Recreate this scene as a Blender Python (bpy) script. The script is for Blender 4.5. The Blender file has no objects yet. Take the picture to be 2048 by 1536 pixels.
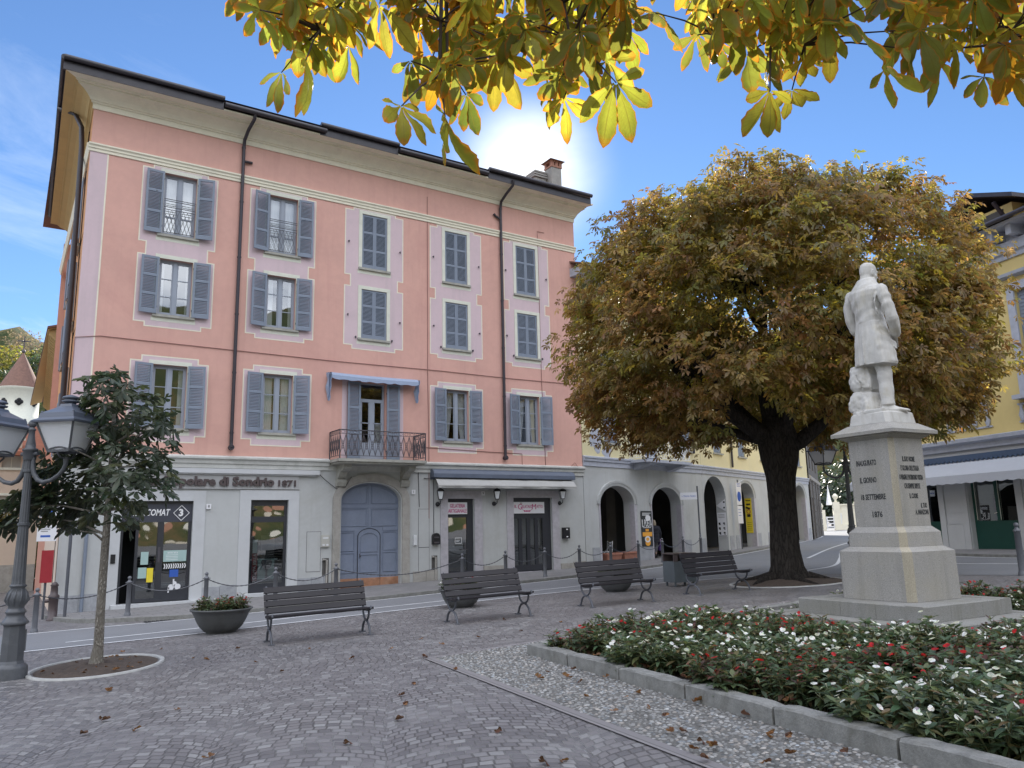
# Italian lakeside piazza: pink corner house, chestnut trees, monument in a flower bed.
import bpy, math, random
import numpy as np
from mathutils import Vector, Matrix
random.seed(7)
rng = np.random.default_rng(11)
scene = bpy.context.scene
COL = scene.collection
rad = math.radians
# ------------------------------------------------------------------ camera model and ground plane
CAM = np.array([0.0, 0.0, 1.6])
FPX = 1563.63
_y, _p, _r = rad(32.97988), rad(10.44513), rad(-1.28058)
_f = np.array([math.sin(_y) * math.cos(_p), math.cos(_y) * math.cos(_p), math.sin(_p)])
_rt = np.array([math.cos(_y), -math.sin(_y), 0.0])
_up = np.cross(_rt, _f)
C_R = math.cos(_r) * _rt + math.sin(_r) * _up
C_U = -math.sin(_r) * _rt + math.cos(_r) * _up
C_F = _f
GA, GB = 0.0244, -0.021           # the square falls gently towards the lake
def gz(x, y):
 return GA * x + GB * y
def ray(px, py):
 return C_F + C_R * (px - 1024) / FPX - C_U * (py - 768) / FPX
def G(px, py, h=0.0):
 d = ray(px, py)
 n = np.array([-GA, -GB, 1.0])
 return CAM + d * ((h - n @ CAM) / (n @ d))
def D(px, py, depth):
 return CAM + ray(px, py) * depth
def WY(px, py, Y=25.0):
 d = ray(px, py)
 return CAM + d * (Y / d[1])
# ------------------------------------------------------------------ mesh builder
class MB:
 def __init__(s, M=None):
  s.v, s.f, s.mi, s.sm = [], [], [], []
  s.M = M
  s.flip = M is not None and M.to_3x3().determinant() < 0
 def add(s, vs, fs, mi=0, smooth=False):
  b = len(s.v)
  if s.M is not None:
   M = s.M
   vs = [tuple(M @ Vector(p)) for p in vs]
  s.v.extend(tuple(map(float, p)) for p in vs)
  for f in fs:
   f = [b + i for i in f]
   if s.flip:
    f.reverse()
   s.f.append(f)
   s.mi.append(mi)
   s.sm.append(smooth)
  return s
 def quad(s, a, b, c, d, mi=0):
  return s.add([a, b, c, d], [(0, 1, 2, 3)], mi)
 def box(s, x0, x1, y0, y1, z0, z1, mi=0):
  v = [(x, y, z) for z in (z0, z1) for y in (y0, y1) for x in (x0, x1)]
  return s.add(v, [(0, 2, 3, 1), (4, 5, 7, 6), (0, 1, 5, 4), (2, 6, 7, 3), (0, 4, 6, 2), (1, 3, 7, 5)], mi)
 def bar(s, a, b, w, t, mi=0, up=(0, 0, 1)):
  """a beam of section w x t from a to b"""
  a, b = Vector(a), Vector(b)
  d = (b - a).normalized()
  u = Vector(up)
  x = d.cross(u)
  if x.length < 1e-4:
   x = d.cross(Vector((1, 0, 0)))
  x.normalize()
  u = x.cross(d)
  v = []
  for p in (a, b):
   for i, j in ((-1, -1), (1, -1), (1, 1), (-1, 1)):
    v.append(p + x * (i * w / 2) + u * (j * t / 2))
  return s.add(v, [(0, 1, 2, 3), (7, 6, 5, 4), (0, 4, 5, 1), (1, 5, 6, 2), (2, 6, 7, 3), (3, 7, 4, 0)], mi)
 def prism(s, poly, axis, a, b, mi=0, smooth=False):
  """poly: 2-D points in the two other axes (in x,y,z order); extruded along axis from a to b"""
  n = len(poly)
  def pt(p, t):
   q = list(p)
   q.insert(axis, t)
   return tuple(q)
  v = [pt(p, a) for p in poly] + [pt(p, b) for p in poly]
  s.add(v, [tuple(range(n)), tuple(range(2 * n - 1, n - 1, -1))], mi)
  s.add(v, [(i, (i + 1) % n, n + (i + 1) % n, n + i) for i in range(n)], mi, smooth)
  return s
 def tube(s, pts, r, n=8, mi=0, smooth=True, caps=True, closed=False):
  pts = [Vector(p) for p in pts]
  k = len(pts)
  rs = r if hasattr(r, '__len__') else [r] * k
  t0 = (pts[1] - pts[0]).normalized()
  ref = Vector((0, 0, 1)) if abs(t0.z) < 0.9 else Vector((1, 0, 0))
  x = t0.cross(ref).normalized()
  v, f = [], []
  for i, p in enumerate(pts):
   if closed:
    t = (pts[(i + 1) % k] - pts[i - 1])
   else:
    t = pts[min(i + 1, k - 1)] - pts[max(i - 1, 0)]
   t = t.normalized() if t.length > 1e-9 else t0
   x = (x - t * x.dot(t))
   x = x.normalized() if x.length > 1e-6 else t.orthogonal().normalized()
   y = t.cross(x)
   for j in range(n):
    a = 2 * math.pi * j / n
    v.append(p + (x * math.cos(a) + y * math.sin(a)) * rs[i])
  m = k if closed else k - 1
  for i in range(m):
   i2 = (i + 1) % k
   for j in range(n):
    j2 = (j + 1) % n
    f.append((i * n + j, i * n + j2, i2 * n + j2, i2 * n + j))
  s.add(v, f, mi, smooth)
  if caps and not closed:
   s.add(v, [tuple(range(n - 1, -1, -1)), tuple((k - 1) * n + j for j in range(n))], mi)
  return s
 def lathe(s, prof, n=20, c=(0, 0, 0), mi=0, smooth=True, rot=0.0, sx=1.0, sy=1.0):
  v, f = [], []
  for r, z in prof:
   for j in range(n):
    a = 2 * math.pi * j / n + rot
    v.append((c[0] + r * sx * math.cos(a), c[1] + r * sy * math.sin(a), c[2] + z))
  k = len(prof)
  for i in range(k - 1):
   for j in range(n):
    j2 = (j + 1) % n
    f.append((i * n + j, i * n + j2, (i + 1) * n + j2, (i + 1) * n + j))
  s.add(v, f, mi, smooth)
  s.add(v, [tuple(range(n - 1, -1, -1)), tuple((k - 1) * n + j for j in range(n))], mi)
  return s
 def ball(s, c, r, n=12, m=8, mi=0, sz=1.0):
  return s.lathe([(max(1e-4, r * math.sin(math.pi * i / m)), -r * sz * math.cos(math.pi * i / m)) for i in range(m + 1)], n, c, mi)
 def loft(s, rings, mi=0, smooth=True, caps=True):
  n = len(rings[0])
  v = [p for r in rings for p in r]
  f = []
  for i in range(len(rings) - 1):
   for j in range(n):
    j2 = (j + 1) % n
    f.append((i * n + j, i * n + j2, (i + 1) * n + j2, (i + 1) * n + j))
  s.add(v, f, mi, smooth)
  if caps:
   s.add(v, [tuple(range(n - 1, -1, -1)), tuple((len(rings) - 1) * n + j for j in range(n))], mi)
  return s
 def wall(s, s0, s1, z0, z1, ops, th, mi=0, mr=None):
  """sheet of wall in local (s, d, z) with openings; op = (a, b, zb, top) with top a number or (spring, rise)"""
  mr = mi if mr is None else mr
  def top(o, x):
   t = o[3]
   if isinstance(t, tuple):
    h = (o[1] - o[0]) / 2
    q = max(0.0, 1 - ((x - (o[0] + h)) / h) ** 2)
    return t[0] + t[1] * math.sqrt(q)
   return t
  def cuts(o):
   if isinstance(o[3], tuple):
    h = (o[1] - o[0]) / 2
    return [o[0] + h - h * math.cos(math.pi * i / 24) for i in range(25)]
   return [o[0], o[1]]
  br = {s0, s1}
  for o in ops:
   br.update(cuts(o))
  br = sorted(br)
  for p, q in zip(br[:-1], br[1:]):
   if q - p < 1e-6:
    continue
   m = (p + q) / 2
   cp = cq = z0
   for o in sorted([o for o in ops if o[0] < m < o[1]], key=lambda o: o[2]):
    if o[2] > cp + 1e-6:
     s.quad((p, 0, cp), (q, 0, cq), (q, 0, o[2]), (p, 0, o[2]), mi)
    cp, cq = top(o, p), top(o, q)
   s.quad((p, 0, cp), (q, 0, cq), (q, 0, z1), (p, 0, z1), mi)
  for o in ops:
   a, b, zb = o[:3]
   s.quad((a, 0, zb), (a, -th, zb), (a, -th, top(o, a)), (a, 0, top(o, a)), mr)
   s.quad((b, 0, zb), (b, 0, top(o, b)), (b, -th, top(o, b)), (b, -th, zb), mr)
   s.quad((a, 0, zb), (b, 0, zb), (b, -th, zb), (a, -th, zb), mr)
   c = cuts(o)
   for p, q in zip(c[:-1], c[1:]):
    s.quad((p, 0, top(o, p)), (p, -th, top(o, p)), (q, -th, top(o, q)), (q, 0, top(o, q)), mr)
  return s
 def build(s, name, mats, parent=None, loc=None, world=False):
  if not isinstance(mats, (list, tuple)):
   mats = [mats]
  me = bpy.data.meshes.new(name)
  v = s.v
  if world and parent is not None:
   l = parent.location
   v = [(p[0] - l[0], p[1] - l[1], p[2] - l[2]) for p in v]
  me.from_pydata(v, [], s.f)
  for m in mats:
   me.materials.append(m)
  if len(mats) > 1:
   me.polygons.foreach_set('material_index', s.mi)
  me.polygons.foreach_set('use_smooth', s.sm)
  me.update()
  o = bpy.data.objects.new(name, me)
  COL.objects.link(o)
  if parent is not None:
   o.parent = parent
  if loc is not None:
   o.location = loc
  return o
def from_arrays(name, V, F, mats, cols=None, uv=None, parent=None, loc=None, smooth=False, matidx=None):
 """large meshes from numpy arrays; F all of one size; cols per vertex"""
 me = bpy.data.meshes.new(name)
 V = np.asarray(V, dtype=np.float32)
 F = np.asarray(F, dtype=np.int32)
 me.vertices.add(len(V))
 me.vertices.foreach_set('co', V.ravel())
 k = F.shape[1]
 me.loops.add(F.size)
 me.loops.foreach_set('vertex_index', F.ravel())
 me.polygons.add(len(F))
 me.polygons.foreach_set('loop_start', np.arange(0, F.size, k, dtype=np.int32))
 try:
  me.polygons.foreach_set('loop_total', np.full(len(F), k, dtype=np.int32))
 except Exception:
  pass
 if not isinstance(mats, (list, tuple)):
  mats = [mats]
 for m in mats:
  me.materials.append(m)
 if matidx is not None:
  me.polygons.foreach_set('material_index', np.asarray(matidx, dtype=np.int32))
 me.polygons.foreach_set('use_smooth', np.full(len(F), smooth, dtype=bool))
 me.update(calc_edges=True)
 if cols is not None:
  a = me.color_attributes.new('Col', 'FLOAT_COLOR', 'POINT')
  c = np.ones((len(V), 4), dtype=np.float32)
  c[:, :3] = cols
  a.data.foreach_set('color', c.ravel())
 if uv is not None:
  l = me.uv_layers.new(name='UVMap')
  l.data.foreach_set('uv', np.asarray(uv, dtype=np.float32)[F.ravel()].ravel())
 me.validate()
 o = bpy.data.objects.new(name, me)
 COL.objects.link(o)
 if parent is not None:
  o.parent = parent
 if loc is not None:
  o.location = loc
 return o
def tag(o, label=None, cat=None, group=None, kind=None):
 if label:
  o['label'] = label
 if cat:
  o['category'] = cat
 if group:
  o['group'] = group
 if kind:
  o['kind'] = kind
 return o
def thing(name, label, cat, loc=(0, 0, 0), rz=0.0, group=None):
 o = bpy.data.objects.new(name, None)
 o.empty_display_size = 0.2
 COL.objects.link(o)
 o.location = loc
 o.rotation_euler = (0, 0, rz)
 return tag(o, label, cat, group)
def dup(o, parent=None, loc=None, rz=None, label=None):
 c = o.copy()
 COL.objects.link(c)
 if parent is not None:
  c.parent = parent
 if loc is not None:
  c.location = loc
 if rz is not None:
  c.rotation_euler = (0, 0, rz)
 if label:
  c['label'] = label
 for ch in list(o.children):
  dup(ch, c)
 return c
def frame(x, y, az, z=0.0):
 """matrix of a wall: local s along azimuth az, d outwards (to the right of az), z up"""
 a = rad(az)
 dx, dy = math.sin(a), math.cos(a)
 return Matrix(((dx, dy, 0, x), (dy, -dx, 0, y), (0, 0, 1, z), (0, 0, 0, 1)))
def onwall(Fr, px, py, d=0.0):
 """(s, z) where the line of sight through a pixel meets the plane of a wall"""
 o = np.array(Fr @ Vector((0, d, 0)))
 nn = np.array((Fr.to_3x3() @ Vector((0, 1, 0))))
 r_ = ray(px, py)
 p = CAM + r_ * (((o - CAM) @ nn) / (r_ @ nn))
 q = Fr.inverted() @ Vector(p)
 return q.x, q.z
def text_mesh(body, size, align='CENTER', shear=0.0, ext=0.004, bold=0.0, sx=1.0, spacing=1.0):
 cu = bpy.data.curves.new('lettering', 'FONT')
 cu.body = body
 cu.size = size
 cu.align_x = align
 cu.align_y = 'CENTER'
 cu.shear = shear
 cu.extrude = ext
 cu.offset = bold
 cu.resolution_u = 2
 cu.space_character = spacing
 cu.space_line = 0.8
 o = bpy.data.objects.new('lettering_tmp', cu)
 COL.objects.link(o)
 bpy.context.view_layer.update()
 dg = bpy.context.evaluated_depsgraph_get()
 me = bpy.data.meshes.new_from_object(o.evaluated_get(dg))
 bpy.data.objects.remove(o)
 bpy.data.curves.remove(cu)
 for v in me.vertices:
  v.co.x *= sx
 return me
def put_text(body, size, M, pos, m, parent, name='lettering', rot=0.0, **kw):
 """lettering lying on a wall: M the wall's frame, pos = (s, d, z) of its middle"""
 fit = kw.pop('fit', None)
 me = text_mesh(body, size, **kw)
 if fit and len(me.vertices):
  xs = [v.co.x for v in me.vertices]
  a, b = min(xs), max(xs)
  for v in me.vertices:
   v.co.x = (v.co.x - (a + b) / 2) * fit / (b - a)
 l = parent.location if parent is not None else Vector((0, 0, 0))
 c, sn = math.cos(rot), math.sin(rot)
 for v in me.vertices:
  x, y = v.co.x * c - v.co.y * sn, v.co.x * sn + v.co.y * c
  p = Vector((pos[0] + x, pos[1] + v.co.z, pos[2] + y))
  v.co = (M @ p) - l
 me.materials.clear()
 me.materials.append(m)
 me.name = name
 o = bpy.data.objects.new(name, me)
 COL.objects.link(o)
 o.parent = parent
 return o
# ------------------------------------------------------------------ materials
class NT:
 def __init__(s, name):
  s.m = bpy.data.materials.new(name)
  s.m.use_nodes = True
  s.t = s.m.node_tree
  s.t.nodes.clear()
  s.out = s.n('ShaderNodeOutputMaterial')
 def n(s, typ, **kw):
  nd = s.t.nodes.new(typ)
  for k, v in kw.items():
   setattr(nd, k, v)
  return nd
 def l(s, a, b):
  s.t.links.new(a, b)
 def put(s, sock, val):
  if hasattr(val, 'is_output'):
   s.l(val, sock)
  else:
   sock.default_value = val
 def math(s, op, a, b=None, c=None, clamp=False):
  nd = s.n('ShaderNodeMath', operation=op)
  nd.use_clamp = clamp
  s.put(nd.inputs[0], a)
  if b is not None:
   s.put(nd.inputs[1], b)
  if c is not None:
   s.put(nd.inputs[2], c)
  return nd.outputs[0]
 def noise(s, vec, scale, detail=3, rough=0.55, dist=0.0):
  nd = s.n('ShaderNodeTexNoise')
  s.put(nd.inputs['Vector'], vec)
  nd.inputs['Scale'].default_value = scale
  nd.inputs['Detail'].default_value = detail
  nd.inputs['Roughness'].default_value = rough
  nd.inputs['Distortion'].default_value = dist
  return nd.outputs['Fac']
 def ramp(s, fac, stops, interp='LINEAR'):
  nd = s.n('ShaderNodeValToRGB')
  s.put(nd.inputs[0], fac)
  cr = nd.color_ramp
  cr.interpolation = interp
  while len(cr.elements) < len(stops):
   cr.elements.new(0.5)
  for e, (p, c) in zip(cr.elements, stops):
   e.position = p
   e.color = (c, c, c, 1) if not hasattr(c, '__len__') else (*c[:3], 1)
  return nd.outputs[0]
 def mix(s, fac, a, b, blend='MIX'):
  nd = s.n('ShaderNodeMix', data_type='RGBA', blend_type=blend)
  s.put(nd.inputs['Factor'], fac)
  for k, v in ((6, a), (7, b)):
   if not hasattr(v, 'is_output') and len(v) == 3:
    v = (*v, 1)
   s.put(nd.inputs[k], v)
  return nd.outputs[2]
 def maprange(s, v, a, b, c, d):
  nd = s.n('ShaderNodeMapRange')
  s.put(nd.inputs[0], v)
  for i, k in enumerate((a, b, c, d)):
   nd.inputs[i + 1].default_value = k
  return nd.outputs[0]
 def xyz(s, vec):
  nd = s.n('ShaderNodeSeparateXYZ')
  s.l(vec, nd.inputs[0])
  return nd.outputs
 def comb(s, x, y, z):
  nd = s.n('ShaderNodeCombineXYZ')
  for i, k in enumerate((x, y, z)):
   s.put(nd.inputs[i], k)
  return nd.outputs[0]
 def bump(s, h, strength=0.3, dist=0.01):
  nd = s.n('ShaderNodeBump')
  nd.inputs['Strength'].default_value = strength
  nd.inputs['Distance'].default_value = dist
  s.l(h, nd.inputs['Height'])
  return nd.outputs[0]
 def pos(s):
  return s.n('ShaderNodeNewGeometry').outputs['Position']
 def bsdf(s, color, rough=0.7, metal=0.0, normal=None, spec=0.5):
  nd = s.n('ShaderNodeBsdfPrincipled')
  if not hasattr(color, 'is_output'):
   color = (*color[:3], 1)
  s.put(nd.inputs['Base Color'], color)
  s.put(nd.inputs['Roughness'], rough)
  nd.inputs['Metallic'].default_value = metal
  nd.inputs['Specular IOR Level'].default_value = spec
  if normal is not None:
   s.l(normal, nd.inputs['Normal'])
  return nd
 def done(s, sh):
  s.l(sh, s.out.inputs['Surface'])
  return s.m
def plain(name, col, rough=0.6, metal=0.0, var=0.12, scale=6.0, bump=0.0, bscale=60.0, spec=0.5, stain=0.0, stain_col=(0.2, 0.19, 0.17), streak=0.0):
 """paint, metal, stone or plaster with mottling, optional stains and rain streaks"""
 t = NT(name)
 P = t.pos()
 a = t.noise(P, scale, 5, 0.6)
 b = t.noise(P, scale * 7.3, 3, 0.6)
 k = t.math('ADD', t.math('MULTIPLY', a, 0.7), t.math('MULTIPLY', b, 0.3))
 lo = tuple(c * (1 - var) for c in col)
 hi = tuple(min(1, c * (1 + var)) for c in col)
 c = t.ramp(k, [(0.3, lo), (0.7, hi)])
 if stain > 0:
  s1 = t.noise(P, scale * 0.35, 6, 0.7, 0.6)
  f = t.maprange(s1, 0.52, 0.72, 0.0, stain)
  c = t.mix(f, c, stain_col)
 if streak > 0:
  x, y, z = t.xyz(P)
  sv = t.comb(t.math('MULTIPLY', x, 3.5), t.math('MULTIPLY', y, 3.5), t.math('MULTIPLY', z, 0.25))
  f = t.maprange(t.noise(sv, 1.0, 4, 0.65), 0.52, 0.8, 0.0, streak)
  c = t.mix(f, c, stain_col)
 nrm = None
 if bump > 0:
  nrm = t.bump(t.noise(P, bscale, 4, 0.65), bump, 0.01)
 r = t.ramp(a, [(0.3, max(0.02, rough - 0.08)), (0.7, min(1, rough + 0.08))])
 return t.done(t.bsdf(c, r, metal, nrm, spec).outputs[0])
M = {}
M['pink'] = plain('pink_plaster', (0.65, 0.375, 0.31), 0.85, var=0.085, scale=0.7, bump=0.2, bscale=60, stain=0.6, stain_col=(0.54, 0.29, 0.245), streak=0.5)
M['lilac'] = plain('lilac_plaster', (0.63, 0.49, 0.515), 0.85, var=0.05, scale=1.5, bump=0.12, bscale=90, stain=0.3, stain_col=(0.45, 0.38, 0.39), streak=0.4)
M['cream'] = plain('cream_plaster', (0.80, 0.75, 0.60), 0.8, var=0.06, scale=2.5, bump=0.1, stain=0.28, stain_col=(0.40, 0.36, 0.29), streak=0.12)
M['soffit'] = plain('ochre_soffit_paint', (0.58, 0.43, 0.20), 0.8, var=0.08, scale=2.0, bump=0.1)
M['orange'] = plain('orange_plaster', (0.60, 0.30, 0.13), 0.85, var=0.08, scale=1.2, bump=0.15)
M['trim'] = plain('stone_window_trim', (0.68, 0.68, 0.58), 0.8, var=0.07, scale=4.0, bump=0.2, stain=0.25, stain_col=(0.40, 0.42, 0.36))
M['course'] = plain('pale_string_course', (0.52, 0.52, 0.49), 0.85, var=0.12, scale=4, bump=0.25, stain=0.5, stain_col=(0.30, 0.31, 0.27), streak=0.2)
M['sill'] = plain('weathered_sill_stone', (0.36, 0.35, 0.31), 0.85, var=0.2, scale=6.0, bump=0.35, stain=0.5, stain_col=(0.17, 0.17, 0.15))
M['grey'] = plain('grey_plaster', (0.47, 0.48, 0.475), 0.85, var=0.07, scale=1.1, bump=0.15, bscale=80, stain=0.5, stain_col=(0.36, 0.352, 0.32), streak=0.55)
M['greysmooth'] = plain('smooth_grey_render', (0.52, 0.53, 0.54), 0.75, var=0.06, scale=2.0, bump=0.06, stain=0.25, stain_col=(0.42, 0.42, 0.40), streak=0.2)
M['basestone'] = plain('grey_base_stone', (0.33, 0.34, 0.36), 0.75, var=0.25, scale=4.0, bump=0.3, stain=0.6, stain_col=(0.47, 0.48, 0.49))
M['marble'] = plain('lilac_grey_marble', (0.44, 0.42, 0.45), 0.6, var=0.18, scale=7.0, bump=0.1, stain=0.4, stain_col=(0.33, 0.31, 0.33))
M['oldstone'] = plain('weathered_grey_stone', (0.36, 0.34, 0.31), 0.85, var=0.2, scale=5.0, bump=0.4, stain=0.5, stain_col=(0.22, 0.21, 0.18))
M['darkstone'] = plain('dark_rusticated_stone', (0.13, 0.12, 0.11), 0.85, var=0.3, scale=3.0, bump=0.5, bscale=20)
M['shutter'] = plain('blue_grey_shutter_paint', (0.205, 0.24, 0.30), 0.55, var=0.08, scale=3.0, spec=0.4, stain=0.15, stain_col=(0.26, 0.29, 0.35))
M['sash'] = plain('blue_grey_sash_paint', (0.30, 0.335, 0.395), 0.5, var=0.06, scale=5.0)
M['gate'] = plain('blue_grey_gate_paint', (0.20, 0.232, 0.305), 0.6, var=0.14, scale=2.2, bump=0.08, stain=0.4, stain_col=(0.165, 0.20, 0.30), streak=0.25)
M['copper'] = plain('worn_copper_kickplate', (0.50, 0.26, 0.16), 0.5, var=0.25, scale=6.0, metal=0.5, stain=0.5, stain_col=(0.55, 0.42, 0.33))
M['gutter'] = plain('brown_black_gutter_paint', (0.038, 0.034, 0.042), 0.4, var=0.15, scale=3.0)
M['pipe'] = plain('dark_plum_downpipe_paint', (0.036, 0.03, 0.038), 0.42, var=0.15, scale=5.0)
M['iron'] = plain('wrought_iron', (0.07, 0.065, 0.075), 0.55, var=0.2, scale=8.0, stain=0.4, stain_col=(0.13, 0.08, 0.06))
M['irongrey'] = plain('grey_wrought_iron', (0.085, 0.09, 0.105), 0.5, var=0.2, scale=8.0)
M['lampmetal'] = plain('grey_cast_iron_paint', (0.085, 0.09, 0.10), 0.42, var=0.14, scale=9.0, bump=0.06, stain=0.25, stain_col=(0.21, 0.21, 0.21))
M['lamproof'] = plain('blue_grey_lantern_paint', (0.095, 0.11, 0.145), 0.38, var=0.1, scale=8.0)
M['bollard'] = plain('bollard_paint', (0.125, 0.13, 0.145), 0.45, var=0.15, scale=9.0, bump=0.05, stain=0.3, stain_col=(0.10, 0.10, 0.10))
M['chain'] = plain('chain_steel', (0.09, 0.092, 0.10), 0.45, metal=0.6, var=0.2, scale=20)
M['aluminium'] = plain('dark_shopfront_frame', (0.035, 0.037, 0.045), 0.35, var=0.1, scale=5.0)
M['alusign'] = plain('dark_slate_fascia', (0.05, 0.053, 0.07), 0.45, var=0.08, scale=5.0)
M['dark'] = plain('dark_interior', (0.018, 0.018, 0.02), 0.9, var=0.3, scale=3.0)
M['deep'] = plain('arcade_shade_wall', (0.05, 0.048, 0.046), 0.9, var=0.3, scale=2.0)  # the arcade's shade is put into the wall colour
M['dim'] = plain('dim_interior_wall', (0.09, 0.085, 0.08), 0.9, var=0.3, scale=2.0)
M['curtain'] = plain('white_curtain', (0.72, 0.72, 0.70), 0.9, var=0.06, scale=12)
M['white'] = plain('white_paint', (0.78, 0.78, 0.78), 0.5, var=0.04, scale=6)
M['signwhite'] = plain('white_sign_panel', (0.74, 0.74, 0.76), 0.35, var=0.03, scale=6)
M['signgrey'] = plain('grey_sign_panel', (0.40, 0.40, 0.40), 0.5, var=0.06, scale=3)
M['letterbrown'] = plain('dark_brown_letters', (0.075, 0.055, 0.055), 0.45, var=0.1, scale=9)
M['letterblack'] = plain('black_letters', (0.02, 0.02, 0.02), 0.5, var=0.2, scale=9)
M['letterwhite'] = plain('white_letters', (0.8, 0.8, 0.8), 0.5, var=0.02)
M['letterpink'] = plain('magenta_letters', (0.50, 0.06, 0.20), 0.5, var=0.05)
M['letterblue'] = plain('blue_marks', (0.03, 0.10, 0.42), 0.5, var=0.05)
M['red'] = plain('red_panel', (0.36, 0.025, 0.035), 0.45, var=0.1)
M['orangemark'] = plain('orange_mark', (0.85, 0.38, 0.03), 0.5, var=0.05)
M['yellowsign'] = plain('yellow_sign', (0.78, 0.62, 0.04), 0.5, var=0.05)
M['aqua'] = plain('pale_aqua_sticker', (0.36, 0.50, 0.48), 0.4, var=0.05)
M['awning'] = plain('dirty_cream_awning', (0.42, 0.415, 0.40), 0.85, var=0.1, scale=3.0, stain=0.35, stain_col=(0.38, 0.37, 0.34), streak=0.4)
M['awningcase'] = plain('slate_blue_awning_case', (0.10, 0.12, 0.165), 0.5, var=0.15, scale=4.0, stain=0.4, stain_col=(0.16, 0.18, 0.22))
M['awningblue'] = plain('pale_blue_fabric', (0.30, 0.36, 0.48), 0.85, var=0.06, scale=5)
M['awninglight'] = plain('pale_awning_fabric', (0.47, 0.49, 0.53), 0.85, var=0.05, scale=2)
M['navy'] = plain('navy_fabric', (0.06, 0.09, 0.15), 0.85, var=0.1, scale=5)
M['yellow'] = plain('pale_yellow_plaster', (0.70, 0.62, 0.37), 0.85, var=0.06, scale=0.8, bump=0.15, stain=0.2, stain_col=(0.55, 0.52, 0.40), streak=0.12)
M['patchgrey'] = plain('exposed_grey_plaster', (0.42, 0.44, 0.50), 0.9, var=0.15, scale=5, bump=0.3)
M['ochre'] = plain('warm_yellow_plaster', (0.66, 0.52, 0.22), 0.85, var=0.06, scale=0.8, bump=0.12, stain=0.2, stain_col=(0.55, 0.44, 0.2))
M['beige'] = plain('beige_plaster', (0.62, 0.50, 0.40), 0.85, var=0.07, scale=0.7, bump=0.1)
M['tan'] = plain('tan_timber', (0.30, 0.20, 0.10), 0.85, var=0.2, scale=3)
M['greendoor'] = plain('dark_green_door_paint', (0.008, 0.06, 0.045), 0.4, var=0.12, scale=4)
M['tiles'] = plain('red_roof_tiles', (0.33, 0.13, 0.08), 0.85, var=0.3, scale=6, bump=0.5, bscale=14)
M['oldtiles'] = plain('brown_roof_tiles', (0.19, 0.105, 0.08), 0.85, var=0.35, scale=3, bump=0.5, bscale=9)
M['brick'] = plain('chimney_brick', (0.34, 0.17, 0.12), 0.9, var=0.25, scale=12, bump=0.4)
M['concrete'] = plain('grey_chimney_render', (0.30, 0.29, 0.27), 0.9, var=0.2, scale=4, bump=0.3)
M['granite'] = None
M['terracotta'] = plain('terracotta', (0.36, 0.16, 0.11), 0.85, var=0.2, scale=8, bump=0.15)
M['bowl'] = plain('dark_planter_bowl', (0.085, 0.088, 0.088), 0.6, var=0.25, scale=5, bump=0.1, stain=0.3, stain_col=(0.15, 0.14, 0.13))
M['bin'] = plain('grey_green_bin_paint', (0.085, 0.10, 0.11), 0.55, var=0.2, scale=5)
M['soil'] = plain('dark_soil', (0.075, 0.055, 0.042), 0.95, var=0.5, scale=14, bump=0.9, bscale=45)
M['ring'] = plain('pale_kerb_stone', (0.40, 0.40, 0.385), 0.8, var=0.2, scale=6, bump=0.3, stain=0.5, stain_col=(0.35, 0.35, 0.33))
M['kerb'] = plain('kerb_granite', (0.215, 0.213, 0.20), 0.85, var=0.3, scale=9, bump=0.7, bscale=55, stain=0.75, stain_col=(0.11, 0.105, 0.085), streak=0.4)
M['roadpaint'] = plain('worn_white_road_paint', (0.60, 0.61, 0.62), 0.75, var=0.2, scale=9, stain=0.5, stain_col=(0.30, 0.30, 0.31))
M['bark'] = None
M['skin'] = plain('skin', (0.55, 0.36, 0.28), 0.6, var=0.05)
M['navycoat'] = plain('black_padded_coat', (0.014, 0.015, 0.026), 0.8, var=0.3, scale=8)
M['greytrousers'] = plain('grey_trousers', (0.22, 0.22, 0.23), 0.9, var=0.1, scale=9)
M['boots'] = plain('black_boots', (0.015, 0.014, 0.014), 0.5)
M['blond'] = plain('blond_hair', (0.34, 0.28, 0.20), 0.6, var=0.25, scale=40)
M['purple'] = plain('lilac_bag', (0.26, 0.15, 0.52), 0.6, var=0.1)
M['blackbag'] = plain('black_bag', (0.012, 0.012, 0.014), 0.6)
M['plastic'] = plain('white_plastic', (0.66, 0.67, 0.68), 0.4)
M['wire'] = plain('painted_over_cable', (0.30, 0.155, 0.135), 0.7)
M['plasticgrey'] = plain('grey_plastic_box', (0.45, 0.44, 0.40), 0.5, var=0.06)
M['blackmail'] = plain('black_letterbox_paint', (0.015, 0.015, 0.017), 0.4)
def glass_mat(name, refl=0.3, tint=(0.55, 0.6, 0.62)):
 t = NT(name)
 lw = t.n('ShaderNodeLayerWeight')
 lw.inputs['Blend'].default_value = 0.35
 f = t.math('ADD', t.math('MULTIPLY', lw.outputs['Facing'], 0.35), refl, clamp=True)
 P = t.pos()
 g = t.n('ShaderNodeBsdfGlossy')
 g.inputs['Roughness'].default_value = 0.015
 g.inputs['Color'].default_value = (0.92, 0.95, 0.96, 1)
 t.l(t.bump(t.noise(P, 0.9, 2, 0.4), 0.06, 0.05), g.inputs['Normal'])
 tr = t.n('ShaderNodeBsdfTransparent')
 tr.inputs['Color'].default_value = (*tint, 1)
 mx = t.n('ShaderNodeMixShader')
 t.l(f, mx.inputs[0])
 t.l(tr.outputs[0], mx.inputs[1])
 t.l(g.outputs[0], mx.inputs[2])
 return t.done(mx.outputs[0])
M['glass'] = glass_mat('window_glass', 0.20, (0.75, 0.78, 0.8))
M['shopglass'] = glass_mat('shop_glass', 0.22, (0.40, 0.46, 0.46))
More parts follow.
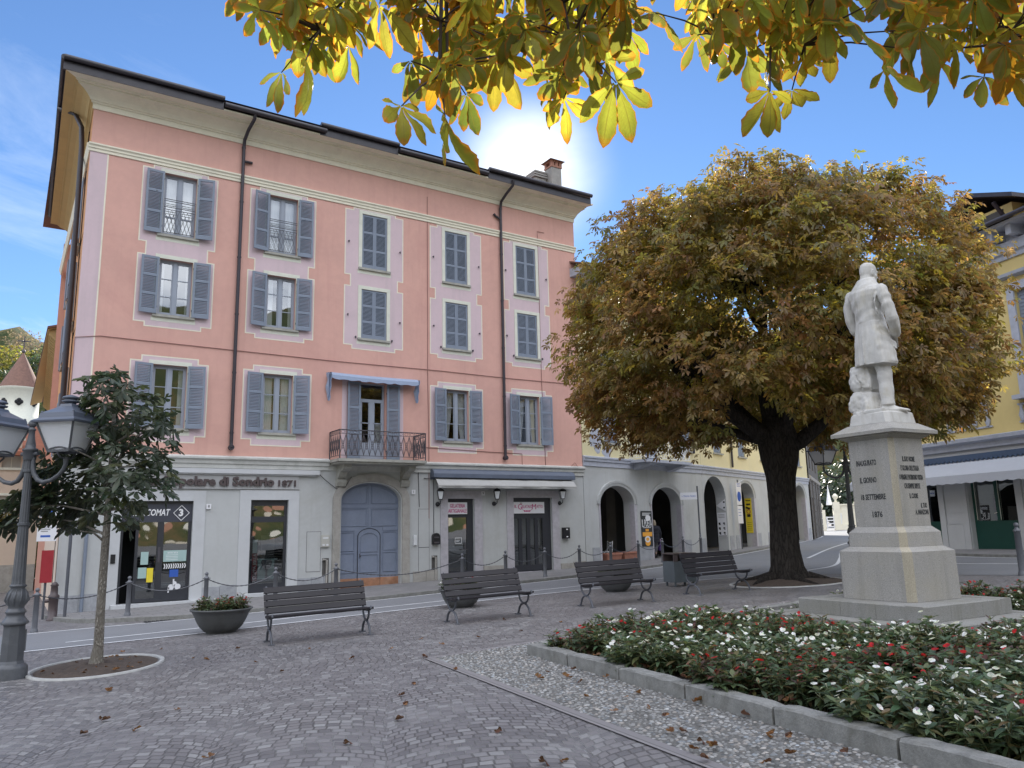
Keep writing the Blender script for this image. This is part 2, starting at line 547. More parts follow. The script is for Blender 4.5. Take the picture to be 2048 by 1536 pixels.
def frosted():
 t = NT('frosted_lantern_glass')
 P = t.pos()
 b = t.bsdf(t.ramp(t.noise(P, 5, 3), [(0.3, (0.86, 0.88, 0.90)), (0.7, (0.93, 0.94, 0.95))]), 0.3)
 tr = t.n('ShaderNodeBsdfTranslucent')
 tr.inputs['Color'].default_value = (0.95, 0.96, 0.97, 1)
 mx = t.n('ShaderNodeMixShader')
 mx.inputs[0].default_value = 0.3
 t.l(b.outputs[0], mx.inputs[1])
 t.l(tr.outputs[0], mx.inputs[2])
 return t.done(mx.outputs[0])
M['frosted'] = frosted()
def granite(name, base, warm, bevel_dirt=0.4):
 t = NT(name)
 P = t.pos()
 fine = t.noise(P, 130, 2, 0.7)
 c = t.ramp(fine, [(0.33, tuple(b * 0.62 for b in base)), (0.5, base), (0.68, tuple(min(1, b * 1.3) for b in base))])
 big = t.noise(P, 1.7, 5, 0.65, 0.4)
 c = t.mix(t.maprange(big, 0.45, 0.75, 0.0, 0.55), c, warm)
 x, y, z = t.xyz(P)
 sv = t.comb(t.math('MULTIPLY', x, 6.0), t.math('MULTIPLY', y, 6.0), t.math('MULTIPLY', z, 0.5))
 st = t.noise(sv, 1.0, 5, 0.7)
 c = t.mix(t.maprange(st, 0.5, 0.78, 0.0, bevel_dirt), c, (0.16, 0.155, 0.13))
 nrm = t.bump(t.math('ADD', fine, t.math('MULTIPLY', t.noise(P, 22, 4, 0.7), 0.8)), 0.35, 0.006)
 return t.done(t.bsdf(c, 0.8, 0, nrm, 0.3).outputs[0])
M['granite'] = granite('monument_granite', (0.315, 0.302, 0.28), (0.345, 0.315, 0.25))
M['granitewarm'] = granite('warm_stained_granite', (0.36, 0.325, 0.255), (0.38, 0.33, 0.23))
M['stepstone'] = granite('monument_step_stone', (0.25, 0.245, 0.228), (0.20, 0.19, 0.145), 0.8)
def marble_statue():
 t = NT('statue_marble')
 P = t.pos()
 big = t.noise(P, 3.2, 5, 0.6, 0.5)
 c = t.ramp(big, [(0.3, (0.40, 0.385, 0.355)), (0.55, (0.52, 0.505, 0.475)), (0.75, (0.47, 0.435, 0.355))])
 x, y, z = t.xyz(P)
 sv = t.comb(t.math('MULTIPLY', x, 9.0), t.math('MULTIPLY', y, 9.0), t.math('MULTIPLY', z, 0.9))
 st = t.noise(sv, 1.0, 5, 0.7)
 c = t.mix(t.maprange(st, 0.5, 0.75, 0.0, 0.55), c, (0.28, 0.25, 0.185))
 nrm = t.bump(t.noise(P, 60, 4, 0.6), 0.12, 0.006)
 return t.done(t.bsdf(c, 0.62, 0, nrm, 0.35).outputs[0])
M['statue'] = marble_statue()
def bark(name, lo, hi, sc):
 t = NT(name)
 P = t.pos()
 x, y, z = t.xyz(P)
 v = t.comb(t.math('MULTIPLY', x, sc), t.math('MULTIPLY', y, sc), t.math('MULTIPLY', z, sc * 0.22))
 vo = t.n('ShaderNodeTexVoronoi', feature='DISTANCE_TO_EDGE')
 vo.inputs['Scale'].default_value = 1.0
 nz = t.noise(v, 0.7, 4, 0.6)
 t.l(t.mix(1.0, v, t.comb(t.math('MULTIPLY', nz, 2.6), t.math('MULTIPLY', t.noise(v, 0.9, 3, 0.6), 2.6), nz), 'ADD'), vo.inputs['Vector'])
 h = t.math('ADD', t.maprange(vo.outputs['Distance'], 0, 0.25, 0, 1), t.math('MULTIPLY', nz, 0.8))
 c = t.ramp(h, [(0.3, lo), (1.0, hi)])
 big = t.noise(P, 2.2, 4, 0.6)
 c = t.mix(t.maprange(big, 0.5, 0.7, 0, 0.35), c, tuple(min(1, q * 1.4) for q in hi))
 return t.done(t.bsdf(c, 0.9, 0, t.bump(h, 0.9, 0.03), 0.2).outputs[0])
M['bark'] = bark('chestnut_bark', (0.012, 0.010, 0.009), (0.042, 0.036, 0.031), 13)
M['palebark'] = bark('young_tree_bark', (0.27, 0.24, 0.20), (0.40, 0.365, 0.315), 45)
M['twig'] = plain('dark_twig_bark', (0.05, 0.035, 0.025), 0.9, var=0.2, scale=20)
def leaf_mat(name, trans=0.45, veins=False, gloss=0.35, tr_gain=2.6):
 t = NT(name)
 at = t.n('ShaderNodeAttribute', attribute_name='Col')
 c = at.outputs['Color']
 P = t.pos()
 nz = t.noise(P, 38 if veins else 14, 4, 0.6)
 c = t.mix(t.maprange(nz, 0.3, 0.75, 0.0, 0.3), c, (0.09, 0.045, 0.012), 'MIX')
 nrm = None
 if veins:
  uv = t.n('ShaderNodeUVMap')
  u, v, _ = t.xyz(uv.outputs[0])           # u across -1..1, v along 0..1
  au = t.math('ABSOLUTE', u)
  s = t.math('FRACT', t.math('MULTIPLY', t.math('SUBTRACT', v, t.math('MULTIPLY', au, 0.16)), 15.0))
  line = t.math('ABSOLUTE', t.math('SUBTRACT', s, 0.5))
  vein = t.maprange(line, 0.36, 0.5, 0.0, 1.0)
  mid = t.maprange(au, 0.03, 0.09, 1.0, 0.0)
  vm = t.math('MAXIMUM', t.math('MULTIPLY', vein, 0.35), mid)
  c = t.mix(t.math('MULTIPLY', vm, 0.75), c, (0.13, 0.12, 0.02))
  # scorched margins: the edge of each leaflet dries brown in autumn
  edge = t.math('MAXIMUM', t.math('POWER', au, 3.0), t.maprange(v, 0.72, 1.0, 0.0, 0.9))
  br = t.maprange(t.math('ADD', t.math('MULTIPLY', edge, 0.55), t.math('MULTIPLY', t.noise(P, 9, 3, 0.6), 0.75)), 0.62, 0.92, 0.0, 0.95)
  c = t.mix(br, c, (0.36, 0.12, 0.012))
  nrm = t.bump(t.math('SUBTRACT', 1.0, vm), 0.35, 0.004)
 pb = t.bsdf(c, 0.45, 0, nrm, gloss)
 tr = t.n('ShaderNodeBsdfTranslucent')
 g = t.n('ShaderNodeMix', data_type='RGBA', blend_type='MULTIPLY')
 g.inputs['Factor'].default_value = 1.0
 t.l(c, g.inputs[6])
 g.inputs[7].default_value = (tr_gain, tr_gain, tr_gain * 0.8, 1)
 t.l(g.outputs[2], tr.inputs['Color'])
 mx = t.n('ShaderNodeMixShader')
 mx.inputs[0].default_value = trans
 t.l(pb.outputs[0], mx.inputs[1])
 t.l(tr.outputs[0], mx.inputs[2])
 return t.done(mx.outputs[0])
M['leafnear'] = leaf_mat('sunlit_chestnut_leaf', 0.62, True, 0.3, 2.5)
M['leaftree'] = leaf_mat('autumn_chestnut_leaf', 0.45, gloss=0.5, tr_gain=3.4)
M['leafdark'] = leaf_mat('dark_green_leaf', 0.25, gloss=0.6)
M['leafplant'] = leaf_mat('bedding_leaf', 0.2, gloss=0.5)
M['petal'] = leaf_mat('petal', 0.3, gloss=0.2)
M['dryleaf'] = leaf_mat('dry_leaf', 0.2, gloss=0.2)
# ------------------------------------------------------------------ ground materials
def paving():
 """porphyry setts laid in rows of segmental arcs"""
 t = NT('porphyry_sett_paving')
 P0 = t.pos()
 wob = t.n('ShaderNodeTexNoise')
 t.l(P0, wob.inputs['Vector'])
 wob.inputs['Scale'].default_value = 5.0
 wob.inputs['Detail'].default_value = 2
 off = t.n('ShaderNodeVectorMath', operation='MULTIPLY_ADD')
 t.l(wob.outputs['Color'], off.inputs[0])
 off.inputs[1].default_value = (0.036, 0.036, 0)
 t.l(P0, off.inputs[2])
 rot = t.n('ShaderNodeVectorRotate', rotation_type='Z_AXIS')
 t.l(off.outputs[0], rot.inputs['Vector'])
 rot.inputs['Angle'].default_value = rad(24)
 x, y, z = t.xyz(rot.outputs[0])
 W, R, h, w = 1.42, 0.95, 0.112, 0.118
 cx = t.math('DIVIDE', x, W)
 col = t.math('FLOOR', cx)
 xc = t.math('MULTIPLY', t.math('SUBTRACT', t.math('SUBTRACT', cx, col), 0.5), W)
 drop = t.math('SQRT', t.math('SUBTRACT', R * R, t.math('MULTIPLY', xc, xc)))
 v = t.math('DIVIDE', t.math('SUBTRACT', y, drop), h)
 row = t.math('FLOOR', v)
 fv = t.math('SUBTRACT', v, row)
 wn = t.n('ShaderNodeTexWhiteNoise', noise_dimensions='2D')
 t.l(t.comb(row, col, 0), wn.inputs['Vector'])
 th = t.math('ARCSINE', t.math('DIVIDE', xc, R))
 u = t.math('ADD', t.math('DIVIDE', t.math('MULTIPLY', th, R), w), t.math('MULTIPLY', wn.outputs['Value'], 3.0))
 cell = t.math('FLOOR', u)
 fu = t.math('SUBTRACT', u, cell)
 wn2 = t.n('ShaderNodeTexWhiteNoise', noise_dimensions='3D')
 t.l(t.comb(row, col, cell), wn2.inputs['Vector'])
 du = t.math('MULTIPLY', t.math('MINIMUM', fu, t.math('SUBTRACT', 1.0, fu)), w)
 dv = t.math('MULTIPLY', t.math('MINIMUM', fv, t.math('SUBTRACT', 1.0, fv)), h)
 dd = t.math('MINIMUM', du, t.math('MULTIPLY', dv, 0.85))
 stone = t.maprange(dd, 0.003, 0.012, 0.0, 1.0)
 c = t.ramp(wn2.outputs['Value'], [(0.0, (0.118, 0.115, 0.116)), (0.3, (0.162, 0.154, 0.154)), (0.6, (0.188, 0.176, 0.174)), (0.85, (0.225, 0.217, 0.214)), (1.0, (0.28, 0.274, 0.267))])
 grit = t.noise(P0, 60, 3, 0.7)
 c = t.mix(t.maprange(grit, 0.3, 0.7, 0.0, 0.35), c, (0.13, 0.115, 0.12))
 big = t.noise(P0, 0.35, 5, 0.65)
 c = t.mix(t.maprange(big, 0.42, 0.72, 0.0, 0.45), c, (0.15, 0.14, 0.15))
 jc = t.mix(t.maprange(t.noise(P0, 1.1, 4, 0.6), 0.45, 0.62, 0, 1), (0.085, 0.08, 0.077), (0.19, 0.186, 0.18))
 c = t.mix(stone, jc, c)
 hgt = t.math('ADD', t.math('MULTIPLY', stone, 1.0), t.math('ADD', t.math('MULTIPLY', grit, 0.25), t.math('MULTIPLY', wn2.outputs['Value'], 0.5)))
 r = t.ramp(wn2.outputs['Value'], [(0, 0.5), (1, 0.75)])
 return t.done(t.bsdf(c, r, 0, t.bump(hgt, 0.6, 0.012), 0.4).outputs[0])
def asphalt():
 t = NT('road_asphalt')
 P = t.pos()
 f = t.noise(P, 120, 2, 0.8)
 c = t.ramp(f, [(0.3, (0.15, 0.155, 0.165)), (0.7, (0.235, 0.24, 0.25))])
 big = t.noise(P, 0.5, 5, 0.65, 0.5)
 c = t.mix(t.maprange(big, 0.45, 0.7, 0.0, 0.5), c, (0.145, 0.148, 0.155))
 return t.done(t.bsdf(c, 0.7, 0, t.bump(f, 0.4, 0.006), 0.4).outputs[0])
def flags():
 t = NT('pavement_flagstones')
 P = t.pos()
 b = t.n('ShaderNodeTexBrick')
 t.l(P, b.inputs['Vector'])
 b.inputs['Color1'].default_value = (0.20, 0.195, 0.195, 1)
 b.inputs['Color2'].default_value = (0.26, 0.25, 0.245, 1)
 b.inputs['Mortar'].default_value = (0.10, 0.10, 0.10, 1)
 b.inputs['Scale'].default_value = 1.0
 b.inputs['Brick Width'].default_value = 0.55
 b.inputs['Row Height'].default_value = 0.4
 b.inputs['Mortar Size'].default_value = 0.01
 n = t.noise(P, 9, 5, 0.65)
 c = t.mix(t.maprange(n, 0.35, 0.7, 0, 0.5), b.outputs['Color'], (0.15, 0.145, 0.145))
 return t.done(t.bsdf(c, 0.75, 0, t.bump(t.noise(P, 70, 3), 0.3, 0.006), 0.35).outputs[0])
def hill_mat():
 t = NT('wooded_hillside')
 P = t.pos()
 a = t.noise(P, 0.16, 6, 0.75)
 b = t.noise(P, 0.02, 5, 0.6)
 c = t.ramp(a, [(0.3, (0.022, 0.04, 0.022)), (0.48, (0.06, 0.075, 0.03)), (0.6, (0.12, 0.095, 0.04)), (0.75, (0.20, 0.13, 0.07))])
 c = t.mix(t.maprange(b, 0.5, 0.66, 0, 0.8), c, (0.17, 0.125, 0.085))
 return t.done(t.bsdf(c, 0.95, 0, t.bump(a, 1.0, 3.0), 0.1).outputs[0])
def town_hill():
 t = NT('lakeside_town_hillside')
 P = t.pos()
 a = t.noise(P, 0.05, 6, 0.75)
 c = t.ramp(a, [(0.3, (0.03, 0.05, 0.03)), (0.5, (0.08, 0.09, 0.04)), (0.65, (0.17, 0.12, 0.06)), (0.8, (0.22, 0.16, 0.10))])
 v = t.n('ShaderNodeTexVoronoi')
 t.l(P, v.inputs['Vector'])
 v.inputs['Scale'].default_value = 0.17
 wn = t.n('ShaderNodeTexWhiteNoise', noise_dimensions='3D')
 t.l(v.outputs['Color'], wn.inputs['Vector'])
 house = t.ramp(wn.outputs['Value'], [(0.0, (0.62, 0.55, 0.45)), (0.4, (0.70, 0.66, 0.58)), (0.7, (0.42, 0.22, 0.15)), (1.0, (0.66, 0.50, 0.34))], 'CONSTANT')
 x, y, z = t.xyz(P)
 low = t.maprange(z, 34, 8, 0.0, 1.0)
 f = t.math('MULTIPLY', t.math('LESS_THAN', v.outputs['Distance'], 0.38), t.math('GREATER_THAN', t.math('ADD', low, t.math('MULTIPLY', t.noise(P, 0.02, 3), 0.8)), 0.85))
 return t.done(t.bsdf(t.mix(f, c, house), 0.95, 0, None, 0.1).outputs[0])
M['townhill'] = town_hill()
M['water'] = plain('lake_water', (0.05, 0.09, 0.10), 0.12, var=0.15, scale=0.05, bump=0.25, bscale=0.6)
M['paving'] = paving()
M['asphalt'] = asphalt()
M['flags'] = flags()
M['hill'] = hill_mat()
def pebbles():
 t = NT('river_pebbles')
 at = t.n('ShaderNodeAttribute', attribute_name='Col')
 P = t.pos()
 c = t.mix(t.maprange(t.noise(P, 45, 3, 0.6), 0.35, 0.7, 0, 0.3), at.outputs['Color'], (0.2, 0.19, 0.17))
 return t.done(t.bsdf(c, 0.6, 0, None, 0.4).outputs[0])
M['pebble'] = pebbles()
M['mortar'] = plain('pebble_bed_mortar', (0.12, 0.115, 0.105), 0.9, var=0.25, scale=12, bump=0.5, bscale=90)
# ------------------------------------------------------------------ sky, sun, camera
SUN_AZ, SUN_EL = 33.9, 25.15
w = bpy.data.worlds.new('World')
scene.world = w
w.use_nodes = True
nt = w.node_tree
nt.nodes.clear()
W_ = NT.__new__(NT)
W_.t = nt
W_.out = nt.nodes.new('ShaderNodeOutputWorld')
sky = W_.n('ShaderNodeTexSky', sky_type='NISHITA')
sky.sun_disc = False
sky.sun_elevation = rad(SUN_EL)
sky.sun_rotation = rad(SUN_AZ)
sky.altitude = 200
sky.air_density = 1.0
sky.dust_density = 0.02
sky.ozone_density = 3.0
tc = W_.n('ShaderNodeTexCoord')
dirv = tc.outputs['Generated']
dx, dy, dz = W_.xyz(dirv)
# clouds: thin wisps to the left, a bright bank round the sun, and high broken cloud over the lake behind the viewer, its brightness raised as fill light for the shaded fronts
den = W_.math('MAXIMUM', dz, 0.06)
cv = W_.comb(W_.math('DIVIDE', dx, den), W_.math('DIVIDE', dy, den), 0.0)
str_ = W_.n('ShaderNodeVectorRotate', rotation_type='Z_AXIS')
W_.l(cv, str_.inputs['Vector'])
str_.inputs['Angle'].default_value = rad(-50)
sx_, sy_, _z = W_.xyz(str_.outputs[0])
n1 = W_.noise(W_.comb(W_.math('MULTIPLY', sx_, 0.8), W_.math('MULTIPLY', sy_, 1.5), 0.0), 1.1, 8, 0.66, 0.9)
n2 = W_.noise(cv, 0.7, 6, 0.6, 0.3)
def toward(az, el, lo, hi):
 a, e = rad(az), rad(el)
 v = W_.n('ShaderNodeVectorMath', operation='DOT_PRODUCT')
 W_.l(dirv, v.inputs[0])
 v.inputs[1].default_value = (math.sin(a) * math.cos(e), math.cos(a) * math.cos(e), math.sin(e))
 return W_.maprange(v.outputs['Value'], math.cos(rad(lo)), math.cos(rad(hi)), 0.0, 1.0)
wisps = W_.math('MULTIPLY', W_.maprange(n1, 0.48, 0.80, 0.0, 0.34), toward(-6, 16, 26, 6))
halo = toward(SUN_AZ + 0.8, 25.3, 7.2, 0)
bank = W_.math('MINIMUM', W_.math('MULTIPLY', W_.math('POWER', halo, 2.8), W_.maprange(n2, 0.30, 0.66, 0.5, 1.7)), 1.0)
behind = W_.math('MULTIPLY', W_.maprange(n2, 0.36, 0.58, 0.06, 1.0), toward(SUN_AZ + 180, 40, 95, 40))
skyc = W_.n('ShaderNodeMix', data_type='RGBA', blend_type='MULTIPLY')
skyc.inputs['Factor'].default_value = 1.0
W_.l(sky.outputs[0], skyc.inputs[6])
skyc.inputs[7].default_value = (0.70, 0.81, 0.95, 1)
c1 = W_.mix(wisps, skyc.outputs[2], (7.0, 7.6, 8.6))
c2 = W_.mix(bank, c1, (9.0, 9.2, 9.4))
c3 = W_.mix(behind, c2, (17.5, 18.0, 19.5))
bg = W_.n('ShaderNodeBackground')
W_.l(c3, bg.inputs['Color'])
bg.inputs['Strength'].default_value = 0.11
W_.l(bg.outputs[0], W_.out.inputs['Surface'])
sd = bpy.data.lights.new('sun', 'SUN')
sd.energy = 5.0
sd.angle = rad(0.55)
sd.color = (1.0, 0.93, 0.82)
so = bpy.data.objects.new('sun', sd)
COL.objects.link(so)
_sv = Vector((math.sin(rad(SUN_AZ)) * math.cos(rad(SUN_EL)), math.cos(rad(SUN_AZ)) * math.cos(rad(SUN_EL)), math.sin(rad(SUN_EL))))
so.rotation_euler = _sv.to_track_quat('Z', 'Y').to_euler()
so.location = (20, 30, 40)
cd = bpy.data.cameras.new('camera')
cam = bpy.data.objects.new('camera', cd)
COL.objects.link(cam)
cd.sensor_width = 36.0
cd.sensor_fit = 'HORIZONTAL'
cd.lens = FPX / 2048 * 36.0
cd.clip_start = 0.05
cd.clip_end = 3000
cam.matrix_world = Matrix(((C_R[0], C_U[0], -C_F[0], CAM[0]), (C_R[1], C_U[1], -C_F[1], CAM[1]), (C_R[2], C_U[2], -C_F[2], CAM[2]), (0, 0, 0, 1)))
scene.camera = cam
scene.view_settings.view_transform = 'Standard'
scene.view_settings.look = 'None'
scene.view_settings.gamma = 1.0
scene.view_settings.exposure = 0.72
scene.cycles.max_bounces = 8
scene.cycles.transparent_max_bounces = 12
scene.cycles.use_denoising = True
def flat(name, poly, h, m, kind='structure', parent=None):
 b = MB()
 b.add([(x, y, gz(x, y) + h) for x, y in poly], [tuple(range(len(poly)))])
 o = b.build(name, m, parent)
 if kind:
  o['kind'] = kind
 return o
def offset(line, d):
 """polyline moved to its left by d"""
 out = []
 for i, p in enumerate(line):
  a, c = line[max(i - 1, 0)], line[min(i + 1, len(line) - 1)]
  tx, ty = c[0] - a[0], c[1] - a[1]
  k = math.hypot(tx, ty)
  out.append((p[0] - ty / k * d, p[1] + tx / k * d))
 return out
def smoothline(line, n=6):
 """Catmull-Rom"""
 P = [np.array(p, float) for p in line]
 P = [2 * P[0] - P[1]] + P + [2 * P[-1] - P[-2]]
 out = []
 for i in range(1, len(P) - 2):
  for k in range(n):
   t = k / n
   a, b, c, d = P[i - 1:i + 3]
   out.append(tuple(0.5 * ((2 * b) + (-a + c) * t + (2 * a - 5 * b + 4 * c - d) * t * t + (-a + 3 * b - 3 * c + d) * t ** 3)))
 out.append(tuple(P[-2]))
 return out
def ribbon(mb, line, w, h, top=None):
 l, r = offset(line, w / 2), offset(line, -w / 2)
 for i in range(len(line) - 1):
  q = [l[i], l[i + 1], r[i + 1], r[i]]
  mb.add([(x, y, gz(x, y) + h) for x, y in q], [(3, 2, 1, 0)])
  if top is not None:      # solid kerb down to the ground
   for a, c in ((l[i + 1], l[i]), (r[i], r[i + 1])):
    mb.add([(a[0], a[1], gz(*a) - 0.2), (c[0], c[1], gz(*c) - 0.2), (c[0], c[1], gz(*c) + h), (a[0], a[1], gz(*a) + h)], [(0, 1, 2, 3)])
flat('plaza_paving', [(-400, -26), (500, -26), (500, 500), (-400, 500)], 0.0, M['paving'])
wb = MB().box(-500, 500, -420, -26.2, -8, -1.5)
wb.build('lake', M['water'])['kind'] = 'structure'
NEAR = smoothline([(-40, 15.8), (-8, 16.5), (0.4, 16.6), (3.5, 16.45), (8.5, 16.75), (11.5, 16.85), (14.0, 16.6), (16.5, 15.9), (18.4, 14.8), (19.35, 13.0), (19.55, 10.3), (19.3, 7.0), (18.6, 1.0), (17.0, -14.0)])
FAR = smoothline([(-40, 20.6), (-8, 20.4), (0.5, 20.4), (4.2, 20.05), (8.1, 20.1), (10.5, 20.3), (13.5, 20.75), (16.2, 21.1), (19.1, 21.8), (22.5, 22.9), (27.1, 24.7), (31.3, 26.6), (35.5, 28.7), (43.6, 32.9), (49.0, 35.9), (52.6, 38.4), (54.6, 41.5), (55.2, 46.0), (55.0, 60.0)])
RIGHT = smoothline([(24.0, -14.0), (25.2, 4.0), (25.9, 11.5), (26.9, 14.4), (28.6, 18.0), (33.0, 21.4), (42.0, 26.0), (60.0, 33.5), (95.0, 50.0)])
flat('road', NEAR + RIGHT + [(95, 110), (55, 110)] + FAR[::-1], 0.004, M['asphalt'])
mk = MB()
ribbon(mk, NEAR[:49], 0.11, 0.009)
ribbon(mk, smoothline([(1.2, 17.5), (4.6, 17.55), (7.4, 17.8), (9.5, 17.85), (13.8, 18.0), (17.0, 17.6)]), 0.11, 0.009)
ribbon(mk, offset(FAR, -0.08)[12:], 0.12, 0.009)
ribbon(mk, smoothline([(18.4, 15.0), (20.3, 15.3), (22.3, 15.85), (26, 18.2), (31, 21.5), (38, 25.0)]), 0.12, 0.009)
ribbon(mk, smoothline([(26.0, 19.6), (34, 24.2), (44, 29.4), (52, 34.0)]), 0.12, 0.009)
ribbon(mk, smoothline([(22.2, 4.0), (23.25, 10.8), (23.3, 12.4), (24.2, 15.2)]), 0.13, 0.009)
ribbon(mk, offset(RIGHT, 0.15)[6:40], 0.12, 0.009)
o = mk.build('road_markings', M['roadpaint'])
o['kind'] = 'structure'
# pavements behind the kerbs
SW = 0.085
P0Y = (19.52, 25.0)
AZ1, AZ2 = 76.3, 69.5
F1, F2 = frame(*P0Y, AZ1), frame(28.56, 27.20, AZ2)
def alongf(Fr, s, d=0.0):
 p = Fr @ Vector((s, d, 0))
 return (p.x, p.y)
kl = [(1.25, 24.9), (1.5, 23.2), (2.0, 21.9), (3.2, 20.75)] + [p for p in offset(FAR, 0.16) if 4.0 < p[0] < 53.0]
kl = smoothline(kl, 3)
back = [(1.3, 25.6), (19.5, 25.6), alongf(F1, 9.3, -4.2), alongf(F2, 20, -4.0), alongf(F2, 28, -3.0)]
flat('pavement', kl + back[::-1], SW, M['flags'])
kb = MB()
ribbon(kb, offset(kl, 0.0), 0.17, SW + 0.006, top=True)
ribbon(kb, offset(RIGHT, -0.05)[6:44], 0.17, SW + 0.006, top=True)
o = kb.build('pavement_kerb', M['kerb'])
o['kind'] = 'structure'
flat('far_pavement', offset(RIGHT, -0.1)[6:44] + [(64, 30), (40, 10), (33, -3)], SW, M['flags'])
# pebble strip round the flower bed, with a row of border setts
KA = (5.95, 8.95)
BED = [KA, (14.5, 9.35), (13.4, -1.5), (4.25, -1.5)]
PO = [(4.98, 9.72), (15.4, 10.2), (15.0, 9.37), KA, (4.25, -1.5), (3.35, -1.5)]
flat('pebble_bed', PO, 0.008, M['mortar'])
sb = MB()
ribbon(sb, [(3.29, -1.5), (4.93, 9.77)], 0.12, 0.012)
ribbon(sb, [(4.93, 9.77), (15.4, 10.26)], 0.12, 0.012)
tb = NT('border_setts')
_P = tb.pos()
_b = tb.n('ShaderNodeTexBrick')
_rv = tb.n('ShaderNodeVectorRotate', rotation_type='Z_AXIS')
tb.l(_P, _rv.inputs['Vector'])
_rv.inputs['Angle'].default_value = rad(8.3)
tb.l(_rv.outputs[0], _b.inputs['Vector'])
_b.inputs['Color1'].default_value = (0.17, 0.16, 0.16, 1)
_b.inputs['Color2'].default_value = (0.24, 0.22, 0.22, 1)
_b.inputs['Mortar'].default_value = (0.13, 0.125, 0.12, 1)
_b.inputs['Scale'].default_value = 1
_b.inputs['Brick Width'].default_value = 0.3
_b.inputs['Row Height'].default_value = 50.0
_b.inputs['Mortar Size'].default_value = 0.008
M['border'] = tb.done(tb.bsdf(_b.outputs['Color'], 0.7, 0, tb.bump(tb.noise(_P, 60, 3), 0.4, 0.006)).outputs[0])
o = sb.build('paving_border', M['border'])
o['kind'] = 'structure'
def inside(p, poly):
 x, y = p
 c = False
 for i in range(len(poly)):
  (x1, y1), (x2, y2) = poly[i - 1], poly[i]
  if (y1 > y) != (y2 > y) and x < (x2 - x1) * (y - y1) / (y2 - y1) + x1:
   c = not c
 return c
def pebble_mesh():
 ns, nr = 7, 3
 base = [(0, 0, 1)]
 for i in range(1, nr):
  a = math.pi / 2 * i / (nr - 0.4)
  for j in range(ns):
   b = 2 * math.pi * (j + 0.5 * i) / ns
   base.append((math.sin(a) * math.cos(b), math.sin(a) * math.sin(b), math.cos(a)))
 base = np.array(base)
 F = [(0, 1 + j, 1 + (j + 1) % ns) for j in range(ns)]
 for i in range(1, nr - 1):
  o1, o2 = 1 + (i - 1) * ns, 1 + i * ns
  for j in range(ns):
   F += [(o1 + j, o2 + j, o2 + (j + 1) % ns), (o1 + j, o2 + (j + 1) % ns, o1 + (j + 1) % ns)]
 F = np.array(F)
 pts = []
 st = 0.044
 for i in range(int(12.4 / st)):
  for j in range(int(12.0 / st)):
   x = 3.2 + i * st + rng.uniform(-0.016, 0.016) + (0.5 * st if j % 2 else 0)
   y = -0.4 + j * st * 0.92 + rng.uniform(-0.016, 0.016)
   if x > 8.5 and y < 9:
    continue
   if inside((x, y), PO):
    pts.append((x, y))
 pts = np.array(pts)
 n = len(pts)
 a = rng.uniform(0, 2 * np.pi, n)
 l = rng.uniform(0.014, 0.030, n)
 wd = l * rng.uniform(0.6, 0.95, n)
 h = rng.uniform(0.007, 0.016, n)
 ca, sa = np.cos(a), np.sin(a)
 V = np.empty((n, len(base), 3))
 bx, by = base[:, 0][None] * l[:, None], base[:, 1][None] * wd[:, None]
 V[:, :, 0] = pts[:, 0:1] + bx * ca[:, None] - by * sa[:, None]
 V[:, :, 1] = pts[:, 1:2] + bx * sa[:, None] + by * ca[:, None]
 V[:, :, 2] = (GA * V[:, :, 0] + GB * V[:, :, 1]) + 0.004 + base[:, 2][None] * h[:, None]
 g = rng.normal(0.22, 0.085, n).clip(0.07, 0.5)
 tint = rng.choice(3, n, p=[0.7, 0.2, 0.1])
 cols = np.stack([g, g, g], 1) * np.array([[1, 0.99, 0.96], [1.06, 0.97, 0.88], [0.9, 0.97, 1.03]])[tint]
 FF = (F[None] + (np.arange(n) * len(base))[:, None, None]).reshape(-1, 3)
 o = from_arrays('pebbles', V.reshape(-1, 3), FF, M['pebble'], np.repeat(cols, len(base), 0), smooth=True)
 o['kind'] = 'stuff'
 o['label'] = 'grey river pebbles set on edge round the flower bed'
 return o
pebble_mesh()
# flower bed: kerb stones and soil
bk = thing('flower_bed_kerb', 'low weathered granite kerb around the flower bed of red and white plants', 'kerb', (KA[0], KA[1], gz(*KA)))
def kerb_run(a, b, n, w=0.17, h=0.15):
 for i in range(n):
  t0, t1 = i / n + 0.0012, (i + 1) / n - 0.0012
  p = (a[0] + (b[0] - a[0]) * t0, a[1] + (b[1] - a[1]) * t0)
  q = (a[0] + (b[0] - a[0]) * t1, a[1] + (b[1] - a[1]) * t1)
  k = MB()
  d = np.array([q[0] - p[0], q[1] - p[1]])
  nx, ny = d[1] / np.linalg.norm(d), -d[0] / np.linalg.norm(d)
  hh = h + random.uniform(-0.006, 0.006)
  sec = [(-w / 2, -0.1), (w / 2, -0.1), (w / 2, hh - 0.014), (w / 2 - 0.014, hh), (-w / 2 + 0.014, hh), (-w / 2, hh - 0.014)]
  rings = []
  for r_ in range(11):
   c = (p[0] + (q[0] - p[0]) * r_ / 10, p[1] + (q[1] - p[1]) * r_ / 10)
   e_ = 0.012 if r_ in (0, 10) else 0.0
   rings.append([(c[0] + nx * (u * (1 - e_ * 4) + random.gauss(0, 0.0025)), c[1] + ny * (u * (1 - e_ * 4) + random.gauss(0, 0.0025)), gz(*c) + z + (random.gauss(0, 0.003) - e_ * (z > 0.1)) * (z > 0)) for u, z in sec])
  k.loft(rings, smooth=False)
  k.build('kerb_stone', M['kerb'], bk, world=True)
kerb_run((KA[0] + 0.085, KA[1]), (4.33, -1.4), 9)
kerb_run((KA[0] + 0.18, KA[1] - 0.07), (14.4, 9.27), 7)
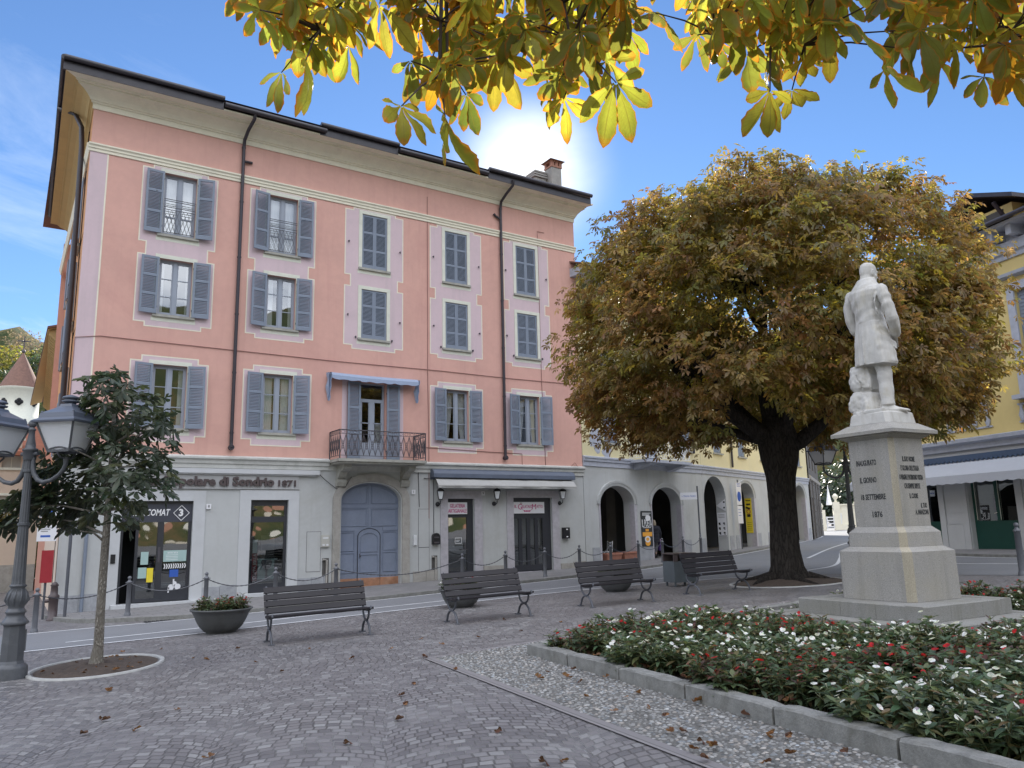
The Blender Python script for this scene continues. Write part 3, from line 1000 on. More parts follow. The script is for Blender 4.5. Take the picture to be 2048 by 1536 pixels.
def soil_patch(name, cx, cy, rx, ry, n=40, hmax=0.06, rot=0.0, label=None):
 v, f = [], []
 for i in range(8):
  r = i / 7
  for j in range(n):
   a = 2 * math.pi * j / n
   u, w_ = rx * r * math.cos(a), ry * r * math.sin(a)
   x, y = cx + u * math.cos(rot) - w_ * math.sin(rot), cy + u * math.sin(rot) + w_ * math.cos(rot)
   v.append((x, y, gz(x, y) + 0.012 + hmax * (1 - r * r) + random.uniform(-0.01, 0.012) * (r < 0.95)))
 for i in range(7):
  for j in range(n):
   f.append((i * n + j, (i + 1) * n + j, (i + 1) * n + (j + 1) % n, i * n + (j + 1) % n))
 b = MB().add(v, f, 0, True)
 o = b.build(name, M['soil'])
 o['kind'] = 'structure'
 return o
flat('flower_bed_soil', [(KA[0] + 0.1, KA[1] - 0.1), (14.4, 9.2), (13.3, -1.4), (4.45, -1.4)], 0.03, M['soil'])
soil_patch('young_tree_soil', 1.34, 13.27, 0.80, 1.05, hmax=0.05, rot=-0.15)
soil_patch('old_tree_soil', 16.45, 13.0, 1.42, 1.25, hmax=0.12)
def kerb_ring(name, label, cx, cy, rx, ry, w, h, rot=0.0, n=64):
 o = thing(name, label, 'kerb', (cx, cy, gz(cx, cy)))
 rings = []
 for i in range(n + 1):
  a = 2 * math.pi * i / n
  r = []
  for u, z in ((-w / 2, -0.05), (w / 2, -0.05), (w / 2, h * 0.8), (w / 4, h), (-w / 4, h), (-w / 2, h * 0.8)):
   x_, y_ = (rx + u) * math.cos(a), (ry + u) * math.sin(a)
   x, y = x_ * math.cos(rot) - y_ * math.sin(rot), x_ * math.sin(rot) + y_ * math.cos(rot)
   r.append((x, y, gz(x, y) + z))
  rings.append(r)
 MB().loft(rings, caps=False).build('ring_kerb', M['ring'], o)
 return o
kerb_ring('tree_pit_kerb', 'pale oval kerb ring around the foot of the young tree', 1.34, 13.27, 0.86, 1.14, 0.065, 0.028, -0.15)
kerb_ring('tree_pit_kerb', 'pale ring kerb around the roots of the big chestnut tree', 16.45, 13.0, 1.48, 1.32, 0.075, 0.025)
# hills beyond the town and across the lake behind the viewer
def hill(name, pts, m, depth=90, seed=1):
 """ridge line pts (x, y, height), falling away in front and behind"""
 r = np.random.default_rng(seed)
 line = smoothline([(p[0], p[1]) for p in pts], 10)
 hs = np.interp(np.linspace(0, 1, len(line)), np.linspace(0, 1, len(pts)), [p[2] for p in pts])
 n = len(line)
 rows = 13
 V = []
 for i in range(n):
  a, c = line[max(i - 1, 0)], line[min(i + 1, n - 1)]
  t = np.array([c[0] - a[0], c[1] - a[1]])
  t /= np.linalg.norm(t)
  nv = np.array([-t[1], t[0]])
  for j in range(rows):
   q = j / (rows - 1) * 2 - 1
   p = np.array(line[i]) + nv * q * depth
   z = hs[i] * (0.5 + 0.5 * math.cos(math.pi * q)) - 8
   z += (r.uniform(-1, 1) * 0.05) * hs[i] * (1 - q * q)
   V.append((p[0], p[1], z))
 F = [(i * rows + j, (i + 1) * rows + j, (i + 1) * rows + j + 1, i * rows + j + 1) for i in range(n - 1) for j in range(rows - 1)]
 o = MB().add(V, F, 0, True).build(name, m)
 o['kind'] = 'structure'
 return o
hill('hillside', [(-190, 230, 60), (-80, 300, 78), (0, 330, 84), (60, 340, 62), (130, 340, 70), (190, 300, 78), (250, 240, 82), (300, 160, 90), (320, 60, 80)], M['hill'], 110, 2)
hill('lake_hillside', [(-420, 60, 90), (-330, -160, 120), (-180, -310, 140), (20, -360, 130), (220, -330, 120), (380, -200, 110)], M['townhill'], 130, 3)
# ================================================================== the pink corner house
FP = frame(0, 25.0, 90.0)          # s = X, d towards the square, z up
XL, XR = 1.36, 19.52
PB = thing('corner_house', 'pink four storey corner house with blue grey shutters and a bank on the ground floor', 'house', (XL, 25.0, gz(XL, 25)))
def part(mb, name, mats, parent=None, label=None):
 o = mb.build(name, mats, parent or PB, world=(parent is None or parent is PB))
 if label:
  o['label'] = label
 return o
WIN_W = 0.96
CC = {'A': 3.93, 'B': 7.19, 'C': 10.48, 'D': 13.80, 'E': 17.0}
ROWS = {1: (4.76, 6.67), 2: (8.21, 9.99), 3: (10.77, 12.79)}
OPEN = {('A', 1), ('A', 2), ('A', 3), ('B', 1), ('B', 2), ('B', 3), ('D', 1), ('E', 1)}
ops = []
for c, x in CC.items():
 for r, (a, b) in ROWS.items():
  if (c, r) == ('C', 1):
   ops.append((x - 0.47, x + 0.47, 3.96, 6.65))
  else:
   ops.append((x - WIN_W / 2, x + WIN_W / 2, a, b))
b = MB(FP)
b.wall(XL, XR, 3.88, 14.55, ops, 0.22)
part(b, 'upper_wall', M['pink'])
# ground floor
GATE = (9.40, 11.55, -0.6, (2.62, 0.60))
gops = [(2.87, 4.79, -0.8, 2.61), (6.47, 7.64, -0.8, 2.64), GATE, (13.36, 14.46, -0.8, 2.69), (16.15, 17.93, -0.8, 2.73)]
b = MB(FP)
b.wall(XL, XR, -1.0, 3.62, gops, 0.32, 0, 0)
part(b, 'ground_floor_wall', M['grey'])
# plinth of grey stone slabs, cut at the openings
for s0, s1, h, mi in ((1.36, 2.55, 0.47, 0), (5.12, 6.12, 0.40, 0), (7.98, 8.96, 0.42, 0), (12.0, 12.95, 0.36, 1), (14.82, 15.78, 0.34, 1), (18.28, 19.52, 0.22, 1)):
 b = MB(FP)
 x = s0
 while x < s1 - 0.05:
  e = min(s1, x + random.uniform(0.35, 0.6))
  z = gz((x + e) / 2, 25) + SW
  b.box(x + 0.004, e - 0.004, 0, 0.028 + random.uniform(0, 0.004), z - 0.4, z + h + random.uniform(-0.015, 0.02), mi)
  x = e
 part(b, 'stone_plinth', [M['basestone'], M['oldstone']])
# body of the house
b = MB()
b.quad((XL, 25.0, -1.2), (XL + 0.25, 38.5, -1.2), (XL + 0.25, 38.5, 14.55), (XL, 25.0, 14.55))
part(b, 'side_wall', M['orange'])
b = MB()
b.quad((XL - 0.012, 25.0, -1.2), (XL + 0.238, 38.5, -1.2), (XL + 0.238, 38.5, 3.7), (XL - 0.012, 25.0, 3.7))
part(b, 'side_ground_floor', M['beige'])
b = MB()
b.quad((XR, 25, -1), (XR, 38.5, -1), (XR, 38.5, 14.5), (XR, 25, 14.5))
b.quad((XL, 38.5, -1), (XR, 38.5, -1), (XR, 38.5, 14.5), (XL, 38.5, 14.5))
part(b, 'rear_wall', M['pink'])
b = MB()
b.quad((XL, 26.6, -1), (XR, 26.6, -1), (XR, 26.6, 14.4), (XL, 26.6, 14.4))
for z in (3.7, 7.6, 10.5):
 b.quad((XL, 25.25, z), (XR, 25.25, z), (XR, 26.6, z), (XL, 26.6, z))
part(b, 'interior', M['dark'])
# corner pilaster painted lilac with a cream edge
b = MB(FP)
b.box(XL - 0.004, XL + 0.46, 0, 0.006, 3.96, 13.0)
part(b, 'corner_strip', M['lilac'])
b = MB(FP)
b.box(XL + 0.46, XL + 0.50, 0, 0.008, 3.96, 13.0)
part(b, 'corner_strip_edge', M['cream'])
# string band under the frieze
b = MB(FP)
b.prism([(0, 13.0), (0.03, 13.0), (0.035, 13.08), (0.06, 13.1), (0.065, 13.16), (0.10, 13.2), (0.10, 13.245), (0, 13.26)], 0, XL - 0.06, XR + 0.04)
o = part(b, 'string_band', M['cream'])
b = MB()
b.prism([(XL - 0.1, 13.2), (XL - 0.1, 13.245), (XL + 0.05, 13.26), (XL + 0.02, 13.0), (XL - 0.03, 13.0)], 1, 25.0, 38.4)
part(b, 'string_band', M['cream'])
# cornice: profile d,z
CP = [(0.0, 14.36), (0.035, 14.36), (0.04, 14.52), (0.085, 14.535), (0.085, 14.575), (0.13, 14.585), (0.135, 14.62), (0.2, 14.70), (0.33, 14.79), (0.49, 14.845), (0.49, 14.885), (0.55, 14.89), (0.56, 14.93), (0.83, 14.945), (0.83, 15.0), (0.0, 15.0)]
SIDE = (0.25) / 13.5
b = MB()
nP = len(CP)
ring_r = [(XR + d * 0.55, 25 - d, z) for d, z in CP]
ring_l = [(XL - d, 25 - d, z) for d, z in CP]
ring_b = [(XL - d + SIDE * 12.4, 37.4, z) for d, z in CP]
b.loft([ring_r, ring_l], smooth=False)
part(b, 'cornice', M['cream'])
b = MB()
b.loft([ring_l, ring_b], smooth=False)
part(b, 'side_cornice', M['soffit'])
# eaves board and gutter: two heights, as the roof was repaired in stretches
def gut(s0, s1, low):
 g = MB(FP)
 zg_ = 15.10 if low else 15.29
 if not low:
  g.box(s0, s1, 0.76, 0.85, 14.95, 15.22)
 g.loft([[(s, 0.93 + 0.075 * math.cos(a), zg_ + 0.08 * math.sin(a)) for a in np.linspace(0, 2 * math.pi, 13)[:-1]] for s in (s0, s1)])
 g.box(s0, s1, 0.4, 0.9, zg_ + 0.02, zg_ + 0.045)
 part(g, 'gutter', M['gutter'])
for s0, s1, lo in ((XL - 0.90, 4.93, 0), (4.95, 8.3, 1), (8.1, 11.0, 0), (11.02, 14.75, 1), (14.8, XR + 0.32, 0)):
 gut(s0, s1, lo)
b = MB()
b.tube([(XL - 0.90, 24.07, 15.29), (XL - 0.90 + 0.25, 37.4, 15.29)], 0.078, 10)
b.bar((XL - 0.80, 24.15, 15.085), (XL - 0.80 + 0.25, 37.4, 15.085), 0.09, 0.26)
part(b, 'side_gutter', M['gutter'])
# roof
b = MB()
ex, ey = XL - 0.85, 24.15
b.add([(ex, ey, 15.30), (XR + 0.4, ey, 15.30), (XR + 0.4, 39, 15.30), (ex, 39, 15.30), (XL + 6.5, 31.6, 17.2), (XR - 5, 31.6, 17.2)],
      [(0, 1, 5, 4), (1, 2, 5), (2, 3, 4, 5), (3, 0, 4)])
roof = part(b, 'roof', M['oldtiles'])
b = MB()
for (px, py, pw, Yc) in ((1107, 345, 28, 26.2),):
 c = WY(px, 372, Yc)
 k = Yc / ray(px, py)[1] * np.linalg.norm(ray(px, py)) / FPX
 hw = pw * 0.5 * k * 0.8
 zt = WY(px, 338, Yc)[2]
 b.box(c[0] - hw, c[0] + hw, Yc - hw, Yc + hw, 14.9, zt, 0)
 for dx_ in (-0.85, -0.05, 0.75):
  for dy_ in (-0.8, 0.8):
   b.box(c[0] + dx_ * hw - 0.05, c[0] + dx_ * hw + 0.1, Yc + dy_ * hw - 0.07, Yc + dy_ * hw + 0.07, zt, zt + 0.22, 1)
 b.box(c[0] - hw - 0.03, c[0] + hw + 0.03, Yc - hw - 0.03, Yc + hw + 0.03, zt - 0.05, zt + 0.03, 1)
 b.box(c[0] - hw - 0.03, c[0] + hw + 0.03, Yc - hw - 0.03, Yc + hw + 0.03, zt + 0.2, zt + 0.26, 1)
 b.add([(c[0] - hw - 0.14, Yc - hw - 0.14, zt + 0.26), (c[0] + hw + 0.14, Yc - hw - 0.14, zt + 0.26), (c[0] + hw + 0.14, Yc + hw + 0.14, zt + 0.26), (c[0] - hw - 0.14, Yc + hw + 0.14, zt + 0.26),
           (c[0] - 0.1, Yc, zt + 0.42), (c[0] + 0.1, Yc, zt + 0.42)], [(0, 1, 5, 4), (1, 2, 5), (2, 3, 4, 5), (3, 0, 4), (3, 2, 1, 0)], 2)
part(b, 'chimney', [M['concrete'], M['brick'], M['oldtiles']], roof).location = -PB.location
b = MB()
c = WY(1073, 352, 26.6)
b.box(c[0] - 0.3, c[0] + 0.3, 26.3, 26.9, 15, c[2] - 0.22)
for i in range(3):
 b.box(c[0] - 0.36 + i * 0.02, c[0] + 0.36 - i * 0.02, 26.24, 26.96, c[2] - 0.2 + i * 0.11, c[2] - 0.13 + i * 0.11)
 b.box(c[0] - 0.2, c[0] + 0.2, 26.4, 26.8, c[2] - 0.21 + i * 0.11, c[2] - 0.09 + i * 0.11)
part(b, 'chimney', [M['concrete']], roof).location = -PB.location
# painted lilac panels round the windows, cream edge line
def panel(poly, e=0.035):
 P = [np.array(p) for p in poly]
 n = len(P)
 ins = []
 for i in range(n):
  a, c, d_ = P[i - 1], P[i], P[(i + 1) % n]
  t1 = (c - a) / np.linalg.norm(c - a)
  t2 = (d_ - c) / np.linalg.norm(d_ - c)
  n1, n2 = np.array([-t1[1], t1[0]]), np.array([-t2[1], t2[0]])
  ins.append(c + (n1 + n2) * e)
 return P, ins
def paint(poly, holes):
 """lilac sheet 3 mm proud of the wall; openings are left free by splitting it into columns"""
 P, I = panel(poly)
 m = MB(FP)
 xs = sorted({round(p[0], 4) for p in I} | {round(h[0], 4) for h in holes} | {round(h[1], 4) for h in holes})
 for p, q in zip(xs[:-1], xs[1:]):
  if q - p < 1e-3:
   continue
  x = (p + q) / 2
  zs = []
  for i in range(len(I)):
   a, c = I[i - 1], I[i]
   if (a[0] > x) != (c[0] > x):
    zs.append(a[1] + (c[1] - a[1]) * (x - a[0]) / (c[0] - a[0]))
  zs.sort()
  for z0, z1 in zip(zs[::2], zs[1::2]):
   cur = z0
   for h in sorted(holes, key=lambda h: h[2]):
    if h[0] - 1e-3 < x < h[1] + 1e-3 and h[2] < z1 and h[3] > cur:
     if h[2] > cur:
      m.quad((p, 0.003, cur), (q, 0.003, cur), (q, 0.003, h[2]), (p, 0.003, h[2]))
     cur = h[3]
   if cur < z1:
    m.quad((p, 0.003, cur), (q, 0.003, cur), (q, 0.003, z1), (p, 0.003, z1))
 s = part(m, 'painted_panel', M['lilac'])
 m = MB(FP)
 n = len(P)
 for i in range(n):
  j = (i + 1) % n
  m.quad((*P[i][:1], 0.005, P[i][1]), (P[j][0], 0.005, P[j][1]), (I[j][0], 0.005, I[j][1]), (I[i][0], 0.005, I[i][1]))
 m.build('edge_line', M['cream'], s).location = -PB.location
for c, x in CC.items():
 hs = [(x - 0.48, x + 0.48, *ROWS[r]) for r in (2, 3)]
 L, R_ = x - 1.12, x + 1.12
 if c == 'E':
  L = x - 1.06
 st, nk = 0.30, 0.21
 paint([(L, 7.93), (L + st, 7.93), (L + st, 7.80), (R_ - st, 7.80), (R_ - st, 7.93), (R_, 7.93), (R_, 10.07), (R_ - nk, 10.07), (R_ - nk, 10.45), (R_, 10.45), (R_, 12.89),
           (R_ - st, 12.89), (R_ - st, 12.985), (L + st, 12.985), (L + st, 12.89), (L, 12.89), (L, 10.45), (L + nk, 10.45), (L + nk, 10.07), (L, 10.07)], hs)
 if c != 'C':
  L, R_ = x - 1.12, x + 1.10
  paint([(L, 4.52), (L + st, 4.52), (L + st, 4.33), (R_ - st, 4.33), (R_ - st, 4.52), (R_, 4.52), (R_, 6.77), (R_ - st, 6.77), (R_ - st, 6.93), (L + st, 6.93), (L + st, 6.77), (L, 6.77)],
              [(x - 0.48, x + 0.48, *ROWS[1])])
for s0, s1 in ((9.36, 9.54), (11.42, 11.62)):
 part(MB(FP).box(s0, s1, 0, 0.003, 3.96, 6.70), 'painted_panel', M['lilac'])
# shutters: one mesh per height
def shutter_mesh(w, h, inside_view):
 m = MB()
 t = 0.04
 st = 0.065
 rails = [0, h * 0.335, h * 0.665, h]
 m.box(0, st, -t, 0, 0, h)
 m.box(w - st, w, -t, 0, 0, h)
 hr = 0.075
 for i, z in enumerate(rails):
  z0 = 0 if i == 0 else (h - hr if i == 3 else z - hr / 2)
  m.box(st, w - st, -t + 0.003, -0.003, z0 + (0.002 if i else 0), z0 + hr + (0.05 if i == 0 else 0))
 for i in range(3):
  a = rails[i] + (hr + 0.05 if i == 0 else hr / 2)
  c = rails[i + 1] - (hr if i == 2 else hr / 2)
  n = max(6, int((c - a) / 0.044))
  for k in range(n):
   z = a + (k + 0.5) * (c - a) / n
   hh = (c - a) / n
   m.quad((st, -t + 0.006, z - hh * 0.46), (w - st, -t + 0.006, z - hh * 0.46), (w - st, -0.007, z + hh * 0.36), (st, -0.007, z + hh * 0.36))
   m.quad((st, -0.007, z + hh * 0.36), (w - st, -0.007, z + hh * 0.36), (w - st, -0.009, z + hh * 0.20), (st, -0.009, z + hh * 0.20))
 for z in (h * 0.12, h * 0.88):
  m.box(-0.012, 0.03, -0.02, 0.008, z - 0.03, z + 0.03, 1)
 return m
_sh = {}
def shutter(x, z, w, h, ang, mirror):
 key = (round(w, 2), round(h, 2))
 if key not in _sh:
  o = shutter_mesh(w, h, True).build('shutter', [M['shutter'], M['iron']], PB)
  _sh[key] = o
 else:
  o = _sh[key].copy()
  COL.objects.link(o)
 # the mesh runs +x from the hinge, front (outer) face towards +y; mirrored leaves are turned about the hinge
 y = 25.0 - 0.055
 o.location = Vector((x, y, z)) - PB.location
 o.rotation_euler = (0, 0, ang)
 o.scale = (-1 if mirror else 1, 1, 1)
 return o
def casement(x, zb, h, row, rail=False, curtains=None, w=WIN_W):
 """window set back in its opening: frame > pane, sill, curtains"""
 f = MB()
 y0 = 0.13
 fr = 0.055
 f.box(-w / 2, -w / 2 + fr, y0, y0 + 0.06, 0, h)
 f.box(w / 2 - fr, w / 2, y0, y0 + 0.06, 0, h)
 f.box(-w / 2 + fr, w / 2 - fr, y0, y0 + 0.06, 0, fr)
 f.box(-w / 2 + fr, w / 2 - fr, y0, y0 + 0.06, h - fr, h)
 f.box(-0.055, 0.055, y0 - 0.015, y0 + 0.05, fr, h - fr)
 for sgn in (-1, 1):
  a, c = (0.055, w / 2 - fr)
  a, c = (a, c) if sgn > 0 else (-c, -a)
  f.box(a, a + 0.035, y0 + 0.004, y0 + 0.05, fr, h - fr)
  f.box(c - 0.035, c, y0 + 0.004, y0 + 0.05, fr, h - fr)
  f.box(a + 0.035, c - 0.035, y0 + 0.004, y0 + 0.05, fr, fr + 0.06)
  f.box(a + 0.035, c - 0.035, y0 + 0.004, y0 + 0.05, h - fr - 0.05, h - fr)
  nb = (1, 2) if row != 3 else ()
  for k in nb:
   z = fr + (h - 2 * fr) * k / 3
   f.box(a + 0.035, c - 0.035, y0 + 0.008, y0 + 0.045, z - 0.012, z + 0.012)
  if row == 3:
   f.box(a + 0.035, c - 0.035, y0 + 0.008, y0 + 0.045, h * 0.30, h * 0.30 + 0.05)
 wo = f.build('window', M['sash'], PB, Vector((x, 25.0, zb)) - PB.location)
 g = MB()
 g.quad((-w / 2, y0 + 0.03, 0), (w / 2, y0 + 0.03, 0), (w / 2, y0 + 0.03, h), (-w / 2, y0 + 0.03, h))
 g.build('pane', M['glass'], wo)
 if curtains:
  c = MB()
  for a, e, drawn in curtains:
   n = 22
   top_, bot = [], []
   for i in range(n + 1):
    u = i / n
    s = a + (e - a) * u
    fold = 0.012 * math.sin(u * 34)
    sb_ = s if not drawn else (s + (drawn - s) * 0.55)
    top_.append((s, y0 + 0.13 + fold, h - 0.04))
    bot.append((sb_, y0 + 0.13 + fold * 0.8, 0.05))
   mid = [((t_[0] * 0.6 + b_[0] * 0.4), t_[1], h * 0.5) for t_, b_ in zip(top_, bot)]
   for r0, r1 in ((top_, mid), (mid, bot)):
    for i in range(n):
     c.add([r0[i], r0[i + 1], r1[i + 1], r1[i]], [(0, 1, 2, 3)], 0, True)
  c.build('curtain', M['curtain'], wo)
 return wo
def trim(x, zb, zt, w=WIN_W):
 """cream stone frame and weathered sill of one opening"""
 m = MB(FP)
 t = 0.125
 a, c = x - w / 2, x + w / 2
 m.box(a - t, a, 0, 0.022, zb - 0.02, zt)
 m.box(c, c + t, 0, 0.022, zb - 0.02, zt)
 m.box(a - t, c + t, 0, 0.025, zt, zt + t)
 m.box(a - t - 0.03, c + t + 0.03, 0, 0.008, zb - 0.21, zb - 0.075)
 f = part(m, 'window_surround', M['trim'])
 m = MB(FP)
 m.box(a - 0.13, c + 0.13, -0.1, 0.075, zb - 0.075, zb)
 m.build('sill', M['sill'], f).location = -PB.location
for c, x in CC.items():
 for r, (zb, zt) in ROWS.items():
  if (c, r) == ('C', 1):
   continue
  h = zt - zb
  trim(x, zb, zt)
  cur = None
  if r == 3 and c in 'AB':
   cur = [(-0.42, 0.42, None)]
  elif c == 'B' and r == 1:
   cur = [(-0.40, -0.12, None), (0.16, 0.42, None)]
  elif c == 'A' and r == 1:
   cur = [(0.28, 0.42, None)]
  elif c == 'A' and r == 2:
   cur = [(-0.42, -0.30, None), (0.34, 0.42, None)]
  elif c == 'B' and r == 2:
   cur = [(-0.42, -0.2, None), (0.32, 0.42, None)]
  elif (c, r) in (('D', 1), ('E', 1)):
   cur = [(-0.42, -0.05, -0.42), (0.05, 0.42, 0.42)]
  if (c, r) in OPEN:
   casement(x, zb, h, r, curtains=cur)
   wv = 0.50
   shutter(x - WIN_W / 2 - 0.02, zb + 0.0, wv, h, rad(random.uniform(3, 14)), True)
   shutter(x + WIN_W / 2 + 0.02, zb + 0.0, wv, h, -rad(random.uniform(3, 14)), False)
   if r == 3 or c in 'DE':
    b = MB(FP)
    for sg in (-1, 1):
     b.tube([(x + sg * 0.50, 0.05, zb + h * (0.66 if r == 3 else 0.38)), (x + sg * 0.72, 0.10, zb + h * (0.665 if r == 3 else 0.385))], 0.016, 6)
    part(b, 'shutter_stay', M['iron'])
  else:
   part(MB(FP).box(x - WIN_W / 2, x + WIN_W / 2, -0.2, -0.19, zb, zt), 'window', M['dark'])
   shutter(x - WIN_W / 2 + 0.005, zb + 0.01, WIN_W / 2 - 0.006, h - 0.02, 0.0, False).location.y += 0.10
   o = shutter(x + 0.001, zb + 0.01, WIN_W / 2 - 0.006, h - 0.02, 0.0, False)
   o.location.y += 0.10
   b = MB(FP)
   for sx_i, zz in ((-0.98, zb + h * 0.44), (0.98, zb + h * 0.40)):
    b.box(x + sx_i - 0.02, x + sx_i + 0.02, 0.0, 0.07, zz, zz + 0.03)
    b.box(x + sx_i - 0.012, x + sx_i + 0.012, 0.05, 0.07, zz - 0.05, zz + 0.03)
   if r == 2:
    for sx_i in (-0.68, 0.68):
     b.box(x + sx_i - 0.02, x + sx_i + 0.02, 0.0, 0.06, zb - 0.02, zb + 0.05)
   part(b, 'shutter_catch', M['iron'])
# window guards of the two French windows on the top floor
for c in 'AB':
 x = CC[c]
 zb = ROWS[3][0]
 b = MB(FP)
 for z in (0.08, 0.82, 0.90, 1.10, 1.16):
  b.bar((x - 0.46, 0.03, zb + z), (x + 0.46, 0.03, zb + z), 0.018, 0.02)
 n = 8
 for i in range(n):
  a0 = x - 0.46 + 0.92 * i / n
  for u, v in ((a0, a0 + 0.92 / n * 2), (a0 + 0.92 / n * 2, a0)):
   if max(u, v) < x + 0.47:
    b.bar((u, 0.03, zb + 0.08), (v, 0.03, zb + 0.82), 0.009, 0.009)
 part(b, 'window_guard', M['irongrey'])
# balcony door with its shutters, awning and balcony
x = CC['C']
f = MB()
w, h = 0.92, 2.69
for a, c in ((-w / 2, -w / 2 + 0.06), (w / 2 - 0.06, w / 2), (-0.06, 0.06)):
 f.box(a, c, 0.12, 0.18, 0, h if abs(a) > 0.2 else 2.02)
f.box(-w / 2 + 0.06, w / 2 - 0.06, 0.12, 0.18, h - 0.06, h)
f.box(-w / 2 + 0.06, w / 2 - 0.06, 0.115, 0.185, 2.02, 2.13)
for sg in (-1, 1):
 a, c = sorted((sg * 0.06, sg * 0.40))
 f.box(a, c, 0.125, 0.175, 0, 0.62)
 f.box(a, c, 0.125, 0.175, 1.28, 1.31)
 f.box(a, a + 0.05, 0.125, 0.175, 0.62, 2.02)
 f.box(c - 0.05, c, 0.125, 0.175, 0.62, 2.02)
bd = f.build('balcony_door', M['sash'], PB, Vector((x, 25.0, 3.97)) - PB.location)
MB().quad((-w / 2, 0.15, 0.6), (w / 2, 0.15, 0.6), (w / 2, 0.15, h), (-w / 2, 0.15, h)).build('pane', M['glass'], bd)
c = MB()
for i in range(12):
 u0, u1 = 0.17 + 0.2 * i / 12, 0.17 + 0.2 * (i + 1) / 12
 c.add([(u0, 0.3 + 0.01 * math.sin(i * 2), 0.1), (u1, 0.3 + 0.01 * math.sin(i * 2 + 2), 0.1), (u1 + 0.05, 0.3, 1.3), (u0 + 0.05, 0.3, 1.3)], [(0, 1, 2, 3)], 0, True)
c.build('curtain', M['curtain'], bd)
shutter(x - 0.49, 3.97, 0.47, 2.66, rad(5), True)
shutter(x + 0.49, 3.97, 0.47, 2.66, -rad(5), False)
bal = MB(FP)
s0, s1, dd_ = 8.92, 12.06, 0.98
zt = 3.93
bal.prism([(s0, 0.0), (s1, 0.0), (s1, dd_), (s0, dd_)], 2, zt - 0.09, zt)
bal.prism([(s0 + 0.06, 0.0), (s1 - 0.06, 0.0), (s1 - 0.06, dd_ - 0.06), (s0 + 0.06, dd_ - 0.06)], 2, zt - 0.15, zt - 0.092)
bo = part(bal, 'balcony', M['sill'])
for s in (s0 + 0.42, s1 - 0.42):
 k = MB(FP)
 k.prism([(0, zt - 0.62), (0.12, zt - 0.62), (0.25, zt - 0.52), (0.34, zt - 0.40), (0.62, zt - 0.34), (0.72, zt - 0.27), (0.72, zt - 0.152), (0, zt - 0.152)], 0, s - 0.13, s + 0.13)
 k.prism([(0, zt - 0.86), (0.14, zt - 0.84), (0.2, zt - 0.72), (0.2, zt - 0.625), (0, zt - 0.625)], 0, s - 0.16, s + 0.16)
 k.build('corbel', M['sill'], bo).location = -PB.location
rl = MB(FP)
pth = [(s0 + 0.04, 0.02), (s0 + 0.04, dd_ - 0.04), (s1 - 0.04, dd_ - 0.04), (s1 - 0.04, 0.02)]
zr = 4.86
for (a0, a1), (c0, c1) in zip(pth[:-1], pth[1:]):
 rl.bar((a0, a1, zr), (c0, c1, zr), 0.045, 0.028)
 rl.bar((a0, a1, zr - 0.13), (c0, c1, zr - 0.13), 0.014, 0.014)
 rl.bar((a0, a1, zt + 0.10), (c0, c1, zt + 0.10), 0.016, 0.016)
 L_ = math.hypot(c0 - a0, c1 - a1)
 n = max(4, int(round(L_ / 0.20)))
 z0, z1 = zt + 0.10, zr - 0.13
 def pt(u, z):
  return (a0 + (c0 - a0) * u / n, a1 + (c1 - a1) * u / n, z)
 for i in range(n):
  rl.bar(pt(i, z0), pt(i, zr), 0.010, 0.010)
  zm = (z0 + z1) / 2
  for u0, za, u1, zb_ in ((i, z0, i + 0.5, zm), (i + 0.5, zm, i + 1, z0), (i, z1, i + 0.5, zm), (i + 0.5, zm, i + 1, z1), (i, z0, i + 0.5, zm + 0.16), (i + 0.5, zm + 0.16, i + 1, z0), (i, z1, i + 0.5, zm - 0.16), (i + 0.5, zm - 0.16, i + 1, z1)):
   rl.bar(pt(u0, za), pt(u1, zb_), 0.009, 0.009)
  circ = [(pt(i + 0.5 + 0.28 * math.cos(t_), zr - 0.065 + 0.05 * math.sin(t_))) for t_ in np.linspace(0, 2 * math.pi, 11)[:-1]]
  rl.tube(circ, 0.006, 4, closed=True)
for p in pth:
 rl.bar((*p, zt), (*p, zr + 0.01), 0.028, 0.028)
rl.build('railing', M['iron'], bo).location = -PB.location
aw = MB(FP)
z0 = 6.86
n = 24
sec = [(0.02, 0.0), (0.12, 0.03), (0.26, 0.0), (0.34, -0.10), (0.35, -0.2)]
for i in range(n):
 for j in range(len(sec) - 1):
  q = []
  for ii, jj in ((i, j), (i + 1, j), (i + 1, j + 1), (i, j + 1)):
   s = 8.88 + (12.06 - 8.88) * ii / n
   d_, z_ = sec[jj]
   if jj == len(sec) - 1:
    z_ -= 0.05 * abs(math.sin(math.pi * ii / n * 7))
   q.append((s, d_, z0 + z_ - 0.02 * math.sin(math.pi * ii / n)))
  aw.add(q, [(0, 1, 2, 3)], 0, True)
for s, ln in ((8.84, 0.95), (12.08, 0.82)):
 v = []
 for k in range(9):
  t_ = k / 8
  wd = 0.16 * (1 - 0.55 * t_) + 0.03 * math.sin(k * 2.0)
  v.append([(s - wd / 2 + 0.03 * math.sin(k), 0.08, z0 - ln * t_), (s - wd / 5, 0.22 - 0.06 * t_, z0 - ln * t_), (s + wd / 4, 0.12, z0 - ln * t_), (s + wd / 2, 0.24 - 0.08 * t_, z0 - ln * t_)])
 for k in range(8):
  for j in range(3):
   aw.add([v[k][j], v[k][j + 1], v[k + 1][j + 1], v[k + 1][j]], [(0, 1, 2, 3)], 0, True)
aw.tube([(8.86, 0.2, z0 - 0.05), (8.86, 0.02, z0 - 0.06)], 0.015, 6)
part(aw, 'balcony_awning', M['awningblue'])
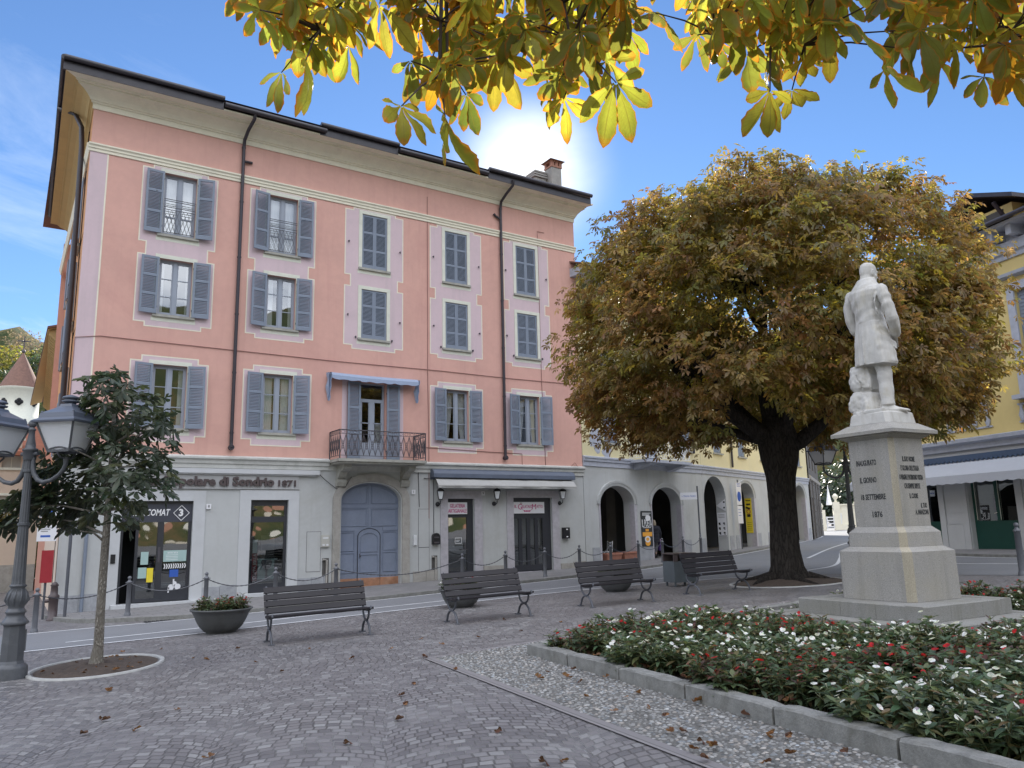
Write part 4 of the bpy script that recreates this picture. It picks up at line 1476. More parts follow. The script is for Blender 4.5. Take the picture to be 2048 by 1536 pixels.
# downpipes
def pipe(s, zb, zt, swan=True):
 m = MB(FP)
 pts = []
 if swan:
  pts += [(s + 0.12, 0.90, 15.1), (s + 0.12, 0.86, 14.9), (s + 0.03, 0.5, 14.66), (s, 0.15, 14.45), (s, 0.09, 14.2)]
 pts += [(s, 0.09, z) for z in np.linspace(13.9, zb + 0.12, 6)]
 pts += [(s, 0.10, zb), (s + 0.02, 0.16, zb - 0.05)]
 m.tube(pts, 0.055, 10)
 for z in np.arange(zb + 0.4, 14.2, 1.9):
  m.tube([(s, 0.09, z), (s, 0.09, z + 0.05)], 0.066, 10)
 m.tube([(s, 0.02, zb - 0.03), (s, 0.17, zb - 0.03)], 0.085, 12)
 m.tube([(s, 0.09, 13.72), (s + (0.2 if s < 8 else -0.22), 0.06, 13.72 + (0.02 if s < 8 else 0.12)), (s + (0.3 if s < 8 else -0.3), 0.05, 13.74 + (0 if s < 8 else 0.18))], 0.045, 8)
 part(m, 'downpipe', M['pipe'])
pipe(5.78, 4.27, 14)
pipe(15.80, 4.24, 14)
m = MB()
ys = 25.0
m.tube([(0.50, 27.2, 15.2), (0.66, 27.0, 15.1), (0.95, 26.6, 14.85), (1.14, 26.3, 14.3), (1.18, 26.2, 13.6), (1.22, 26.2, 9), (1.24, 26.2, 3.0)], 0.075, 10)
part(m, 'downpipe', M['pipe'])
# windows of the side front, seen edge-on
for yy in (27.6, 31.2, 34.8):
 for zb, zt in ((4.76, 6.67), (8.21, 9.99), (10.77, 12.79)):
  xw = XL + SIDE * (yy - 25)
  for sg in (-1, 1):
   part(MB().box(xw - 0.10, xw - 0.06, yy + sg * 0.74 - 0.24, yy + sg * 0.74 + 0.24, zb, zt), 'shutter', M['shutter'])
  part(MB().box(xw - 0.08, xw, yy - 0.55, yy + 0.55, zb - 0.1, zb), 'sill', M['sill'])
# cables clipped along the front
for pts in ([(XL - 0.01, 0.02, 5.0), (XL - 0.01, 0.02, 7.25), (2.0, 0.02, 7.36), (5.6, 0.02, 7.33), (9.0, 0.02, 7.30), (13.0, 0.02, 7.33), (16.2, 0.02, 7.30), (XR, 0.02, 7.33)],
   [(12.58, 0.015, 14.0), (12.58, 0.015, 7.3), (12.62, 0.015, 4.4), (12.62, 0.015, 2.0)],
   [(12.3, 0.015, 4.50), (14.8, 0.015, 4.43), (16.6, 0.015, 4.40), (16.6, 0.015, 3.9)],
   [(17.96, 0.015, 13.6), (17.62, 0.015, 13.6), (17.62, 0.015, 7.3), (17.7, 0.015, 3.9), (18.9, 0.02, 3.95), (19.1, 0.05, 4.12), (19.25, 0.02, 3.98), (19.5, 0.02, 3.95)]):
 part(MB(FP).tube(pts, 0.012, 5), 'cable', M['wire'])
# first-floor string course over the shops
m = MB(FP)
CPR = [(0, 3.60), (0.05, 3.60), (0.05, 3.72), (0.09, 3.74), (0.10, 3.84), (0.16, 3.88), (0.16, 3.93), (0, 3.99)]
part(MB(FP).prism(CPR, 0, XL - 0.05, 8.93), 'string_course', M['course'])
part(MB(FP).prism(CPR, 0, 12.04, XR + 0.03), 'string_course', M['course'])
m.prism([(0, 3.60), (0.03, 3.60), (0.03, 3.90), (0, 3.93)], 0, 8.93, 12.04)
part(m, 'string_course', M['course'])
m = MB(FP)
m.box(3.1, 8.6, 0.0, 0.14, 3.44, 3.58)
m.box(3.2, 8.5, 0.03, 0.10, 3.40, 3.44)
part(m, 'awning_housing', M['greysmooth'])
# raised render frames round the bank's openings
for s0, s1, zt in ((2.87, 4.79, 2.61), (6.47, 7.64, 2.64)):
 m = MB(FP)
 for a, c in ((s0 - 0.34, s0), (s1, s1 + 0.34)):
  m.box(a, c, 0, 0.03, gz(s0, 25), zt)
 m.box(s0 - 0.34, s1 + 0.34, 0, 0.034, zt, zt + 0.30)
 m.box(s0 - 0.15, s1 + 0.3, -0.3, 0.28, gz(s0, 25) - 0.1, gz(s0, 25) + SW + 0.10)
 part(m, 'render_frame', M['greysmooth'])
for s0, s1, zt in ((13.36, 14.46, 2.69), (16.15, 17.93, 2.73)):
 m = MB(FP)
 for a, c in ((s0 - 0.30, s0), (s1, s1 + 0.33)):
  z = gz(a, 25)
  n = 5
  for i in range(n):
   za, zb_ = z + (zt - z) * i / n, z + (zt - z) * (i + 1) / n
   m.box(a, c, 0, 0.035, za + 0.001, zb_ - 0.001)
 m.box(s0 - 0.30, s1 + 0.33, 0, 0.038, zt, zt + 0.27)
 m.box(s0 - 0.1, s1 + 0.1, -0.3, 0.1, gz(s0, 25) - 0.1, gz(s0, 25) + SW + 0.03)
 part(m, 'marble_frame', M['marble'])
# the carriage gate
s0, s1, zs, rs = 9.40, 11.55, 2.62, 0.60
cxg, hw = (s0 + s1) / 2, (s1 - s0) / 2
gzb = gz(cxg, 25) + SW
def ell(o, n=28):
 return [(cxg - (hw + o) * math.cos(math.pi * i / n), zs + (rs + o) * math.sin(math.pi * i / n)) for i in range(n + 1)]
m = MB(FP)
inn, out_, edge = ell(0.0), ell(0.30), ell(0.05)
for L_, K_, d0, d1 in ((inn, edge, -0.05, 0.05), (edge, out_, 0.05, 0.075)):
 A = [(L_[0][0], gzb - 0.3)] + L_ + [(L_[-1][0], gzb - 0.3)]
 B = [(K_[0][0], gzb - 0.3)] + K_ + [(K_[-1][0], gzb - 0.3)]
 for i in range(len(A) - 1):
  m.add([(A[i][0], d0, A[i][1]), (A[i + 1][0], d0, A[i + 1][1]), (B[i + 1][0], d1, B[i + 1][1]), (B[i][0], d1, B[i][1])], [(0, 1, 2, 3)], 0, True)
O_ = [(out_[0][0], gzb - 0.3)] + out_ + [(out_[-1][0], gzb - 0.3)]
for i in range(len(O_) - 1):
 m.quad((O_[i][0], 0.075, O_[i][1]), (O_[i + 1][0], 0.075, O_[i + 1][1]), (O_[i + 1][0], 0, O_[i + 1][1]), (O_[i][0], 0, O_[i][1]))
part(m, 'gate_arch', M['oldstone'])
gt = MB(FP)
dg = -0.24
gt.add([(p[0], dg, p[1]) for p in [(s0, gzb - 0.2)] + ell(0.0) + [(s1, gzb - 0.2)]], [tuple(range(31))])
def gframe(mb, a, c, z0, z1, t=0.045, arch=0.0, d=dg):
 """moulded panel border"""
 if arch:
  n = 12
  cc, hh = (a + c) / 2, (c - a) / 2
  P_ = [(a, z0), (c, z0)] + [(cc + hh * math.cos(math.pi * i / n), z1 - arch + arch * math.sin(math.pi * i / n)) for i in range(n + 1)]
 else:
  P_ = [(a, z0), (c, z0), (c, z1), (a, z1)]
 mb.tube([(p[0], d + 0.006, p[1]) for p in P_], t * 0.42, 5, closed=True, smooth=False)
def topz(s):
 return zs + rs * math.sqrt(max(0, 1 - ((s - cxg) / hw) ** 2))
wk = (cxg - 0.40, cxg + 0.40)
zmid = gzb + 1.83
zup = gzb + 2.62
for z in (zmid + 0.03, zup):
 gt.box(s0, cxg - 0.02 if z > zmid + 0.5 else wk[0] - 0.1, dg, dg + 0.02, z - 0.05, z + 0.05)
 gt.box(cxg + 0.02 if z > zmid + 0.5 else wk[1] + 0.1, s1, dg, dg + 0.02, z - 0.05, z + 0.05)
gt.box(cxg - 0.035, cxg + 0.035, dg, dg + 0.022, zmid + 0.10, topz(cxg) - 0.005)
for a, c in ((s0 + 0.08, cxg - 0.1), (cxg + 0.1, s1 - 0.08)):
 gframe(gt, a, c, zmid + 0.14, zup - 0.1)
 n = 8
 P_ = [(a, zup + 0.1), (c, zup + 0.1)] + [(c + (a - c) * i / n, topz(c + (a - c) * i / n) - 0.09) for i in range(n + 1)]
 P_ = [p for p in P_ if p[1] > zup + 0.09]
 gt.tube([(p[0], dg + 0.006, p[1]) for p in P_], 0.019, 5, closed=True, smooth=False)
for a, c in ((s0 + 0.08, wk[0] - 0.12), (wk[1] + 0.12, s1 - 0.08)):
 gframe(gt, a, c, gzb + 0.45, gzb + 1.08)
 gframe(gt, a, c, gzb + 1.16, gzb + 1.76)
gate = part(gt, 'carriage_gate', M['gate'])
k = MB(FP)
n = 14
P_ = [(wk[0], gzb + 0.02), (wk[1], gzb + 0.02)] + [(cxg + 0.40 * math.cos(math.pi * i / n), gzb + 1.62 + 0.26 * math.sin(math.pi * i / n)) for i in range(n + 1)]
k.prism([(p[0], p[1]) for p in P_], 1, dg + 0.001, dg + 0.03)
gframe(k, wk[0] + 0.09, wk[1] - 0.09, gzb + 0.45, gzb + 1.02, d=dg + 0.03)
gframe(k, wk[0] + 0.09, wk[1] - 0.09, gzb + 1.12, gzb + 1.74, arch=0.2, d=dg + 0.03)
wd_ = k.build('wicket_door', M['gate'], gate)
wd_.location = -PB.location
k = MB(FP)
k.ball((wk[0] + 0.08, dg + 0.07, gzb + 0.98), 0.025, 8, 6)
k.box(wk[0] + 0.055, wk[0] + 0.105, dg + 0.03, dg + 0.036, gzb + 0.9, gzb + 1.06)
k.build('handle', M['iron'], wd_)
k = MB(FP)
k.tube([(p[0], dg + 0.034, p[1]) for p in P_[1:] + P_[:1]], 0.011, 4)
k.build('door_gap', M['dark'], gate).location = -PB.location
k = MB(FP)
for a, c in ((s0 + 0.005, wk[0] - 0.01), (wk[0] + 0.005, wk[1] - 0.005), (wk[1] + 0.01, s1 - 0.005)):
 k.box(a, c, dg, dg + (0.035 if a != wk[0] + 0.005 else 0.048), gzb - 0.05, gzb + 0.26)
k.build('kick_plate', M['copper'], gate).location = -PB.location
# ================================================================== shops and bank on the ground floor (parts of the corner house)
def gl(mb, s0, s1, z0, z1, d):
 mb.quad((s0, d, z0), (s1, d, z0), (s1, d, z1), (s0, d, z1))
def shopfront(name, bars, panes, mats=None, extra=None):
 m = MB(FP)
 for s0, s1, z0, z1 in bars:
  m.box(s0, s1, -0.16, -0.10, z0, z1)
 o = part(m, name, mats or M['aluminium'])
 for s0, s1, z0, z1 in panes:
  g = MB(FP)
  gl(g, s0, s1, z0, z1, -0.13)
  g.build('pane', M['shopglass'], o).location = -PB.location
 return o
def on(parent, mb, name, mats):
 o = mb.build(name, mats, parent)
 o.location = -PB.location
 return o
zb = gz(3.8, 25) + SW + 0.1
bdoor = shopfront('bank_door', [(2.87, 4.79, 2.52, 2.61), (2.87, 2.95, zb, 2.0), (3.86, 4.03, zb, 2.0), (4.70, 4.79, zb, 2.0), (4.03, 4.70, zb, zb + 0.38), (3.28, 3.36, zb, 2.0), (3.36, 3.86, zb, zb + 0.1)],
                  [(3.36, 3.86, zb + 0.1, 2.0), (4.03, 4.70, zb + 0.38, 2.0)])
m = MB(FP)
m.box(2.87, 4.79, -0.16, -0.09, 2.0, 2.52)
fas = on(bdoor, m, 'fascia', M['alusign'])
put_text('BANCOMAT', 0.26, FP, (3.66, -0.086, 2.27), M['letterwhite'], bdoor, 'lettering', fit=1.02, shear=0.2, bold=0.006).location = -PB.location
m = MB(FP)
q = [(4.48 + 0.22 * math.cos(a), -0.084, 2.26 + 0.22 * math.sin(a)) for a in (0, math.pi / 2, math.pi, 1.5 * math.pi)]
for a, c in zip(q, q[1:] + q[:1]):
 m.bar(a, c, 0.016, 0.016)
on(bdoor, m, 'emblem', M['letterwhite'])
put_text('3', 0.28, FP, (4.47, -0.086, 2.26), M['letterwhite'], bdoor, 'emblem', bold=0.012).location = -PB.location
m = MB(FP)
m.box(4.05, 4.68, -0.096, -0.094, 0.86, 1.18)
on(bdoor, m, 'sticker', M['aqua'])
put_text('entrata', 0.10, FP, (4.3, -0.092, 1.12), M['letterwhite'], bdoor, 'lettering', ext=0.001).location = -PB.location
m = MB(FP)
for i in range(10):
 s = 4.07 + i * 0.062
 m.add([(s, -0.093, 0.80), (s + 0.03, -0.093, 0.80), (s + 0.055, -0.093, 0.73), (s + 0.03, -0.093, 0.66), (s, -0.093, 0.66), (s + 0.025, -0.093, 0.73)], [(0, 1, 2, 5), (5, 2, 3, 4)])
for i in range(4):
 m.box(4.12, 4.45, -0.0935, -0.093, 0.91 + i * 0.045, 0.92 + i * 0.045)
on(bdoor, m, 'sticker', M['letterwhite'])
m = MB(FP)
m.box(4.24, 4.48, -0.096, -0.094, 0.42, 0.63)
on(bdoor, m, 'sticker', M['letterblue'])
m = MB(FP)
for c_, a in (((4.30, 0.13), 0), ((4.48, 0.14), 1)):
 n = 14
 m.add([(c_[0] + 0.085 * math.cos(2 * math.pi * i / n), -0.093, c_[1] + 0.085 * math.sin(2 * math.pi * i / n)) for i in range(n)], [tuple(range(n))])
m.box(4.215, 4.255, -0.0935, -0.093, -0.02, 0.13)
m.box(4.345, 4.385, -0.0935, -0.093, 0.16, 0.36)
m.add([(4.385, -0.0935, 0.2), (4.46, -0.0935, 0.2), (4.44, -0.0935, 0.28), (4.385, -0.0935, 0.30)], [(0, 1, 2, 3)])
on(bdoor, m, 'emblem', M['signwhite'])
m = MB(FP)
m.box(3.40, 3.62, -0.096, -0.094, 0.42, 0.72)
m.box(3.45, 3.65, -0.096, -0.094, 0.80, 1.16)
on(bdoor, m, 'notice', M['aqua'])
m = MB(FP)
m.box(3.63, 3.80, -0.096, -0.094, 0.30, 0.70)
on(bdoor, m, 'notice', M['yellowsign'])
m = MB(FP)
m.box(3.90, 3.96, -0.09, -0.11, 0.85, 1.28)
on(bdoor, m, 'handle', M['iron'])
zb = gz(7.0, 25) + SW + 0.08
bwin = shopfront('bank_window', [(6.47, 7.64, 2.46, 2.64), (6.47, 6.53, zb, 2.46), (7.55, 7.64, zb, 2.46), (6.53, 7.55, 1.95, 2.13), (6.53, 7.55, zb, zb + 0.28)], [(6.53, 7.55, zb + 0.28, 1.95), (6.53, 7.55, 2.13, 2.46)])
m = MB(FP)
m.box(6.95, 7.38, -0.5, -0.48, 0.85, 1.55, 0)
m.box(6.87, 7.38, -0.46, -0.44, 0.2, 0.82, 1)
m.box(6.56, 7.5, -0.55, -0.53, 0.78, 0.83, 2)
m.lathe([(0.02, 0.15), (0.05, 0.25), (0.025, 0.36), (0.03, 0.48), (0.13, 0.58), (0.17, 0.72), (0.14, 0.80)], 12, (7.12, -0.36, 0.0), 3)
on(bwin, m, 'display', [M['dim'], M['aqua'], M['white'], M['iron']])
m = MB(FP)
m.box(6.64, 6.80, -0.30, -0.285, 0.16, 1.0)
ban = on(bwin, m, 'banner', M['red'])
m = MB(FP)
m.box(6.65, 6.79, -0.30, -0.285, 1.01, 1.42)
on(bwin, m, 'banner', M['white'])
put_text('COPPA BELLA', 0.13, FP, (6.725, -0.280, 0.60), M['letterwhite'], bwin, 'lettering', rot=math.pi / 2, fit=0.78).location = -PB.location
zb = gz(13.9, 25) + SW + 0.04
g1 = shopfront('ice_cream_shop_door', [(13.36, 14.46, 2.58, 2.69), (13.36, 13.44, zb, 2.08), (14.20, 14.46, zb, 2.58), (13.36, 14.20, 2.02, 2.13), (13.44, 14.20, zb, zb + 0.22)], [(13.44, 14.20, zb + 0.22, 2.02)])
m = MB(FP)
m.bar((14.12, -0.07, 0.9), (14.12, -0.07, 1.12), 0.03, 0.03)
m.bar((13.95, -0.06, 0.88), (14.2, -0.06, 0.88), 0.04, 0.03)
on(g1, m, 'handle', M['iron'])
m = MB(FP)
for a in ((13.70, 13.98, 1.10, 1.115), (13.70, 13.98, 1.29, 1.305), (13.70, 13.715, 1.10, 1.3), (13.965, 13.98, 1.10, 1.3), (13.75, 13.9, 1.2, 1.21), (13.75, 13.86, 1.17, 1.18)):
 m.box(a[0], a[1], -0.098, -0.096, a[2], a[3])
on(g1, m, 'notice', M['letterwhite'])
zb = gz(17, 25) + SW + 0.04
bars = [(16.15, 17.93, 2.58, 2.73), (17.62, 17.93, zb, 2.58), (16.15, 17.62, 1.95, 2.13)]
panes = []
for i in range(4):
 a = 16.15 + i * 0.3675
 bars += [(a, a + 0.075, zb, 1.95), (a + 0.2925, a + 0.3675, zb, 1.95), (a + 0.075, a + 0.2925, zb, zb + 0.22)]
 panes.append((a + 0.075, a + 0.2925, zb + 0.22, 1.95))
g2 = shopfront('folding_glass_door', bars, panes)
# signs, lanterns and boxes hung on the front are things of their own
def sthing(name, label, cat, s, z, d=0.0, Fr=None, group=None):
 p = (Fr or FP) @ Vector((s, d, z))
 return thing(name, label, cat, p, 0, group)
def spart(mb, name, mats, t):
 return mb.build(name, mats, t, world=True)
t = sthing('bank_sign', 'long grey fascia sign in dark brown letters over the bank windows', 'sign', 5.4, 3.2)
m = MB(FP)
m.box(2.75, 7.95, 0, 0.05, 2.99, 3.40)
m.box(2.73, 7.97, 0, 0.058, 2.97, 2.995)
m.box(2.73, 7.97, 0, 0.058, 3.395, 3.42)
spart(m, 'board', M['signgrey'], t)
put_text('Banca Popolare di Sondrio', 0.36, FP, (5.02, 0.085, 3.19), M['letterbrown'], t, fit=4.25, ext=0.028, bold=0.016)
put_text('1871', 0.26, FP, (7.56, 0.075, 3.15), M['letterbrown'], t, fit=0.56, ext=0.02, bold=0.008)
t = sthing('shop_sign', 'white sign in magenta capitals over the narrow ice cream shop door', 'sign', 13.8, 2.35, -0.06)
m = MB(FP)
m.box(13.36, 14.20, -0.095, -0.06, 2.14, 2.56)
spart(m, 'board', M['signwhite'], t)
put_text('GELATERIA', 0.19, FP, (13.80, -0.056, 2.43), M['letterpink'], t, fit=0.62, bold=0.002)
put_text('ARTIGIANALE', 0.19, FP, (13.80, -0.056, 2.25), M['letterpink'], t, fit=0.76, bold=0.002)
t = sthing('shop_sign', 'white sign in magenta fancy letters over the folding glass door', 'sign', 16.9, 2.35, -0.06)
m = MB(FP)
m.box(16.15, 17.62, -0.095, -0.06, 2.14, 2.57)
spart(m, 'board', M['signwhite'], t)
put_text('IL', 0.17, FP, (16.30, -0.056, 2.40), M['letterpink'], t)
put_text('G', 0.30, FP, (16.50, -0.056, 2.38), M['letterpink'], t)
put_text('ELATAIO', 0.17, FP, (16.82, -0.056, 2.39), M['letterpink'], t, fit=0.46)
put_text('M', 0.29, FP, (17.14, -0.056, 2.38), M['letterpink'], t)
put_text('ATTO', 0.17, FP, (17.40, -0.056, 2.39), M['letterpink'], t, fit=0.28)
m = MB(FP)
for i in range(10):
 a0, a1 = math.pi * (1.15 + 0.7 * i / 10), math.pi * (1.15 + 0.7 * (i + 1) / 10)
 m.bar((16.82 + 0.24 * math.cos(a0), -0.057, 2.38 + 0.17 * math.sin(a0)), (16.82 + 0.24 * math.cos(a1), -0.057, 2.38 + 0.17 * math.sin(a1)), 0.012, 0.012)
for i in range(4):
 m.box(16.68 + i * 0.075, 16.735 + i * 0.075, -0.058, -0.054, 2.20, 2.26)
spart(m, 'grin', M['letterpink'], t)
m = MB(FP)
m.box(16.50, 16.60, -0.058, -0.053, 2.50, 2.55)
spart(m, 'hat', M['plasticgrey'], t)
t = sthing('shop_awning', 'rolled cream shop awning under a slate blue hood above the ice cream shop', 'awning', 15.8, 3.6)
m = MB(FP)
s0, s1 = 12.66, 18.88
m.prism([(0.02, 3.36), (0.02, 3.70), (0.16, 3.72), (0.27, 3.67), (0.33, 3.56), (0.34, 3.42), (0.30, 3.41), (0.30, 3.44), (0.05, 3.44)], 0, s0, s1, 0, False)
spart(m, 'hood', M['awningcase'], t)
m = MB(FP)
n = 30
for i in range(n):
 a, c = s0 + 0.08 + (s1 - s0 - 0.16) * i / n, s0 + 0.08 + (s1 - s0 - 0.16) * (i + 1) / n
 f = lambda s: 0.012 * math.sin(s * 4.1) + 0.006 * math.sin(s * 11)
 for (d0, z0), (d1, z1) in (((0.12, 3.43), (0.30, 3.36 )), ((0.30, 3.36), (0.50, 3.14)), ((0.50, 3.14), (0.505, 3.05))):
  m.add([(a, d0 + f(a), z0), (c, d0 + f(c), z0), (c, d1 + f(c), z1 - 0.4 * f(c)), (a, d1 + f(a), z1 - 0.4 * f(a))], [(0, 1, 2, 3)], 0, True)
m.bar((s0 + 0.06, 0.5, 3.12), (s1 - 0.06, 0.5, 3.12), 0.03, 0.03)
spart(m, 'fabric', M['awning'], t)
def wall_lantern(s, z, label):
 t = sthing('wall_lantern', label, 'lantern', s, z, 0, group='wall lanterns of the ice cream shop')
 m = MB()
 m.lathe([(0.07, 0), (0.07, 0.02), (0.03, 0.03)], 10, (0, 0, 0))
 m2 = MB()
 m2.ball((0, -0.03, -0.27), 0.085, 10, 6, sz=1.0)
 m2.tube([(0, -0.03, -0.27), (0.0, -0.16, -0.30), (0.0, -0.24, -0.25), (0.0, -0.25, -0.15)], 0.017, 6)
 m2.lathe([(0.085, -0.13), (0.095, -0.11), (0.095, -0.10)], 4, (0, -0.25, 0), rot=rad(20))
 for k in range(4):
  a = rad(20) + k * math.pi / 2
  m2.bar((0.09 * math.cos(a), -0.25 + 0.09 * math.sin(a), -0.11), (0.155 * math.cos(a), -0.25 + 0.155 * math.sin(a), 0.17), 0.014, 0.014)
 m2.lathe([(0.18, 0.17), (0.185, 0.185), (0.14, 0.24), (0.06, 0.27), (0.05, 0.30), (0.02, 0.31), (0.015, 0.35)], 4, (0, -0.25, 0), rot=rad(20), smooth=False)
 m2.build('bracket', M['blackmail'], t)
 g = MB()
 g.lathe([(0.085, -0.10), (0.148, 0.168)], 4, (0, -0.25, 0), rot=rad(20), smooth=False)
 g.build('glass', M['frosted'], t)
 return t
for px, lab in ((881, 'black wall lantern left of the narrow ice cream shop door'), (994, 'black wall lantern between the two ice cream shop doors'), (1125, 'black wall lantern right of the folding glass door')):
 s, z = onwall(FP, px, 985, 0.25)
 wall_lantern(s, z - 0.13, lab)
def small_box(name, label, cat, px0, py0, px1, py1, dep, m_, round_top=False, Fr=None, extra=None):
 Fr = Fr or FP
 s0, za = onwall(Fr, px0, (py0 + py1) / 2)
 s1, zb_ = onwall(Fr, px1, (py0 + py1) / 2)
 _, z1 = onwall(Fr, (px0 + px1) / 2, py0)
 _, z0 = onwall(Fr, (px0 + px1) / 2, py1)
 t = sthing(name, label, cat, (s0 + s1) / 2, z0, 0, Fr)
 mb = MB(Fr)
 if round_top:
  n = 10
  P_ = [(s0, z0), (s1, z0)] + [((s0 + s1) / 2 + (s1 - s0) / 2 * math.cos(math.pi * i / n), z1 - 0.12 + 0.12 * math.sin(math.pi * i / n)) for i in range(n + 1)]
  mb.prism([(p[0], p[1]) for p in P_], 1, 0, dep)
 else:
  mb.box(s0, s1, 0, dep, z0, z1)
  mb.box(s0 + 0.015, s1 - 0.015, dep, dep + 0.008, z0 + 0.015, z1 - 0.015)
 spart(mb, 'case', m_, t)
 return t, (s0, s1, z0, z1)
t, (s0, s1, z0, z1) = small_box('letterbox', 'black round topped letterbox beside the narrow ice cream shop door', 'letterbox', 863, 1066, 877, 1089, 0.13, M['blackmail'], True)
m = MB(FP)
m.box(s0 + 0.04, s1 - 0.04, 0.13, 0.14, z1 - 0.17, z1 - 0.13)
m.box(s0 + 0.04, s1 - 0.04, 0.13, 0.136, z0 + 0.04, z0 + 0.09)
spart(m, 'flap', M['iron'], t)
t, (s0, s1, z0, z1) = small_box('letterbox', 'black letterbox with two white marks right of the folding glass door', 'letterbox', 1123.5, 1055, 1136, 1077, 0.13, M['blackmail'], False)
m = MB(FP)
for z in (z1 - 0.07, z0 + 0.07):
 m.box((s0 + s1) / 2 - 0.03, (s0 + s1) / 2 + 0.05, 0.138, 0.142, z - 0.02, z + 0.02)
spart(m, 'mark', M['letterwhite'], t)
t, (s0, s1, z0, z1) = small_box('intercom', 'cream intercom box beside the carriage gate', 'intercom', 641, 1070, 658, 1094, 0.07, M['plasticgrey'])
m = MB(FP)
for i in range(2):
 m.box(s0 + 0.04 + i * 0.12, s0 + 0.12 + i * 0.12, 0.078, 0.082, z0 + 0.04, z0 + 0.09)
m.box(s0 + 0.05, s1 - 0.05, 0.078, 0.081, z1 - 0.12, z1 - 0.07)
spart(m, 'buttons', M['plastic'], t)
small_box('intercom', 'narrow pale intercom panel right of the carriage gate', 'intercom', 826, 1070, 833, 1091, 0.05, M['plastic'])
t, (s0, s1, z0, z1) = small_box('card_reader', 'black card reader beside the bank door', 'card reader', 220.5, 1109, 230, 1127, 0.06, M['blackmail'])
for px, py, ch, lab in ((417, 1013, '8', 'small white house number plate right of the bank door'), (826, 984, '1', 'small white house number plate right of the gate arch'), (965, 987, '9', 'small white number plate over the narrow ice cream shop door')):
 s, z = onwall(FP, px, py)
 t = sthing('number_plate', lab, 'number plate', s, z)
 m = MB(FP)
 m.box(s - 0.07, s + 0.07, 0.036, 0.05, z - 0.075, z + 0.075)
 m.box(s - 0.02, s + 0.02, 0.0, 0.036, z - 0.02, z + 0.02)
 spart(m, 'plate', M['signwhite'], t)
 put_text(ch, 0.12, FP, (s, 0.052, z), M['letterblack'], t, ext=0.001)
# meter cupboards let into the wall, and the drain notch
for s0, s1, z0, z1 in ((8.27, 8.72, 0.38, 1.62), (12.22, 12.62, 1.02, 2.32), (12.22, 12.62, 0.12, 1.0)):
 m = MB(FP)
 m.box(s0, s1, 0, 0.006, z0, z1)
 for a in ((s0 - 0.012, s0, z0 - 0.012, z1 + 0.012), (s1, s1 + 0.012, z0 - 0.012, z1 + 0.012), (s0, s1, z1, z1 + 0.012), (s0, s1, z0 - 0.012, z0)):
  m.box(a[0], a[1], 0, 0.004, a[2], a[3], 1)
 part(m, 'meter_cupboard', [M['grey'], M['iron']])
for s0, zt in ((8.79, 0.78), (12.72, 0.72)):
 m = MB(FP)
 m.box(s0, s0 + 0.22, 0.0, 0.004, gz(s0, 25), zt, 0)
 m.tube([(s0 + 0.13, 0.05, gz(s0, 25)), (s0 + 0.13, 0.05, zt - 0.06), (s0, 0.05, zt - 0.04)], 0.035, 7, 1)
 part(m, 'drain', [M['dim'], M['oldstone']])
for pts in ([(8.55, 0.03, 3.55), (8.8, 0.06, 3.3), (9.2, 0.05, 3.0), (9.5, 0.06, 3.05), (9.7, 0.1, 3.4)], [(12.2, 0.02, 3.6), (12.24, 0.02, 2.4)], [(12.42, 0.02, 3.4), (12.8, 0.02, 3.38), (12.8, 0.02, 1.5)], [(2.0, 0.02, 3.95), (3.0, 0.05, 3.8), (4.1, 0.02, 3.92)]):
 part(MB(FP).tube(pts, 0.012, 5), 'cable', M['iron'])
m = MB(FP)
m.tube([(2.02, 0.06, gz(2, 25)), (2.02, 0.06, 2.55)], 0.045, 8)
part(m, 'downpipe', M['shutter'])
